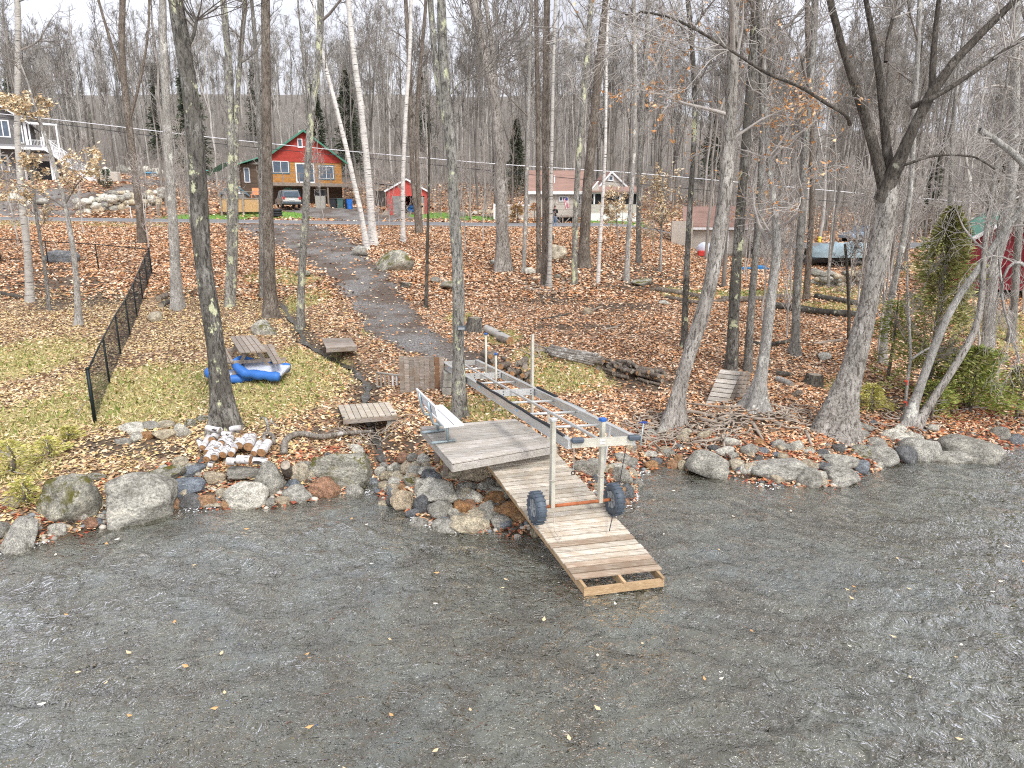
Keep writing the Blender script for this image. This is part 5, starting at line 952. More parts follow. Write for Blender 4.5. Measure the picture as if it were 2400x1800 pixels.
# ------------- roll-in dock frame
nl, nr, fl, fr_ = W(1335, 1030, 10.7), W(1487, 1022, 10.9), W(1037, 846, 18.0), W(1117, 843, 18.2)
dock = thing('dock_frame', 'aluminium roll-in dock frame without decking, raised on posts and two wheels', 'dock frame', (0, 0, 0))
RH = .15
def rl(t, s_=0.): return fl.lerp(nl, t).lerp(fr_.lerp(nr, t), s_)
dn = Vector((0, 0, -RH/2))
for s_, nm in ((0, 'left'), (1, 'right')):
    a, b = rl(0, s_)+dn, rl(1, s_)+dn; MB().beam(a, b, .045, RH).beam(a+Vector((0, 0, RH/2)), b+Vector((0, 0, RH/2)), .085, .012).beam(a-Vector((0, 0, RH/2)), b-Vector((0, 0, RH/2)), .085, .012).build('side_rail', M['alu'], dock)
for t in (0, .244, .498, 1):
    e_ = .006 if t == 1 else 0; MB().beam(rl(t, .03)+dn+Vector((0, 0, e_)), rl(t, .97)+dn+Vector((0, 0, e_)), .045, RH-.012 if t else RH-.02).build('cross_beam', M['alu_dirty'] if t == 1 else M['alu'], dock)
    if t in (.244, .498):
        for q in (.30, .55, .9):
            p = rl(t, q)+dn
            for dz_ in ((-.03, .03) if q != .55 else (0.03,)): MB().tube([p+Vector((0, -.024, dz_)), p+Vector((0, -.034, dz_))], .012, 8).build('bolt', M['black'], dock)
for t in (.12, .36, .62, .745, .87): MB().tube([rl(t, .02)-up_*.07, rl(t, .98)-up_*.07], .024, 8).build('cross_tube', M['alu'], dock, True)
for a, b in ((.01, .244), (.25, .494), (.504, .99)): MB().beam(rl(a, .46)-up_*.03, rl(b, .46)-up_*.03, .045, .035).build('centre_bar', M['alu'], dock)
pts = [rl(.40+.58*i/14, 0)+Vector((-.03, 0, .03+.012*math.sin(i*1.7))) for i in range(15)]; MB().tube(pts, .026, 7).build('rubber_bumper', M['black'], dock, True)
pts = [rl(.50+.12*i/5, 1)+Vector((.035, 0, .02)) for i in range(6)]; MB().tube(pts, .03, 7).build('rubber_bumper', M['black'], dock, True)
pts = [rl(.66+.10*i/5, 1)+Vector((.10, 0, -.02)) for i in range(6)]; MB().tube(pts, .018, 7).build('edge_guard', M['galv'], dock, True)
for s_ in (0, 1):
    p = rl(1, s_); q = rl(1, s_*.84+(.08 if s_ == 0 else .08)); c = rl(1.0, .12 if s_ == 0 else .93); MB().box(c+Vector((0 if s_ == 0 else .06, -.035, -.01)), (.20, .10, .085), Matrix.Rotation(.08, 3, 'Z')).build('corner_bumper', M['tyre'], dock, bevel=.022)
p = rl(1, .5)+dn+Vector((0, -.03, .02))
for dz_ in (.022, -.024): MB().box(p+Vector((0, 0, dz_)), (.085, .004, .03), Matrix.Rotation(.02, 3, 'Z')).build('sticker', M['sticker'], dock)
for t, s_ in ((.1, 0), (.42, 0), (.71, 0)):
    p = rl(t, s_)+dn+Vector((-.026, -.005, .02)); MB().beam(p-(nl-fl).normalized()*.05, p+(nl-fl).normalized()*.05, .006, .045).build('sticker', plain('pale_blue_decal%d' % int(t*100), (.35, .55, .75), .5), dock)
# axle, wheels, posts
wl, wr = W(1258, 1190, 10.92), W(1440, 1170, 11.38); adir = (wr-wl).normalized()
MB().tube([wl+adir*.02, wr-adir*.02], .028, 10).build('axle', M['rust'], dock, True)
def wheel(c, name='wheel'):
    r_ = .275; m = MB(); m.torus(c, adir, r_*.72, r_*.26, 30, 12, 1.25)
    o = m.build(name, M['tyre'], dock, True)
    u = adir.orthogonal().normalized(); v_ = adir.cross(u)
    for k in range(20):
        a = 2*PI*k/20; d = u*math.cos(a)+v_*math.sin(a); td = adir.cross(d); q = MB(); q.box(c+d*(r_*.955), (.15, .022, .022), Matrix((adir, td, d)).transposed()); q.build('tread_lug', M['tyre'], o)
    m = MB(); m.tube([c-adir*.06, c+adir*.06], r_*.52, 20); m.tube([c-adir*.075, c+adir*.075], .05, 10)
    for k in range(6):
        a = 2*PI*k/6; d = u*math.cos(a)+v_*math.sin(a); m.beam(c-adir*.075+d*.04, c-adir*.07+d*r_*.55, .03, .02, up=adir)
    m.build('rim', M['rim'], o)
wheel(wl); wheel(wr)
def post(x, y, z0, z1, wd, cap=None, mat='alu_dirty'):
    MB().box((x, y, (z0+z1)/2), (wd, wd, z1-z0), Matrix.Rotation(.5, 3, 'Z')).build('post', M[mat], dock, bevel=.006)
    if cap: MB().box((x, y, z1+.012), (wd+.03, wd+.03, .055), Matrix.Rotation(.5, 3, 'Z')).build('post_cap', M[cap], dock, bevel=.01)
pl_, pr_ = wl.lerp(wr, .19), wl.lerp(wr, .81)
tl_ = atY(1288, 985, pl_.y).z; tr_ = atY(1405, 985, pr_.y).z
post(pl_.x, pl_.y, pl_.z-.03, tl_, .075, 'alu'); post(pr_.x, pr_.y, pr_.z-.03, tr_, .075, 'blue')
MB().beam((pr_.x+.07, pr_.y+.25, pr_.z+.45), (pr_.x+.16, pr_.y+.30, tr_-.2), .045, .03).build('brace', M['alu'], dock)
for p in (pl_, pr_): MB().torus(p+up_*.45, (0, 0, 1), .058, .010, 14, 6).build('rope_tie', M['rope'], dock, True)
for (px, py, top, cap, wd) in ((1140, 938, 785, 'blue', .048), (1163, 962, 832, 'blue', .042)):
    g = G(px, py); z1 = atY(px, top, g.y).z; m = MB(); m.tube([g+up_*.01, Vector((g.x, g.y, z1))], wd/2+.004, 10); m.build('tall_pole', M['alu_dirty'], dock, True); MB().tube([(g.x, g.y, z1), (g.x, g.y, z1+.05)], wd/2+.012, 10).build('post_cap', M[cap], dock, True); MB().box(g+up_*.015, (.26, .2, .012), Matrix.Rotation(.3, 3, 'Z')).build('foot_plate', M['alu_dirty'], dock)
g = rl(.46, 1)+Vector((.05, 0, 0)); z1 = atY(1240, 783, g.y).z; MB().box((g.x, g.y, (z1+gz(g.x, g.y))/2), (.055, .055, z1-gz(g.x, g.y)), Matrix.Rotation(.5, 3, 'Z')).build('tall_pole', M['alu_dirty'], dock)
g = rl(.72, .55); MB().box((g.x, g.y, (g.z-.1+gz(g.x, g.y))/2), (.05, .05, g.z-.1-gz(g.x, g.y))).build('leg', M['alu_dirty'], dock)
rt_ = rl(.93, .30); MB().tube([rt_-up_*.1, rt_+Vector((.01, 0, -.55)), rt_+Vector((.0, 0, -.72))], .010, 6).build('hook_rope', M['rope'], dock); MB().torus(rt_+Vector((0, 0, -.76)), (0, 1, 0), .03, .009, 12, 6).build('hook', M['black'], dock, True)
c_l = pl_; pp = [Vector((c_l.x+.02, c_l.y-.1, c_l.z-.05)), Vector((c_l.x+.03, c_l.y-.28, c_l.z-.30)), Vector((c_l.x+.10, c_l.y-.42, c_l.z-.36)), Vector((c_l.x+.17, c_l.y-.35, c_l.z-.335))]
tag(MB().tube(pp, .009, 6).build('rope', M['rope'], None, True), 'short pale rope end lying on the ramp beside the left wheel', 'rope')
a = W(1467, 1050, 11.9); b = W(1428, 1245, 10.9)
tag(MB().tube([a, a.lerp(b, .55)+Vector((.01, 0, -.03)), b], .008, 5).build('cable', M['black']), 'thin dark cable hanging from the frame past the right wheel to the ramp', 'cable')
cb = G(1048, 923)
for k in range(3): tag(MB().box(cb+Vector((0.01*k, .03, .1+.2*k)), (.22, .40, .19), Matrix.Rotation(.1*k, 3, 'Z')).build('concrete_block', M['concrete'], bevel=.01), ['bottom concrete block under the far end of the dock frame', 'middle concrete block under the far end of the dock frame', 'top concrete block under the far end of the dock frame'][k], 'concrete block', 'blocks under the dock frame')
# upright board panel and ladder
g0, g1 = G(938, 925), G(1040, 926); g1.y = g0.y+.05; hgt = atY(938, 836, g0.y).z-g0.z
pan = thing('wooden_screen', 'upright panel of nine weathered boards standing at the end of the dock frame', 'wooden panel', g0)
ww = (g1-g0).length
for k in range(9):
    m = MB(); h_ = hgt*(1+R.uniform(-.01, .015)); b0 = R.uniform(0, .05); m.box((ww*(k+.5)/9, R.uniform(-.004, .004), (h_+b0)/2), (ww/9-.008, .025, h_-b0)); m.build('board', M['redwood'] if k == 7 else M['oldwood'], pan, bevel=.003)
for z_ in (.15, hgt-.2): MB().box((ww/2, .035, z_), (ww, .04, .09)).build('batten', M['oldwood'], pan)
lad = thing('swim_ladder', 'grey slatted ladder lying on its side against the upright panel', 'ladder', G(884, 908)); lo = lad.location.copy(); yl = lo.y-.1
A0, A1, B0, B1 = atY(882, 873, yl), atY(962, 883, yl-.35), atY(883, 906, yl), atY(963, 919, yl-.35)
for a, b in ((A0, A1), (B0, B1)): MB().tube([a, b.lerp(a, .1), b], .028, 8).build('rail', M['galv'] if 0 else M['concrete'], lad, True).location = -lo
for k in range(6):
    t = .02+.115*k; MB().beam(A0.lerp(A1, t), B0.lerp(B1, t), .045, .02, up=(0, -1, 0)).build('slat', M['oldwood'] if k < 4 else M['benchalu'], lad).location = -lo
MB().beam(A0.lerp(A1, .62)+Vector((0, .03, -.02)), B0.lerp(B1, .62)+Vector((0, .03, -.3)), .05, .03).build('leg', M['oldwood'], lad).location = -lo
# foot bridges
g = G(868, 992); zz = max(gz(g.x-.6, g.y), gz(g.x+.6, g.y))+.14
fb = thing('footbridge', 'small pale plank footbridge over the stream near the shore', 'footbridge', (0, 0, 0))
q = [atZ(791, 949, zz), atZ(913, 942, zz), atZ(931, 970, zz), atZ(804, 981, zz)]; boards(fb, *q, 9, .035, M['ramp'], .012, along='down')
for a, b in ((q[3], q[2]), (q[0], q[1])): MB().beam(a-up_*.085, b-up_*.085, .05, .10).build('side_beam', M['oldwood'], fb)
p = q[2]-up_*.2+Vector((-.12, .1, -.02)); tag(MB().box(p, (.3, .2, .12), Matrix.Rotation(.2, 3, 'Z')).build('concrete_block', M['concrete'], bevel=.01), 'concrete block under the right end of the small footbridge', 'concrete block')
for px, py in ((804, 978), (921, 966)): MB().torus(atZ(px, py, zz+.012), (0, 0, 1), .035, .006, 12, 5).build('ring', M['black'], fb, True)
g = G(795, 818); zz = max(gz(g.x-.5, g.y), gz(g.x+.5, g.y))+.16; fb2 = thing('footbridge', 'old dark-weathered plank bridge farther up the stream', 'footbridge', (0, 0, 0))
q = [atZ(754, 793, zz), atZ(822, 792, zz), atZ(837, 811, zz), atZ(764, 815, zz)]; boards(fb2, *q, 5, .04, M['oldwood'], .012); MB().beam(q[3]-up_*.09, q[2]-up_*.09, .06, .10).build('side_beam', M['oldwood'], fb2)
# picnic table
g = G(600, 862); zg = g.z; pt = thing('picnic_table', 'weathered grey picnic table with two benches behind the blue floats', 'picnic table', (0, 0, 0))
q = [atZ(538, 788, zg+.74), atZ(596, 785, zg+.74), atZ(627, 822, zg+.74), atZ(561, 825, zg+.74)]; boards(pt, *q, 5, .04, M['oldwood'], .014, along='down', name='table_board')
for qq in ([(613, 807), (638, 806), (662, 849), (640, 851)], [(517, 810), (526, 810), (548, 846), (532, 848)]):
    r_ = [atZ(a, b, zg+.45) for a, b in qq]; boards(pt, *r_, 2, .04, M['oldwood'], .012, along='down', name='bench_board')
C0, C1 = q[0].lerp(q[1], .5), q[3].lerp(q[2], .5); sdv = (q[1]-q[0]).normalized()
for t in (.15, .85):
    c = C0.lerp(C1, t)
    for sg in (-1, 1): MB().beam(c+sdv*sg*.12-up_*.06, c+sdv*sg*.55-up_*.74, .09, .04, up=(0, 1, 0)).build('leg', M['oldwood'], pt)
    MB().beam(c-sdv*.85-up_*.34, c+sdv*.85-up_*.34, .04, .09).build('cross_brace', M['oldwood'], pt)
# blue floats
def lounger(label, c, rz, tilt, L=1.55, Wd=.72):
    t = thing('pool_float', label, 'pool float', c, rz); t.rotation_euler = (tilt[0], tilt[1], rz)
    for k in range(7):
        m = MB(); y = -Wd*.38+Wd*.76*k/6; m.tube([(-L*.40, y, .19), (L*.56, y, .19)], .058, 8); m.build('pad_chamber', M['floatgrey'], t, True)
    th = np.linspace(PI/2, 3*PI/2, 13); pts = [(L*.52-i*L*.78/9, Wd*.5, .13+.012*math.sin(i*2.1)) for i in range(10)]; a = pts+[(-L*.26+.34*math.cos(q_), Wd*.5*math.sin(q_), .15+.16*max(0, -math.cos(q_))) for q_ in th[1:-1]]+[(x, -y, z) for x, y, z in pts[::-1]]
    MB().tube(a, [.125+.012*math.sin(i*1.6) for i in range(len(a))], 12).build('rim_tube', M['floatblue'], t, True)
    return t
g = G(612, 893); lounger('blue float with pale ribbed bed lying on top beside the picnic table', g+Vector((0, .1, .16)), -.12, (.20, .08), 1.25, .60)
g = G(560, 893); lounger('blue float underneath, half hidden by the big dark tree', g+Vector((-.15, .1, -.02)), .55, (.1, .0), 1.15, .5)
# birch logs
def log(a, b, r, bmat, emat, label, cat='log', group=None, name='log', bend=0):
    a = Vector(a); b = Vector(b); root = thing(name, label, cat, (a+b)/2, 0, group); o = root.location.copy(); d = (b-a).normalized(); mid = (a+b)/2+Vector((0, 0, bend))
    MB().tube([a-o, mid-o, b-o], [r, r*R.uniform(.93, 1.05), r*R.uniform(.9, 1)], 14, cap=False).build('bark', M[bmat], root, True)
    for e, sg in ((a, -1), (b, 1)): MB().tube([e-o-d*sg*.004, e-o+d*sg*.003], r*.93, 14).build('cut_end', M[emat], root)
    return root
BLG = [(380, 495, 1), (470, 470, 1), (540, 515, .95), (450, 542, .9), (585, 455, .9), (525, 400, .95), (430, 362, 1), (625, 505, .8), (710, 418, 1), (808, 432, 1.25), (940, 492, 1.15), (655, 462, .8), (370, 560, .9), (600, 395, .8), (330, 440, .8), (860, 500, .8)]
desc = ['left column, middle row', 'second column, middle row', 'under the two orange-ended logs', 'low on the left', 'in the centre behind the front row', 'high in the second column', 'topmost on the left', 'small, low in the centre', 'high in the middle with bright end', 'widest with mottled end', 'rightmost, tilted, long', 'small dark end in the centre', 'lowest on the left edge', 'short, upper centre', 'left edge, half covered', 'behind the lying log at right']
for (cx_, cy_, s_), dd in zip(BLG, desc):
    px, py = 400+cx_/4.424, 950+cy_/4.424; D = 14.15+(1078-py)*.013; a = W(px, py, D); a.z = max(a.z, gz(a.x, a.y)+.07); b = a+Vector((R.uniform(-.10, .02), .42, .10+R.uniform(-.03, .03)))
    log(a, b, .086*s_, 'birch_log', 'logend', 'birch log in the pile by the dark tree, '+dd, group='birch logs piled by the dark tree', name='birch_log')
for (x0, x1, y0, rr, dd) in ((860, 1015, 575, .075, 'lying crosswise at the right front'), (690, 825, 558, .09, 'thick, crosswise in front'), (585, 690, 575, .08, 'short, crosswise in front'), (395, 450, 610, .06, 'short, at the left front')):
    a, b = W(400+x0/4.424, 950+y0/4.424, 13.95), W(400+x1/4.424, 950+(y0+8)/4.424, 13.95); a.z = max(a.z, gz(a.x, a.y)+rr); b.z = max(b.z, gz(b.x, b.y)+rr); log(a, b, rr, 'birch_log', 'logend', 'birch log in the pile by the dark tree, '+dd, group='birch logs piled by the dark tree', name='birch_log')
for (x0, y0, x1, y1) in ((370, 230, 510, 260), (620, 240, 740, 230), (540, 295, 640, 300), (290, 350, 345, 560)):
    a, b = W(400+x0/4.424, 950+y0/4.424, 14.9), W(400+x1/4.424, 950+y1/4.424, 14.85); a.z = max(a.z, gz(a.x, a.y)+.04); b.z = max(b.z, gz(b.x, b.y)+.04)
    log(a, b, .06, 'birch_log', 'logend_grey', ['curled white birch bark piece on top of the pile at left', 'curled white birch bark piece on top of the pile at right', 'flat white birch piece between the two curled ones', 'long white birch slab at the left edge of the pile'][(290, 370, 540, 620).index(x0) if x0 in (290, 370, 540, 620) else 0] if 0 else {370: 'curled white birch piece on top of the pile at left', 620: 'curled white birch piece on top of the pile at right', 540: 'flat white birch piece between the curled ones', 290: 'long white birch slab at the left edge of the pile'}[x0], group='birch logs piled by the dark tree', name='birch_log')
log(W(669, 1090, 13.4), W(664, 1108, 13.6)+Vector((0, .25, -.12)), .10, 'log', 'logend_grey', 'short stout log with a dark sawn face among the shore stones', name='log')
def ground_tube(pxs, r, name, mat, label, cat, lift=.5, n_=7, group=None, rr=None):
    P = [G(a, b) for a, b in pxs]; P = [p+up_*(r*lift) for p in P]; q, t = smooth_path(P, len(pxs)*3); rad_ = [r*(rr[0]+(rr[1]-rr[0])*i/(len(q)-1)) if rr else r*R.uniform(.85, 1.1) for i in range(len(q))]
    o = MB().tube([Vector(v_) for v_ in q], rad_, n_+1).build(name, M[mat], None, True); return tag(o, label, cat, group)
ground_tube([(667, 1072), (667, 1047), (678, 1034), (700, 1026), (723, 1029), (753, 1037), (780, 1031), (802, 1026), (830, 1025), (875, 1021)], .07, 'driftwood_log', 'drift', 'crooked pale driftwood branch lying between the log pile and the stream', 'driftwood', 1.6, rr=(1.15, .55))
ground_tube([(612, 982), (625, 984), (628, 1000), (630, 1014)], .04, 'driftwood_branch', 'drift', 'small forked pale branch on the grass behind the driftwood log', 'driftwood', .6)
ground_tube([(634, 988), (642, 996), (650, 1003)], .03, 'driftwood_branch', 'drift', 'short pale stick right of the forked branch on the grass', 'driftwood', .6)
ground_tube([(620, 1036), (618, 1020), (630, 1018), (643, 1028), (640, 1045)], .05, 'driftwood_branch', 'drift', 'curved pale root knot right of the birch logs', 'driftwood', .8)
# root wads
def roots(label, x0, x1, y0, y1, n_, seed, r0=.02, big=()):
    t = thing('root_tangle', label, 'roots', (0, 0, 0)); rg = random.Random(seed)
    for b_ in big:
        P = [G(a, b)+up_*.05 for a, b in b_[0]]; q, _ = smooth_path(P, 12); k_ = len(q); MB().tube([Vector(v_) for v_ in q], [b_[1]*(1-.5*i/k_) for i in range(k_)], 7).build('root', M['root'], t, True)
    for k in range(n_):
        px, py = rg.uniform(x0, x1), rg.uniform(y0, y1); p = G(px, py)+up_*rg.uniform(.02, .12); a = rg.uniform(0, 6.28); P = [p]; w_ = rg.gauss(0, .4); zz_ = 0
        for i in range(7):
            a += w_+rg.gauss(0, .5); st = rg.uniform(.08, .17); q = P[-1]+Vector((math.cos(a)*st, math.sin(a)*st*.8, 0)); q.z = gz(q.x, q.y)+.03+.10*abs(math.sin(i*.8+k)); P.append(q)
        q, _ = smooth_path(P, 12); r_ = r0*rg.uniform(.5, 1.5); MB().tube([Vector(v_) for v_ in q], [r_*(1-.06*i) for i in range(12)], 5).build('root', M['root'], t, True)
roots('tangle of bare roots on the bank below the long leaning tree', 1480, 1720, 975, 1045, 95, 1, .020, [([(1605, 968), (1640, 972), (1675, 982)], .06), ([(1640, 985), (1670, 995), (1700, 978), (1740, 978)], .055), ([(1765, 985), (1790, 988), (1815, 986)], .05), ([(1530, 990), (1550, 1010), (1590, 1020), (1640, 1012)], .04), ([(1500, 1030), (1550, 1034), (1600, 1030)], .04)])
roots('spread of pale roots at the foot of the stacked boards tree', 1690, 1950, 955, 1015, 55, 2, .018, [([(1775, 955), (1740, 955), (1700, 960), (1660, 955), (1600, 948)], .045), ([(1785, 955), (1800, 970), (1802, 985)], .05), ([(1800, 952), (1850, 962), (1890, 975)], .04), ([(1765, 998), (1775, 1015), (1788, 1035)], .045), ([(1888, 1015), (1897, 1035), (1902, 1050)], .045)])
roots('dark roots overhanging the little waterfall', 800, 905, 1000, 1045, 26, 3, .016); roots('thin roots under the lichened trunk cluster in the leaves', 1235, 1330, 655, 700, 16, 4, .03); roots('roots spreading over the right bank below the leaning pair', 2000, 2180, 985, 1010, 24, 5, .018)
# firewood
def woodpile(label, group, spots, r, L, dirf, bm='log'):
    for i, (px, py, up2) in enumerate(spots):
        g = G(px, py)+up_*(r*(1+1.7*up2)); a_ = dirf(i); d = Vector((math.cos(a_), math.sin(a_), R.uniform(-.08, .08)))*L*R.uniform(.7, 1.25)/2; log(g-d, g+d, r*R.uniform(.7, 1.25), bm, R.choice(['logend', 'logend_grey']), label, 'log', group, 'firewood_log')
sp = [(1400+150*t+R.uniform(-8, 8), 862+34*t+R.uniform(-12, 12), R.choice((0, 0, 1, 1, 2))) for t in [k/58 for k in range(58)]]
woodpile('split firewood log in the long heap right of the dock frame', 'firewood in the long heap', sp, .058, .42, lambda i: R.uniform(-1.9, -.5))
sp = [(1150+95*t+R.uniform(-5, 5), 865+34*t+R.uniform(-10, 10), R.choice((0, 1, 2, 3))) for t in [k/26 for k in range(26)]]
woodpile('stacked firewood log just behind the dock frame', 'firewood behind the dock frame', sp, .075, .4, lambda i: R.uniform(-2.1, -1.2))
for k in range(11):
    y0 = 812+k*3; ground_tube([(1283+R.uniform(-6, 14), y0), (1340, y0+12+R.uniform(-3, 3)), (1395+R.uniform(-8, 25), y0+24+R.uniform(-4, 6))], R.uniform(.03, .05), 'cut_pole', 'drift', 'long cut pole lying at the left end of the firewood heap', 'pole', 1+k*.35, group='long poles by the firewood heap')
log(G(1140, 778)+up_*.12, G(1196, 806)+up_*.12, .13, 'bark_birch2', 'logend', 'large pale birch log lying behind the dock frame poles', name='birch_log'); log(G(1168, 800)+up_*.1, G(1192, 808)+up_*.1, .10, 'log', 'logend', 'short log with an orange sawn end beside the large pale birch log')
log(G(1158, 862)+up_*.25, G(1150, 850)+Vector((-.2, .2, .25)), .13, 'log', 'logend_grey', 'round log with a grey end on top of the stack behind the dock frame')
for k in range(14): ground_tube([(1200+R.uniform(0, 70), 800+R.uniform(0, 25)), (1240+R.uniform(0, 60), 812+R.uniform(0, 25)), (1262+R.uniform(0, 60), 820+R.uniform(0, 25))], R.uniform(.012, .03), 'brushwood_stick', 'root', 'thin stick in the brush heap left of the firewood', 'stick', 1.5, 4, 'sticks of the brush heap')
for pxs, r, lab, mt in (([(1265, 752), (1300, 745), (1337, 737)], .05, 'dark fallen stick in the leaves below the trunk cluster', 'bark_dark'), ([(1536, 682), (1590, 690), (1648, 702)], .13, 'mossy fallen log starting left of the leaning tree', 'log'), ([(1560, 700), (1640, 715), (1700, 708)], .10, 'lower fallen timber behind the leaning tree', 'log'),
                        ([(1690, 706), (1760, 708), (1830, 700)], .14, 'moss-covered fallen log behind the lichened trunk', 'log'), ([(1818, 722), (1900, 734), (2010, 744)], .15, 'long dark fallen log on the grass left of the forked maple', 'bark_dark'), ([(1912, 700), (1960, 708), (2017, 718)], .14, 'upper dark fallen log on the grass left of the forked maple', 'bark_dark'),
                        ([(1760, 806), (1800, 812), (1850, 802)], .07, 'dark fallen limb left of the swollen grey trunk', 'bark_dark'), ([(1908, 808), (1950, 802), (1975, 798)], .05, 'thin fallen limb in the leaves by the forked maple', 'root'), ([(1370, 740), (1390, 728), (1410, 720)], .04, 'short broken stick right of the small angular stone', 'root'),
                        ([(0, 690), (25, 695), (52, 702)], .10, 'mossy log at the left edge behind the fence', 'bark_dark'), ([(212, 670), (230, 668), (258, 667)], .03, 'pale stick on the bare soil inside the fence', 'root'), ([(1408, 775), (1440, 770), (1450, 765)], .04, 'short grey branch lying in the orange leaves', 'root'), ([(0, 1060), (60, 1090), (130, 1075)], .03, 'bent stick in the yellow shrubs at the left edge', 'root'), ([(178, 975), (196, 950), (210, 925)], .018, 'thin prop stick leaning at the near fence post', 'root')):
    ground_tube(pxs, r, 'fallen_log' if r > .06 else 'fallen_stick', mt, lab, 'log' if r > .06 else 'stick', .6)
log(G(372, 706)+up_*.1, G(384, 700)+up_*.1+Vector((0, .3, 0)), .13, 'log', 'logend_grey', 'upper short log end beside the knotted trunk by the fence'); log(G(378, 722)+up_*.1, G(386, 716)+up_*.1+Vector((0, .3, 0)), .12, 'bark_dark', 'logend_grey', 'lower dark log end beside the knotted trunk by the fence')
log(G(1822, 893)+up_*.07, G(1856, 908)+up_*.07, .085, 'bark_pale', 'logend_grey', 'pale short log lying in leaves right of the stacked boards'); log(G(1860, 930)+up_*.06, G(1876, 924)+up_*.06, .07, 'log', 'logend_grey', 'small log with dark end right of the pale short log'); log(G(1818, 880)+up_*.07, G(1852, 884)+up_*.07, .08, 'bark_dark', 'logend_grey', 'dark rotten log above the pale short log')
for px, py, r, h_, lab in ((1111, 775, .22, .45, 'jagged old stump behind the central tree'), (1905, 902, .19, .30, 'black burnt stump in the leaves right of the boards'), (952, 672, .2, .18, 'low dark broken stump beside the gravel track'), (1290, 563, .18, .35, 'sawn stump in the grass below the tan house')):
    g = G(px, py); root = thing('tree_stump', lab, 'stump', g); zt_ = np.linspace(-.1, h_, 5); P = np.stack([zt_*.1, zt_*0, zt_], -1); link('bark', trunk_mesh('bark', [P], [np.array([1.35, 1.1, 1, .97, .95])*r], M['bark_dark' if r < .21 else 'bark_snag'], 14, .4, np.random.default_rng(3)), root); MB().tube([(h_*.1, 0, h_-.02), (h_*.1, 0, h_+.004)], r*.9, 12).build('cut_face', M['logend_grey'], root)
# stacked slatted panels leaning on the speckled beech
tl, tr2, br, bl = (1689, 865), (1737, 870), (1701, 955), (1653, 949)
gb = G(1653, 950); yb = gb.y
for k in range(5):
    off = k*13 if k else 0; dy = k*.09; lean = .30
    Bl, Br, Tr, Tl = atY(bl[0]+off, bl[1]-k*.6, yb+dy), atY(br[0]+off, br[1]-k*.8, yb+dy+.05), atY(tr2[0]+off*.45, tr2[1]+k*.5, yb+dy+lean), atY(tl[0]+off*.45, tl[1]+k*.5, yb+dy+lean)
    p_ = thing('slatted_panel', ['front slatted deck panel of the stack leaning on the beech', 'second slatted panel of the leaning stack, mossy edge', 'middle slatted panel of the leaning stack', 'fourth slatted panel of the leaning stack', 'rear slatted panel of the leaning stack against the trunk'][k], 'wooden panel', (0, 0, 0), 0, 'panels leaning on the beech')
    nrm = (Br-Bl).cross(Tl-Bl).normalized(); nrm = nrm if nrm.y > 0 else -nrm
    for i in range(8):
        t0, t1 = i/8+.008, (i+1)/8-.008; MB().prism([Tl.lerp(Bl, t0), Tr.lerp(Br, t0), Tr.lerp(Br, t1), Tl.lerp(Bl, t1)], nrm*.025).build('slat', M['deck'] if k == 0 else M['oldwood'], p_, bevel=.003)
    for s_ in (.08, .92): MB().beam(Tl.lerp(Tr, s_)+nrm*.05, Bl.lerp(Br, s_)+nrm*.05, .04, .045, up=nrm).build('batten', M['oldwood'], p_)
# water pump post with blue handle
g = G(1497, 1058); top = atY(1508, 992, g.y+.1); sp_o = thing('water_pipe', 'thin pipe with a blue handle standing by the root tangle', 'pipe', g); o = g.copy()
MB().tube([(0, 0, -.2), top-o], .018, 7).build('pipe', M['galv'], sp_o, True); MB().box(top-o+Vector((0.02, 0, .02)), (.12, .03, .045)).tube([top-o+Vector((-.09, 0, .02)), top-o+Vector((.09, 0, .03))], .014, 6).build('handle', plain('dark_blue_handle', (.04, .08, .35), .4), sp_o)
# dock light on the central tree
tb = G(1077, 975); lt = atY(1082, 768, tb.y-.20); li = thing('flood_light', 'small black flood light fixed to the central tree trunk', 'flood light', lt); MB().box((.0, -.05, 0), (.19, .10, .09)).build('housing', M['tyre'], li, bevel=.015); MB().box((.0, -.105, -.005), (.15, .008, .05)).build('lens', M['rim'], li); MB().box((-.02, .04, 0), (.05, .10, .05)).build('bracket', M['black'], li)
# ribbons
for px, py in ((2123, 893), (2121, 942)):
    g = G(2121, 965); p = atY(px, py, g.y-.03); tag(MB().tube([p-up_*.02, p+up_*.02], .035, 8).box(p+Vector((.03, -.03, -.05)), (.02, .004, .12)).build('survey_ribbon', plain('red_ribbon%d' % py, (.75, .10, .06), .6)), 'red survey ribbon tied %s on the thin sapling' % ('higher' if py < 900 else 'lower'), 'ribbon')
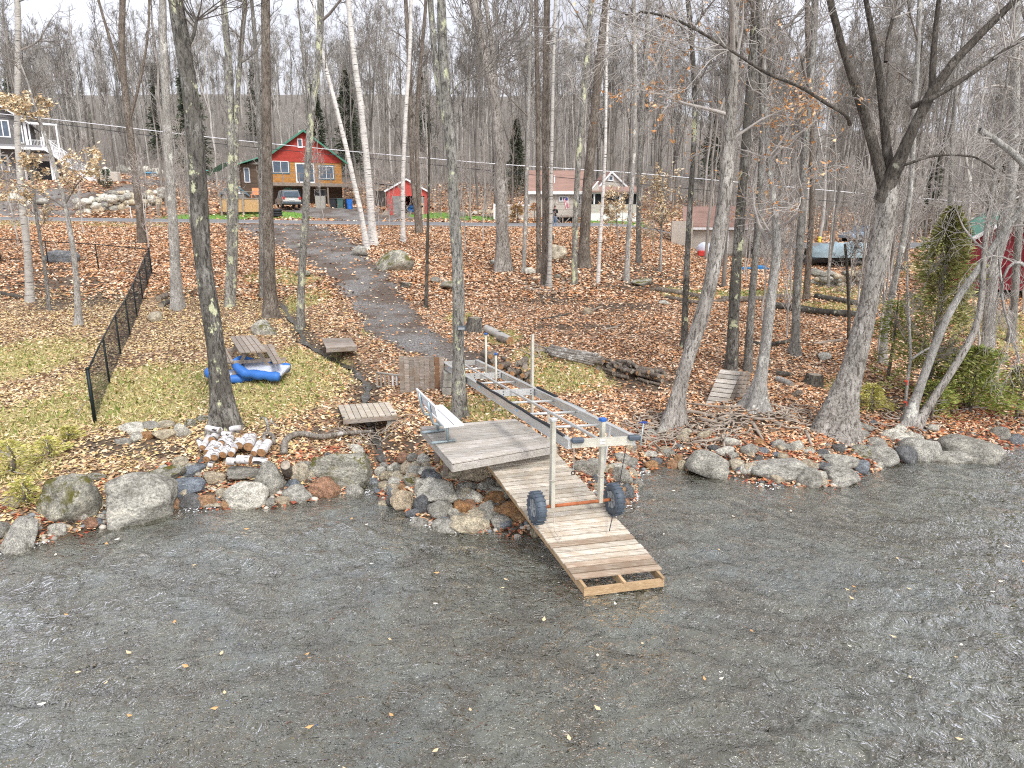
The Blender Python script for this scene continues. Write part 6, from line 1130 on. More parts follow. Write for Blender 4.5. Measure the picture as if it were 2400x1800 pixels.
# ---------------------------------------------------------------- chain-link fence
def fence_run(label, A, B, nposts, hgt, mesh=True, both=(True, True), gate=False):
    f_ = thing('chain_link_fence', label, 'fence', (0, 0, 0)); tops = []; bots = []
    for k in range(nposts):
        t = k/(nposts-1); x, y = A.x+(B.x-A.x)*t, A.y+(B.y-A.y)*t; z = gz(x, y); bots.append(Vector((x, y, z+.03))); tops.append(Vector((x, y, z+hgt)))
        if (k > 0 or both[0]) and (k < nposts-1 or both[1]):
            r_ = .042 if k in (0, nposts-1) else .028; MB().tube([(x, y, z-.2), (x, y, z+hgt+(.05 if r_ > .04 else 0))], r_, 8).build('fence_post', M['fenceblack'], f_, True)
            if r_ > .04: MB().ball((x, y, z+hgt+.05), .046).build('post_cap', M['fenceblack'], f_, True)
    MB().tube(tops, .021, 6).build('top_rail', M['fenceblack'], f_, True)
    if mesh:
        P = []; sp2 = .085; L = [0]
        for a, b in zip(tops[:-1], tops[1:]): L.append(L[-1]+(b-a).length)
        tot = L[-1]; n_ = int((tot+hgt)/sp2); LA = np.array(L); TB = np.array([b[:] for b in bots])
        def pt(s_, h_): return [np.interp(s_, LA, TB[:, i]) for i in range(3)][:2]+[np.interp(s_, LA, TB[:, 2])+h_]
        for k in range(n_):
            for sg in (1, -1):
                s0 = k*sp2-hgt*(sg > 0); s1 = s0+sg*hgt if sg > 0 else s0-hgt; a_, b_ = (s0, s1); h0, h1 = 0., hgt-.03
                def clip(sa, ha, sb, hb):
                    if sa > tot or sb < 0 and sa < 0: return None
                    return sa, ha, sb, hb
                lo_, hi_ = min(a_, b_), max(a_, b_); c0, c1 = max(lo_, 0), min(hi_, tot)
                if c1-c0 < .02: continue
                f0 = (c0-a_)/(b_-a_); f1 = (c1-a_)/(b_-a_); P.append([pt(c0, h0+(h1-h0)*f0), pt((c0+c1)/2, h0+(h1-h0)*(f0+f1)/2), pt(c1, h0+(h1-h0)*f1)])
        v_, q = tubes_np(np.array(P), np.full((len(P), 3), .0026), 3); o = link('chain_link', np_mesh('chain_link', v_, q, M['mesh'], False), f_); o['kind'] = 'stuff'
fA, fC = G(223, 990), G(356, 645); fence_run('black chain-link fence running from the shore up to the corner post', fA, fC, 8, 1.22)
fL = G(195, 636); fM = G(31, 622); far_ = fM+(fM-fL)*1.6; fence_run('black chain-link fence running left from the corner post', fC, far_, 6, 1.22, both=(False, True))
# ---------------------------------------------------------------- houses, cars and things beyond the road
def bx(root, name, x0, x1, y0, y1, z0, z1, mat, label=None, bev=0):
    return MB().box(((x0+x1)/2, (y0+y1)/2, (z0+z1)/2), (x1-x0, y1-y0, z1-z0)).build(name, mat if not isinstance(mat, str) else M[mat], root, bevel=bev, label=label)
def window(root, x0, x1, z0, z1, y=0, panes=2, fmat='white', fw=.07, name='window', outer=None, cur=False):
    """window let in the wall plane y (facing -y)"""
    m = MB(); yy = y-.03
    for a, b, c, d in ((x0, x1, z1-fw, z1), (x0, x1, z0, z0+fw), (x0, x0+fw, z0+fw, z1-fw), (x1-fw, x1, z0+fw, z1-fw)): m.box(((a+b)/2, yy, (c+d)/2), (b-a, .09, d-c))
    for k in range(1, panes): xm = x0+(x1-x0)*k/panes; m.box((xm, yy, (z0+z1)/2), (fw*.8, .07, z1-z0-2*fw))
    w_ = m.build(name, M[fmat] if isinstance(fmat, str) else fmat, root)
    for k in range(panes):
        a, b = x0+(x1-x0)*k/panes+fw*.6, x0+(x1-x0)*(k+1)/panes-fw*.6; MB().box(((a+b)/2, y-.012, (z0+z1)/2), (b-a, .012, z1-z0-2*fw)).build('pane', M['glass'], w_)
    if outer:
        m = MB(); e = .12
        for a, b, c, d in ((x0-e, x1+e, z1, z1+e), (x0-e, x1+e, z0-e, z0), (x0-e, x0, z0, z1), (x1, x1+e, z0, z1)): m.box(((a+b)/2, y-.015, (c+d)/2), (b-a, .05, d-c))
        m.build('trim', outer, w_)
    return w_
def gable_roof(root, x0, x1, y0, y1, ze, zr, mat, ov=.35, th=.1, trim='white', xm=None):
    xm = (x0+x1)/2 if xm is None else xm
    for sg, xe in ((-1, x0), (1, x1)):
        sl_ = (zr-ze)/abs(xm-xe); a = Vector((xm, y0-ov, zr)); b = Vector((xe+sg*ov, y0-ov, ze-sl_*ov)); MB().prism([a, b, b+Vector((0, 0, th)), a+Vector((0, 0, th))], (0, y1-y0+2*ov, 0)).build('roof', M[mat], root)
        MB().beam(a+Vector((0, -.02, -.02)), b+Vector((0, -.02, -.02)), .05, .16, up=(0, 0, 1)).build('rake_board', M[trim] if isinstance(trim, str) else trim, root)
def gable(root, x0, x1, ze, zr, y, th, mat, name='gable', xm=None):
    xm = (x0+x1)/2 if xm is None else xm; MB().prism([(x0, y, ze), (x1, y, ze), (xm, y, zr)], (0, th, 0)).build(name, M[mat], root)
def railing(root, pts, h, mat, post=.09, sp=.14, bal=True, name='railing', mid=False):
    m = MB()
    for a, b in zip(pts[:-1], pts[1:]):
        a, b = Vector(a), Vector(b); m.beam(a+Vector((0, 0, h)), b+Vector((0, 0, h)), .08, .05); n_ = max(2, int((b-a).length/1.7)+1)
        for k in range(n_): p = a.lerp(b, k/(n_-1)); m.box((p.x, p.y, p.z+h/2-.02), (post, post, h-.04))
        if bal:
            m.beam(a+Vector((0, 0, .1)), b+Vector((0, 0, .1)), .04, .04); c = int((b-a).length/sp)
            for k in range(1, c): p = a.lerp(b, k/c); m.box((p.x, p.y, p.z+h/2+.03), (.03, .03, h-.14))
        if mid: m.beam(a+Vector((0, 0, h*.5)), b+Vector((0, 0, h*.5)), .03, .03)
    return m.build(name, mat if not isinstance(mat, str) else M[mat], root)
def at_house(px, py, D): p = W(px, py, D); return p
BLT = plain('blue_window_trim', (.09, .16, .20), .6); GRT = plain('green_trim', (.06, .22, .15), .5)
# cabin: front faces the lake, local x right, y back
p = at_house(722, 484, 80); s = 20.0; zc = p.z
cb_ = thing('cabin', 'two-storey log cabin with red gable and green metal roof above the road', 'house', p, rad(23))
hx = lambda a: (a-722)/s*1.03
bx(cb_, 'basement_wall', -4.2, 4.1, .3, 8, -1.2, 2.55, 'brownwall'); bx(cb_, 'log_wall', -4.2, 4.1, .0, 8, 2.6, 5.35, 'logsiding')
gable(cb_, -4.2, 4.1, 5.35, 8.3, -.06, 8, 'redsiding'); bx(cb_, 'red_band', -4.22, 4.12, -.06, .02, 4.95, 5.36, 'redsiding'); gable_roof(cb_, -4.2, 4.1, 0, 8, 5.35, 8.35, 'greenmetal', .6, .12, GRT)
MB().prism([(-4.25, -.2, 5.5), (-4.25, -.2, 5.62), (-7.4, -.2, 4.55), (-7.4, -.2, 4.43)], (0, 7, 0)).build('lean_to_roof', M['greenmetal'], cb_); bx(cb_, 'lean_to_wall', -7.0, -4.22, .6, 6, -.8, 4.6, 'brownwall'); window(cb_, -6.7, -6.1, 2.6, 4.2, .6, 1)
window(cb_, hx(652), hx(686), 3.7, 5.0, 0, 2, outer=BLT); window(cb_, hx(751), hx(783), 3.15, 4.6, 0, 2, outer=BLT); window(cb_, hx(700), hx(741), 2.65, 4.85, 0, 2, name='french_door', fw=.14); window(cb_, hx(708), hx(719), 6.5, 7.5, -.06, 1, outer=None, fw=.1)
window(cb_, hx(674), hx(690), .05, 2.1, .3, 1, GRT, .16, 'basement_door'); window(cb_, hx(738), hx(765), 1.2, 2.0, .3, 2); window(cb_, hx(694), hx(708), .9, 2.0, .3, 1, BLT)
dk = [(-4.6, -1.9, 2.42), (6.0, -1.9, 2.42)]
bx(cb_, 'balcony_floor', -4.6, 6.1, -2.0, -.02, 2.42, 2.56, 'oldwood'); bx(cb_, 'balcony_beam', -4.6, 6.1, -2.04, -1.94, 2.2, 2.43, 'oldwood')
railing(cb_, [(-4.5, -1.9, 2.56), (6.0, -1.9, 2.56), (6.0, -.1, 2.56)], 1.05, 'oldwood', .11, bal=False, mid=True)
for x in (-4.4, -.6, 2.1, 5.6): bx(cb_, 'balcony_post', x-.09, x+.09, -1.9, -1.72, -1.5, 2.21, 'oldwood')
bx(cb_, 'chimney', -.1, .3, 3.9, 4.2, 8.0, 8.9, 'concrete')
lt_ = MB()
for k in range(26): t = k*.16; lt_.beam((4.2+max(0, t-2.1), -.5, min(t, 2.1)), (4.2+min(t, 2.1), -.5, max(0, t-2.1)), .03, .03, up=(0, 1, 0)); lt_.beam((4.2+max(0, t-2.1), -.47, 2.1-min(t, 2.1)), (4.2+min(t, 2.1), -.47, 2.1-max(0, t-2.1)), .03, .03, up=(0, 1, 0))
q = lt_.build('lattice', M['oldwood'], cb_); q['kind'] = 'stuff'
# grey house on the left with white stairs
p = at_house(30, 420, 80); p.z = gz(p.x, p.y)-.2; gh = thing('grey_house', 'grey two-storey house with white trim and garage at the left edge', 'house', p, rad(28)); s = 20
bx(gh, 'ground_floor_wall', -6, 4.3, 0, 9, -1, 3.6, 'greysiding'); bx(gh, 'upper_wall', -6, 2.0, .0, 9, 3.62, 7.0, 'greysiding'); gable(gh, -6, 2.0, 7.0, 9.6, -.03, 9, 'greysiding'); gable_roof(gh, -6, 2.0, 0, 9, 7.0, 9.7, 'shingle_grey', .6)
for x in (-5.95, 1.95, 4.25): bx(gh, 'corner_board', x-.12, x+.14, -.05, .1, -.5, 7.0 if x < 3 else 3.6, 'white')
MB().prism([(-6.2, -1.6, 3.75), (-6.2, .1, 4.2), (-6.2, .1, 4.3), (-6.2, -1.6, 3.87)], (10.8, 0, 0)).build('porch_roof', M['shingle_grey'], gh); bx(gh, 'porch_fascia', -6.2, 4.6, -1.72, -1.6, 3.6, 3.88, 'white')
window(gh, -3.9, -2.2, 5.0, 6.9, 0, 2, fw=.13); window(gh, -.9, .5, 5.0, 6.9, 0, 2, fw=.13); window(gh, -1.6, -.1, 1.2, 3.1, 0, 2, fw=.16); window(gh, -.2, .9, 8.0, 8.7, -.03, 1); window(gh, .9, 1.7, 4.4, 6.4, 0, 1, name='upper_door', fw=.12)
bx(gh, 'garage_opening_shade', 1.5, 3.9, -.04, .05, -.3, 3.1, 'shade_screen_black'); bx(gh, 'garage_trim', 1.3, 1.5, -.08, .05, -.3, 3.3, 'white'); bx(gh, 'garage_trim', 3.9, 4.1, -.08, .05, -.3, 3.3, 'white'); bx(gh, 'garage_trim', 1.3, 4.1, -.09, .05, 3.1, 3.35, 'white'); bx(gh, 'garage_door', 1.52, 3.88, -.06, -.02, 2.5, 3.1, 'tansiding')  # opening is a near-black panel on the wall, its inner shade painted
bx(gh, 'upper_deck', 2.05, 5.2, .1, 5, 3.62, 3.85, 'white'); railing(gh, [(2.1, .15, 3.86), (5.1, .15, 3.86)], 1.0, 'white')
for x in (2.3, 3.6, 5.05): bx(gh, 'porch_post', x-.08, x+.08, .1, .26, 3.86, 6.6, 'white')
bx(gh, 'porch_beam', 2.0, 5.2, .05, .3, 6.6, 6.85, 'white')
st = thing('outdoor_stairs', 'white wooden stairs with railing descending right of the grey house', 'stairs', W(160, 425, 78)); st.rotation_euler.z = rad(10)
x0, z0_, x1, z1_ = -1.9, 3.6, 3.1, -.3
for yy in (-.6, .6): MB().beam((x0, yy, z0_), (x1, yy, z1_), .06, .26).build('stringer', M['white'], st); railing(st, [(x0, yy, z0_+.1), (x1, yy, z1_+.1)], 1.0, 'white', sp=.17)
for k in range(18): t = (k+.5)/18; bx(st, 'tread', x0+(x1-x0)*t-.14, x0+(x1-x0)*t+.14, -.57, .57, z0_+(z1_-z0_)*t+.1, z0_+(z1_-z0_)*t+.14, 'white'); bx(st, 'riser', x0+(x1-x0)*t+.12, x0+(x1-x0)*t+.14, -.57, .57, z0_+(z1_-z0_)*t-.1, z0_+(z1_-z0_)*t+.1, 'white')
# red garage
p = G(956, 503); s = F/depth(p); rg_ = thing('red_garage', 'small faded red garage with one barn door open', 'garage', p, rad(4)); hx = lambda a: (a-956)/s; hzp = lambda b: (503-b)/s
bx(rg_, 'back_wall', hx(910), hx(1001), 5, 5.1, -.4, hzp(448), 'redpaint'); bx(rg_, 'side_wall', hx(909), hx(912), .05, 5, -.4, hzp(448), 'redpaint'); bx(rg_, 'side_wall', hx(998), hx(1001), .05, 5, -.4, hzp(448), 'redpaint')
bx(rg_, 'front_wall', hx(909), hx(922), 0, .1, -.4, hzp(461), 'redpaint'); bx(rg_, 'front_wall', hx(996), hx(1001), 0, .1, -.4, hzp(461), 'redpaint'); bx(rg_, 'front_lintel', hx(909), hx(1001), -.01, .1, hzp(461), hzp(448), 'redpaint'); gable(rg_, hx(909), hx(1001), hzp(448), hzp(424), -.01, .12, 'redpaint'); gable_roof(rg_, hx(909), hx(1001), 0, 5, hzp(448), hzp(423), 'shingle_grey', .2, .08)
bx(rg_, 'barn_door', hx(922), hx(948), -.05, .0, -.05, hzp(461), 'doorgrey'); bx(rg_, 'barn_door', hx(978), hx(996), -.05, .0, -.05, hzp(463), 'doorgrey', 'grey right barn door leaf'); bx(rg_, 'inside_floor', hx(912), hx(998), .05, 5, -.35, .02, 'shade_screen_black')  # inside floor coloured near-black to stand in for the unlit interior
tag(MB().ball(p+Vector((.35, 1.3, .75)), (.55, .5, .28)).box(p+Vector((.3, 1.3, .4)), (.9, .7, .5)).build('quad_bike', plain('blue_tarp_quad', (.05, .20, .55), .4), None, True), 'blue covered machine inside the open red garage', 'machine'); MB
tag(MB().box(p+Vector((hx(977), -.15, .95)), (.12, .05, 2.1), Matrix.Rotation(.06, 3, 'Y')).build('leaning_board', M['benchalu']), 'white board leaning beside the red garage doorway', 'board'); tag(MB().box(p+Vector((hx(984)+.1, -.25, .45)), (.62, .12, .85)).tube([p+Vector((hx(984)+.1, -.31, .88)), p+Vector((hx(984)+.1, -.19, .88))], .30, 16).build('sled', plain('peach_sled', (.75, .45, .28), .5)), 'peach rounded sheet standing at the red garage door', 'sled')
for k in range(5): a = G(895+k*4, 505); tag(MB().beam(a, a+Vector((.7-.1*k, .3, .9+.1*k)), .14, .03, up=(0, -1, 0)).build('leaning_plank', M['oldwood']), 'old plank leaning against the left wall of the red garage', 'plank', 'planks at the garage wall')
# open shelter between cabin and garage
p = G(893, 488); sh_ = thing('open_shelter', 'low flat-roofed open shelter left of the red garage', 'shelter', p+Vector((0, 3, 0)), rad(10)); MB().prism([(-1.4, -1, 2.75), (1.5, -1, 2.45), (1.5, -1, 2.53), (-1.4, -1, 2.83)], (0, 3, 0)).build('roof', M['shingle_grey'], sh_)
for x in (-1.2, 0, 1.3):
    for y in (-.9, 1.8): bx(sh_, 'post', x-.06, x+.06, y-.06, y+.06, -.5, 2.45, 'oldwood')
bx(sh_, 'back_panel', -1.2, 1.3, 1.85, 1.9, .2, 2.0, 'doorgrey')
# tan house
p = G(1370, 522); D_ = depth(p); s = F/D_; th_ = thing('tan_house', 'tan ranch house with brown roof, side gables and a screened porch', 'house', p+Vector((0, 3.0, 0)), rad(2)); s = F/(D_+3); hx = lambda a: (a-1370)/s; hzp = lambda b: (522-b)/s+.15
bx(th_, 'wall', hx(1248), hx(1392), 0, 7, -.6, hzp(459), 'tansiding'); m = MB(); m.prism([(hx(1243), -.4, hzp(458)), (hx(1243), 3.6, hzp(406)), (hx(1243), 3.6, hzp(403)), (hx(1243), -.4, hzp(455))], (hx(1395)-hx(1243), 0, 0)); m.build('roof', M['shingle'], th_); m = MB(); m.prism([(hx(1243), 7.4, hzp(458)), (hx(1243), 3.6, hzp(406)), (hx(1243), 3.6, hzp(403)), (hx(1243), 7.4, hzp(455))], (hx(1395)-hx(1243), 0, 0)); m.build('roof', M['shingle'], th_)
bx(th_, 'fascia', hx(1243), hx(1370), -.45, -.38, hzp(462), hzp(455), 'white'); window(th_, hx(1293), hx(1302), hzp(493), hzp(464), 0, 1, name='front_door', fw=.12); window(th_, hx(1316), hx(1334), hzp(478), hzp(466), 0, 2, fw=.09); window(th_, hx(1360), hx(1368), hzp(484), hzp(463), 0, 1, fw=.1)
tag(None, None) if 0 else None
MB().tube([(hx(1308), 1.2, hzp(440)), (hx(1308), 1.2, hzp(418))], .06, 8).build('vent_pipe', M['white'], th_)
gx0, gx1 = hx(1376), hx(1494); bx(th_, 'porch_wall', gx0, gx1, -1.6, -.02, -.6, hzp(485), 'tansiding'); bx(th_, 'porch_skirt', gx0-.02, gx1+.02, -1.66, -1.6, -.6, hzp(505), 'white'); bx(th_, 'porch_header', gx0, gx1, -1.6, -.02, hzp(462), hzp(457), 'white'); bx(th_, 'porch_screen', gx0+.1, gx1-.1, -1.45, -1.40, hzp(485), hzp(462), 'shade_screen_black')
for a in (1377, 1393, 1411, 1452, 1491): bx(th_, 'porch_post', hx(a)-.07, hx(a)+.07, -1.62, -1.5, hzp(485), hzp(462), 'white')
MB().prism([(gx0-.2, -2.0, hzp(459)), (gx0-.2, .2, hzp(446)), (gx0-.2, .2, hzp(444)), (gx0-.2, -2.0, hzp(457))], (gx1-gx0+.4, 0, 0)).build('porch_roof', M['shingle'], th_)
gable(th_, hx(1380), hx(1404), hzp(458), hzp(436), -1.66, .2, 'tansiding', xm=hx(1400)); MB().beam((hx(1386), -1.7, hzp(452)), (hx(1401), -1.7, hzp(434)), .06, .14).build('rake_board', M['white'], th_)
bx(th_, 'gable_wing', hx(1405), hx(1488), 1, 8, 0, hzp(452), 'tansiding'); gable(th_, hx(1405), hx(1488), hzp(452), hzp(412), .97, 6, 'tansiding', xm=hx(1441)); gable_roof(th_, hx(1405), hx(1488), 1, 7.5, hzp(452), hzp(410), 'shingle', .2, .1, xm=hx(1441)); window(th_, hx(1434), hx(1446), hzp(431), hzp(418), .97, 1, fw=.1)
dk_ = thing('porch_deck', 'small weathered deck with a flag in front of the tan house', 'deck', p+Vector((hx(1320)*1, .2, 0)), 0); s2 = F/D_; w2 = 26/s2
bx(dk_, 'floor', -w2, w2, -.9, 2.4, .55, .68, 'oldwood'); railing(dk_, [(-w2+.05, -.85, .68), (w2-.05, -.85, .68)], 1.0, 'oldwood', .1, bal=False, mid=True); bx(dk_, 'skirt', -w2+.1, w2-.1, -.6, -.5, -.5, .5, 'shade_screen_black')
for sg in (-1, 1): MB().beam((0, -.8, -.2), (sg*.75, -.8, .55), .09, .05, up=(0, 1, 0)).build('brace', M['oldwood'], dk_)
for x in (-w2+.1, 0, w2-.1): bx(dk_, 'leg', x-.06, x+.06, -.86, -.74, -.7, .55, 'oldwood')
fl_ = thing('flag', 'small striped red and white flag with blue corner on the porch deck rail', 'flag', p+Vector((hx(1333), -.75, 0))); a0 = Vector((.0, 0, .8)); a1 = Vector((-.12, 0, 2.35)); MB().tube([a0, a1], .018, 6).build('pole', M['white'], fl_, True)
RD = plain('flag_red', (.6, .05, .07), .7); 
for k in range(7):
    o = .0+k*.055; MB().prism([a1+Vector((-.02-o*1.0, 0, -.1-o*.25)), a1+Vector((-.06-o, 0, -.12-o*.25)), a1+Vector((.12-o*.9, .05*math.sin(k), -1.0-o*.4)), a1+Vector((.17-o*.9, .05*math.sin(k+1), -1.0-o*.4))], (0, .01, 0)).build('stripe', RD if k % 2 == 0 else M['white'], fl_)
MB().box(a1+Vector((-.11, -.02, -.22)), (.2, .012, .24), Matrix.Rotation(.2, 3, 'Y')).build('canton', plain('flag_blue', (.04, .06, .25), .7), fl_)
# white low fence / garden wall and hedge left of the tan house
p = G(1210, 520); gf = thing('white_fence', 'low white garden fence left of the tan house', 'fence', p+Vector((0, 1.5, 0))); bx(gf, 'panel', -2.0, 1.6, 0, .08, 0, 1.5, 'tansiding'); bx(gf, 'cap', -2.0, 1.6, -.03, .11, 1.5, 1.62, 'white'); bx(gf, 'post', -2.2, -2.02, 0, .14, -.2, 1.7, 'white')
foliage_tree('bush', 'bare orange-brown bush left of the tan house', 1212, 526, 44, 44, leafmat('rusty_bush', [(0, (.40, .24, .10)), (.5, (.30, .20, .11)), (.8, (.5, .34, .16))]), 900, .3, cat='bush', seed=31, profile='dome'); foliage_tree('bush', 'orange shrub against the left corner of the tan house', 1252, 522, 22, 44, leafmat('orange_bush', [(0, (.52, .26, .08)), (.5, (.42, .22, .10))]), 500, .28, cat='bush', seed=33, profile='dome')
for a, b in ((0, 0), (6, 3)): q = G(1192+a, 515); tag(MB().beam(q, q+Vector((1.1, .2, 1.75)), .07, .05).build('leaning_pole', M['benchalu']), ['left pale pole leaning on the white garden fence', 'right pale pole leaning on the white garden fence'][a > 0], 'pole')
# pale garage at right
p = G(1700, 598); D_ = depth(p); s = F/D_; pg = thing('pale_garage', 'pale clapboard garage with brown roof among the right trunks', 'garage', p, rad(-12)); hx = lambda a: (a-1700)/s; H2 = 62/s
bx(pg, 'wall', hx(1603), hx(1830), 0, 6, -.5, H2, 'tansiding'); MB().prism([(hx(1600), -.35, H2), (hx(1600), 3, H2+1.5), (hx(1600), 3, H2+1.6), (hx(1600), -.35, H2+.1)], (hx(1833)-hx(1600), 0, 0)).build('roof', M['shingle'], pg); bx(pg, 'eave_board', hx(1600), hx(1833), -.37, -.3, H2-.12, H2+.04, 'white')
window(pg, hx(1695), hx(1705), H2-1.9, H2-.2, 0, 1, name='side_door', fw=.1); window(pg, hx(1790), hx(1806), H2-1.3, H2-.3, 0, 2); bx(pg, 'annex', hx(1603)-.9, hx(1603)+.6, -.6, 5, -.4, H2+.5, 'tansiding'); bx(pg, 'step', hx(1690), hx(1830), -.9, -.02, -.4, .12, 'oldwood')
q = p+Vector((hx(1762), -.7, .45)); tag(MB().tube([q-up_*.45, q+up_*.45], [.32, .36], 12).tube([q+up_*.45, q+up_*.5], .38, 12).build('rubbish_bin', M['black'], None), 'black bin standing against the pale garage', 'bin')
q = G(1650, 600); tag(MB().ball(q+up_*.45, (.55, .5, .5)).ball(q+Vector((.3, -.3, .3)), (.4, .3, .35)).build('tarp_heap', plain('pale_tarp', (.55, .58, .66), .5), None, True), 'pale tarp-covered heap at the left corner of the pale garage', 'tarp heap'); tag(MB().box(q+Vector((-.3, -.5, .2)), (.5, .35, .36)).build('red_crate', plain('red_crate', (.6, .06, .05), .5), bevel=.03), 'small red can in front of the pale tarp heap', 'can')
q = G(1760, 632); tag(MB().box(q+Vector((0, 0, .08)), (2.0, .7, .12)).ball(q+Vector((.6, 0, .16)), (.4, .3, .12)).build('blue_tarp', plain('blue_tarp', (.04, .20, .45), .5)), 'flat blue tarp in front of the pale garage', 'tarp')
# cars
def car(label, p, head, L, Wd, Hh, paint, suv=True, cat='car'):
    c = thing('parked_car', label, cat, p, head); hw = Wd/2
    prof = [(-L/2, .35), (-L/2-.02, .62), (-L/2+.06, 1.0), (-L/2+.25, Hh-.12), (-L/2+.5, Hh), (.45, Hh), (1.15, 1.05), (L/2-.25, .92), (L/2, .72), (L/2, .35)] if suv else [(-L/2, .35), (-L/2, .8), (-L/2+.5, .95), (-L/2+1.1, Hh), (.3, Hh), (1.0, .95), (L/2-.2, .85), (L/2, .65), (L/2, .35)]
    low = [q for q in prof if q[1] <= 1.06]; 
    b = MB(); b.prism([(x, -hw, min(z, 1.06)) for x, z in prof], (0, Wd, 0)); b.build('body', paint, c, bevel=.05)
    top = [(x, z) for x, z in prof if z >= .95]; t = MB(); n_ = len(top)
    for sg in (1,):
        V0 = [Vector((x, -hw*(.98 if z < 1.1 else .80), z)) for x, z in top]; V1 = [Vector((v_.x, -v_.y, v_.z)) for v_ in V0]; b0 = len(t.v); t.v += V0+V1; t.f.append(tuple(range(b0+n_))[:n_]); t.f.append(tuple(range(b0+2*n_-1, b0+n_-1, -1)))
        for i in range(n_): j = (i+1) % n_; t.f.append((b0+i, b0+n_+i, b0+n_+j, b0+j))
    t.build('cabin_glass', M['glass'], c); zt2 = Hh+.012; bx(c, 'roof', -L/2+.35, .4, -hw*.80, hw*.80, Hh-.05, zt2+.02, paint, bev=.02)
    for x in (-L/2+.55, -.35, .45):
        for sg in (-1, 1): MB().beam((x, sg*hw*.985, 1.0), (x-.03, sg*hw*.81, Hh), .09, .04, up=(0, sg, 0)).build('pillar', paint, c)
    for x in (-L/2+.85, L/2-.85):
        for sg in (-1, 1):
            w_ = MB().tube([(x, sg*(hw-.2), .34), (x, sg*(hw+.02), .34)], .34, 18).build('wheel', M['black'], c); MB().tube([(x, sg*(hw+.0), .34), (x, sg*(hw+.035), .34)], .2, 12).build('rim', M['rim'], w_)
    for sg in (-1, 1):
        MB().box((-L/2-.015, sg*(hw-.13), .95), (.06, .2, .26)).build('tail_light', plain('tail_light%d' % len(bpy.data.materials), (.55, .03, .03), .3), c); MB().box((L/2-.02, sg*(hw-.25), .72), (.06, .36, .16)).build('headlight', M['white'], c)
    bx(c, 'bumper', -L/2-.1, -L/2+.02, -hw+.03, hw-.03, .38, .62, M['tyre'] if suv else paint, bev=.03); bx(c, 'licence_plate', -L/2-.06, -L/2-.035, -.26, .26, .72, .86, 'white'); bx(c, 'rear_window', -L/2+.03, -L/2+.12, -hw*.72, hw*.72, 1.08, Hh-.2, 'glass'); return c
car('silver SUV parked below the cabin balcony, rear towards the road', G(676, 488)+up_*.02, rad(118), 4.5, 1.85, 1.72, plain('silver_paint', (.42, .41, .37), .3, .4, .05, 2, 0))
car('light blue car parked beyond the tarped boat on the right', G(2022, 567)+up_*.02, rad(200), 4.5, 1.8, 1.5, plain('blue_paint', (.28, .36, .45), .3, .3, .05, 2, 0), False)
# tarped boat
p = G(1975, 622); bt = thing('tarped_boat', 'boat on a trailer under a grey-green tarp above the stone wall', 'boat', p, rad(4)); xs_ = np.linspace(-2.6, 2.6, 20); V = []; Q = []
for i, x in enumerate(xs_):
    t = abs(x)/2.6; wd = 1.05*(1-t**3*.75); top = 1.45-.35*t**2+.1*math.sin(i*1.9)
    for k in range(13): a = PI*k/12; V.append((x, -wd*math.cos(a)*(1+.05*math.sin(i*2.3+k)), .55+(top-.55)*max(0, math.sin(a))**.6+(.06*math.sin(i*3.1+k*2) if 0 < k < 12 else 0)))
for i in range(19):
    for k in range(12): a = i*13+k; Q.append((a, a+1, a+14, a+13))
link('tarp', np_mesh('tarp', V, Q, plain('grey_green_tarp', (.34, .44, .48), .5, 0, .35, 1.2, .5)), bt); MB().prism([(-2.5, -.8, .5), (2.3, -.8, .5), (2.0, -.3, .2), (-2.4, -.3, .2)], (0, 1.5, 0)).build('hull', M['tyre'], bt); MB().tube([(.3, -1, .3), (.3, -.8, .3)], .3, 14).tube([(.3, .8, .3), (.3, 1, .3)], .3, 14).build('trailer_wheel', M['black'], bt)
q = G(1920, 572); tag(MB().tube([q, q+up_*.5], .14, 10).ball(q+up_*.55, .16).build('hydrant', plain('yellow_paint', (.75, .6, .08), .5), None, True), 'small yellow post near the road by the light blue car', 'post')
# red barn house at right edge
p = G(2330, 690); D_ = depth(p); s = F/D_; rb = thing('red_barn', 'dark red barn-like house behind the bare limbs at the right edge', 'house', p, rad(-24)); hx = lambda a: (a-2330)/s
bx(rb, 'wall', hx(2262), hx(2440), 0, 7, .2, 125/s, 'barnred'); gable(rb, hx(2262), hx(2440), 125/s, 185/s, -.02, 7, 'barnred'); gable_roof(rb, hx(2262), hx(2440), 0, 7, 125/s, 186/s, 'greenmetal', .4); bx(rb, 'skirting', hx(2262), hx(2440), .1, .2, -.8, .25, 'shade_screen_black')
window(rb, hx(2312), hx(2330), 70/s, 110/s, 0, 1, fw=.12); window(rb, hx(2380), hx(2400), 60/s, 110/s, 0, 1, fw=.12); railing(rb, [(hx(2225), -1.2, .45), (hx(2440), -1.2, .45)], .95, 'barnred', sp=.13); bx(rb, 'deck_floor', hx(2225), hx(2440), -1.3, 0, .32, .45, 'barnred')
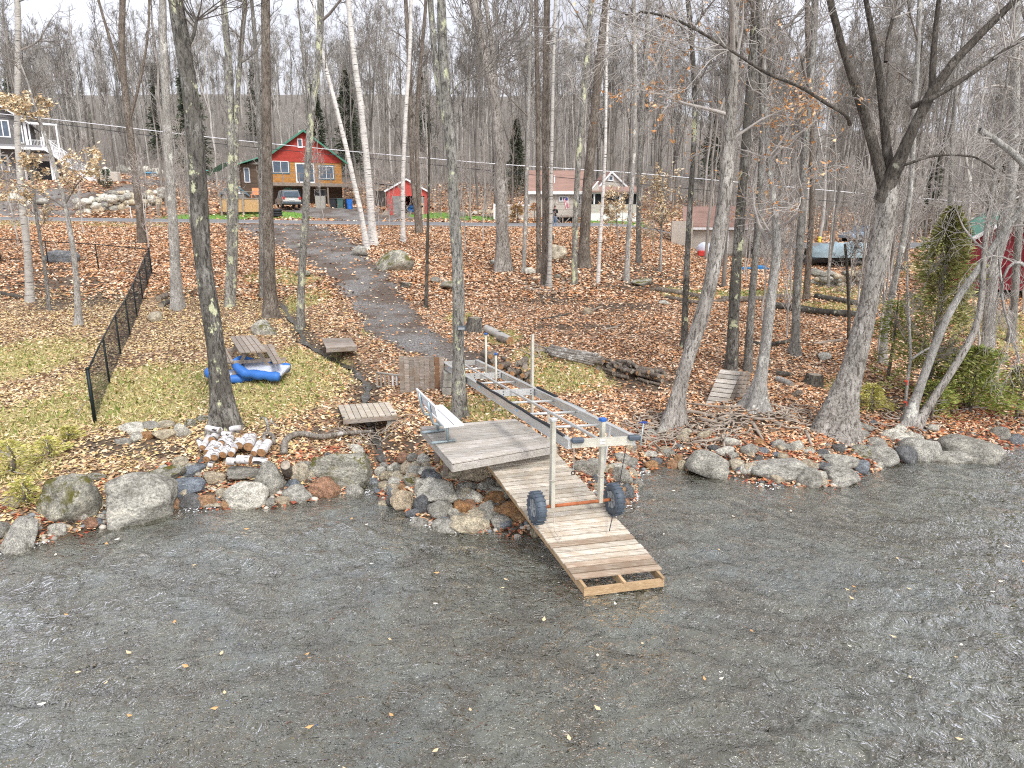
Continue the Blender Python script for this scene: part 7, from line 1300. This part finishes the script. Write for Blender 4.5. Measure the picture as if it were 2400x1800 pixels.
# little things by the cabin
p = G(515, 500); s = F/depth(p); sd_ = thing('small_shed', 'small white-gabled shed with brown roof left of the cabin', 'shed', p+Vector((0, 4, 0)), rad(24)); bx(sd_, 'wall', -1.2, 1.2, 0, 2.6, -.4, 2.0, 'doorgrey'); gable(sd_, -1.3, 1.3, 2.0, 3.1, -.05, 2.6, 'white'); gable_roof(sd_, -1.3, 1.3, 0, 2.6, 2.0, 3.15, 'shingle', .25, .08, BLT)
for x in (-.7, -.35, 0, .35, .7): bx(sd_, 'gable_stripe', x-.05, x+.05, -.09, -.05, 2.0, 3.0-abs(x)*.85, BLT)
p = G(575, 505); pf_ = thing('board_platform', 'raised plywood platform with a rail left of the cabin', 'platform', p+Vector((0, .5, 0)), rad(14)); bx(pf_, 'front_panel', -2.2, 1.6, 0, .08, .35, 1.55, 'osb'); bx(pf_, 'deck_top', -2.4, 1.8, -.05, 2, 1.56, 1.66, 'oldwood'); railing(pf_, [(-2.4, -.02, 1.0), (2.0, -.02, 1.0)], 1.25, 'oldwood', bal=False)
for x in (-2.3, -.3, 1.7): bx(pf_, 'post', x-.07, x+.07, -.1, .0, -.3, 1.6, 'oldwood')
ORC = plain('orange_plastic', (.85, .33, .16), .5)
for a, lab in ((-1.5, 'left orange chair on the plywood platform'), (.9, 'right orange chair on the plywood platform')):
    q = thing('orange_chair', lab, 'chair', p+Vector((a, .9, 1.68))); bx(q, 'backrest', -.45, .45, .2, .26, .3, .95, ORC); bx(q, 'seat', -.45, .45, -.25, .25, .28, .34, ORC)
    for x in (-.4, .4):
        for y in (-.2, .2): bx(q, 'leg', x-.03, x+.03, y-.03, y+.03, 0, .28, ORC)
p = G(650, 508)
for k in range(3): tag(MB().torus(p+up_*(.12+.24*k), (0, 0, 1), .38, .13, 24, 8).build('old_tyre', M['black'], None, True), ['bottom tyre of the stack on the lawn', 'middle tyre of the stack on the lawn', 'top tyre of the stack on the lawn'][k], 'tyre', 'tyres stacked on the lawn')
p = G(820, 490); tag(MB().tube([p, p+up_*.95], [.27, .33], 12).tube([p+up_*.95, p+up_*1.0], .35, 12).build('blue_barrel', plain('blue_barrel', (.03, .16, .55), .45)), 'blue barrel right of the silver SUV', 'barrel')
for k in range(3): q = p+Vector((-1.4+.75*k-.4, .5, 0)); tag(MB().box(q+up_*.5, (.6, .6, 1.0)).box(q+up_*1.04, (.68, .68, .08)).build('wheelie_bin', [M['black'], M['greendoor'], M['black']][k], bevel=.04), ['left dark bin behind the blue barrel', 'middle green-black bin behind the blue barrel', 'right dark bin behind the blue barrel'][k], 'bin', 'bins right of the SUV')
q = p+Vector((-3.2, .7, 0)); tag(MB().box(q+up_*.65, (1.0, .5, 1.3)).build('storage_box', M['concrete'], bevel=.02), 'grey storage box just right of the silver SUV', 'box')
p = G(355, 408); tag(MB().ball(p+up_*.15, (1.1, .5, .2)).build('kayak', plain('light_blue_plastic', (.10, .45, .75), .4), None, True), 'light blue upturned sled boat on the upper left driveway', 'boat')
p = G(243, 428); tag(MB().box(p+Vector((.2, .8, .6)), (2.4, .8, 1.2)).build('planter_box', M['tansiding'], bevel=.06), 'pale box behind the round bush by the stairs', 'box'); foliage_tree('bush', 'round dark green bush beside the white stairs', 252, 440, 24, 40, M['spruce'], 500, .3, cat='bush', seed=41, profile='dome')
for px, py in ((370, 510), (375, 512)): q = G(px, py-5); tag(MB().box(q+up_*.5, (.12, .12, 1.2)).build('wooden_stake', M['oldwood']), 'thin wooden stake beside the road left of the lichened tree', 'stake', 'stakes by the road')
q = G(308, 510); tag(MB().box(q+up_*.5, (.07, .04, 1.1)).build('marker_stake', M['white']), 'thin white marker stake at the road edge', 'stake')
q = G(1145, 510); cu = MB()
for k in range(9): cu.torus(q+Vector((-.6+.15*k, 0, .2)), (1, 0, 0), .17, .04, 12, 6)
tag(cu.build('culvert_pipe', M['concrete'], None, True), 'ribbed grey pipe lying on the verge right of the central tree', 'pipe')
q = G(560, 395) if 0 else W(585, 400, 84); ct = thing('teal_tarp_shelter', 'teal tarp over a frame behind the small shed', 'tarp', W(520, 440, 86)); V = [(x, y, 2.6+.5*math.sin(x*1.2)-.15*abs(y)) for x in np.linspace(-2.6, 2.6, 9) for y in (-1.2, -.4, .4, 1.2)]; link('tarp', np_mesh('tarp', V, [(i*4+j, i*4+j+1, i*4+j+5, i*4+j+4) for i in range(8) for j in range(3)], plain('teal_tarp', (.10, .36, .34), .5)), ct)
for x in (-2.4, 2.4): bx(ct, 'pole', x-.04, x+.04, -.04, .04, -1, 2.4, 'oldwood')
# person by the road: one skinned body
def person(label, p, rz, hgt):
    t = thing('person', label, 'person', p, rz); J = {'pelvis': (0, 0, .53), 'belly': (0, -.005, .60), 'chest': (0, 0, .73), 'neck': (0, .005, .845), 'head': (0, -.012, .90), 'crown': (0, -.008, .955), 'hipL': (.05, 0, .50), 'kneeL': (.058, -.012, .28), 'ankL': (.06, .005, .045), 'toeL': (.068, -.075, .018), 'hipR': (-.05, 0, .50), 'kneeR': (-.062, .0, .28), 'ankR': (-.07, .015, .045), 'toeR': (-.085, -.065, .018), 'shL': (.105, 0, .80), 'elL': (.145, -.02, .64), 'wrL': (.06, -.13, .68), 'haL': (.03, -.15, .70), 'shR': (-.105, 0, .80), 'elR': (-.145, -.02, .64), 'wrR': (-.06, -.13, .69), 'haR': (-.03, -.15, .71)}
    rr = dict(pelvis=.075, belly=.072, chest=.085, neck=.03, head=.048, crown=.04, hipL=.052, hipR=.052, kneeL=.036, kneeR=.036, ankL=.026, ankR=.026, toeL=.02, toeR=.02, shL=.045, shR=.045, elL=.034, elR=.034, wrL=.022, wrR=.022, haL=.02, haR=.02)
    E = ['pelvis belly', 'belly chest', 'chest neck', 'neck head', 'head crown', 'pelvis hipL', 'hipL kneeL', 'kneeL ankL', 'ankL toeL', 'pelvis hipR', 'hipR kneeR', 'kneeR ankR', 'ankR toeR', 'chest shL', 'shL elL', 'elL wrL', 'wrL haL', 'chest shR', 'shR elR', 'elR wrR', 'wrR haR']
    K = list(J); me = bpy.data.meshes.new('body'); me.from_pydata([Vector(J[k])*hgt for k in K], [(K.index(e.split()[0]), K.index(e.split()[1])) for e in E], []); o = link('body', me, None); md = o.modifiers.new('skin', 'SKIN'); ss = o.modifiers.new('s', 'SUBSURF'); ss.levels = 2
    for i, k in enumerate(K): v_ = me.skin_vertices[0].data[i]; v_.radius = (rr[k]*hgt, rr[k]*hgt*(.72 if k in ('chest', 'belly', 'pelvis') else 1)); v_.use_root = (k == 'pelvis')
    dg = bpy.context.evaluated_depsgraph_get(); m2 = bpy.data.meshes.new_from_object(o.evaluated_get(dg)); bpy.data.objects.remove(o)
    for mt in (plain('blue_jeans', (.08, .20, .36), .9), plain('black_jacket', (.02, .02, .022), .8), plain('skin', (.5, .30, .22), .6), M['black']): m2.materials.append(mt)
    for f_ in m2.polygons:
        c = f_.center/hgt; f_.material_index = 3 if c.z < .04 else (0 if c.z < .50 else (2 if c.z > .835 or c.y < -.125 else 1)); f_.use_smooth = True
    link('body', m2, t); MB().ball((0, -.005*hgt, .955*hgt), (.055*hgt, .058*hgt, .038*hgt), 12, 8).box((0, -.06*hgt, .945*hgt), (.07*hgt, .05*hgt, .008*hgt)).build('cap', M['black'], t, True)
    for sg in (-1, 1): MB().ball((sg*.052*hgt, 0, .90*hgt), (.008*hgt, .014*hgt, .018*hgt), 6, 5).build('ear', plain('skin_ear%d' % sg, (.5, .30, .22), .6), t, True)
    MB().box((0, -.165*hgt, .705*hgt), (.08*hgt, .02*hgt, .05*hgt)).build('held_device', M['tyre'], t)
pp_ = G(1300, 532); person('person in a black jacket and blue jeans standing at the road holding a small device', pp_, rad(-25), 1.78)
# overhead wires and a dark pole
def wire(label, pxs, Y, r, mat):
    P = [atY(a, b, Y) for a, b in pxs]; q, _ = smooth_path(P, 40); tag(MB().tube([Vector(v_) for v_ in q], r, 5).build('overhead_wire', mat, None, True), label, 'wire')
wire('upper pale overhead wire crossing the woods along the road', [(-300, 235), (75, 275), (127, 279), (380, 309), (600, 334), (943, 366), (1178, 386), (1489, 405), (1923, 445), (2050, 456), (2600, 500)], 60.5, .030, M['benchalu'])
wire('lower dark overhead wire crossing the woods along the road', [(-300, 240), (159, 293), (434, 329), (600, 346), (943, 378), (1200, 406), (1489, 431), (1923, 470), (2600, 520)], 60.6, .026, M['black'])
q = W(234, 440, 74); tag(MB().tube([(q.x, q.y, q.z-2), (q.x, q.y, q.z+8.5)], [.14, .1], 10).build('utility_pole', M['bark_dark'], None, True), 'dark wooden pole above the planting bed near the white stairs', 'pole')
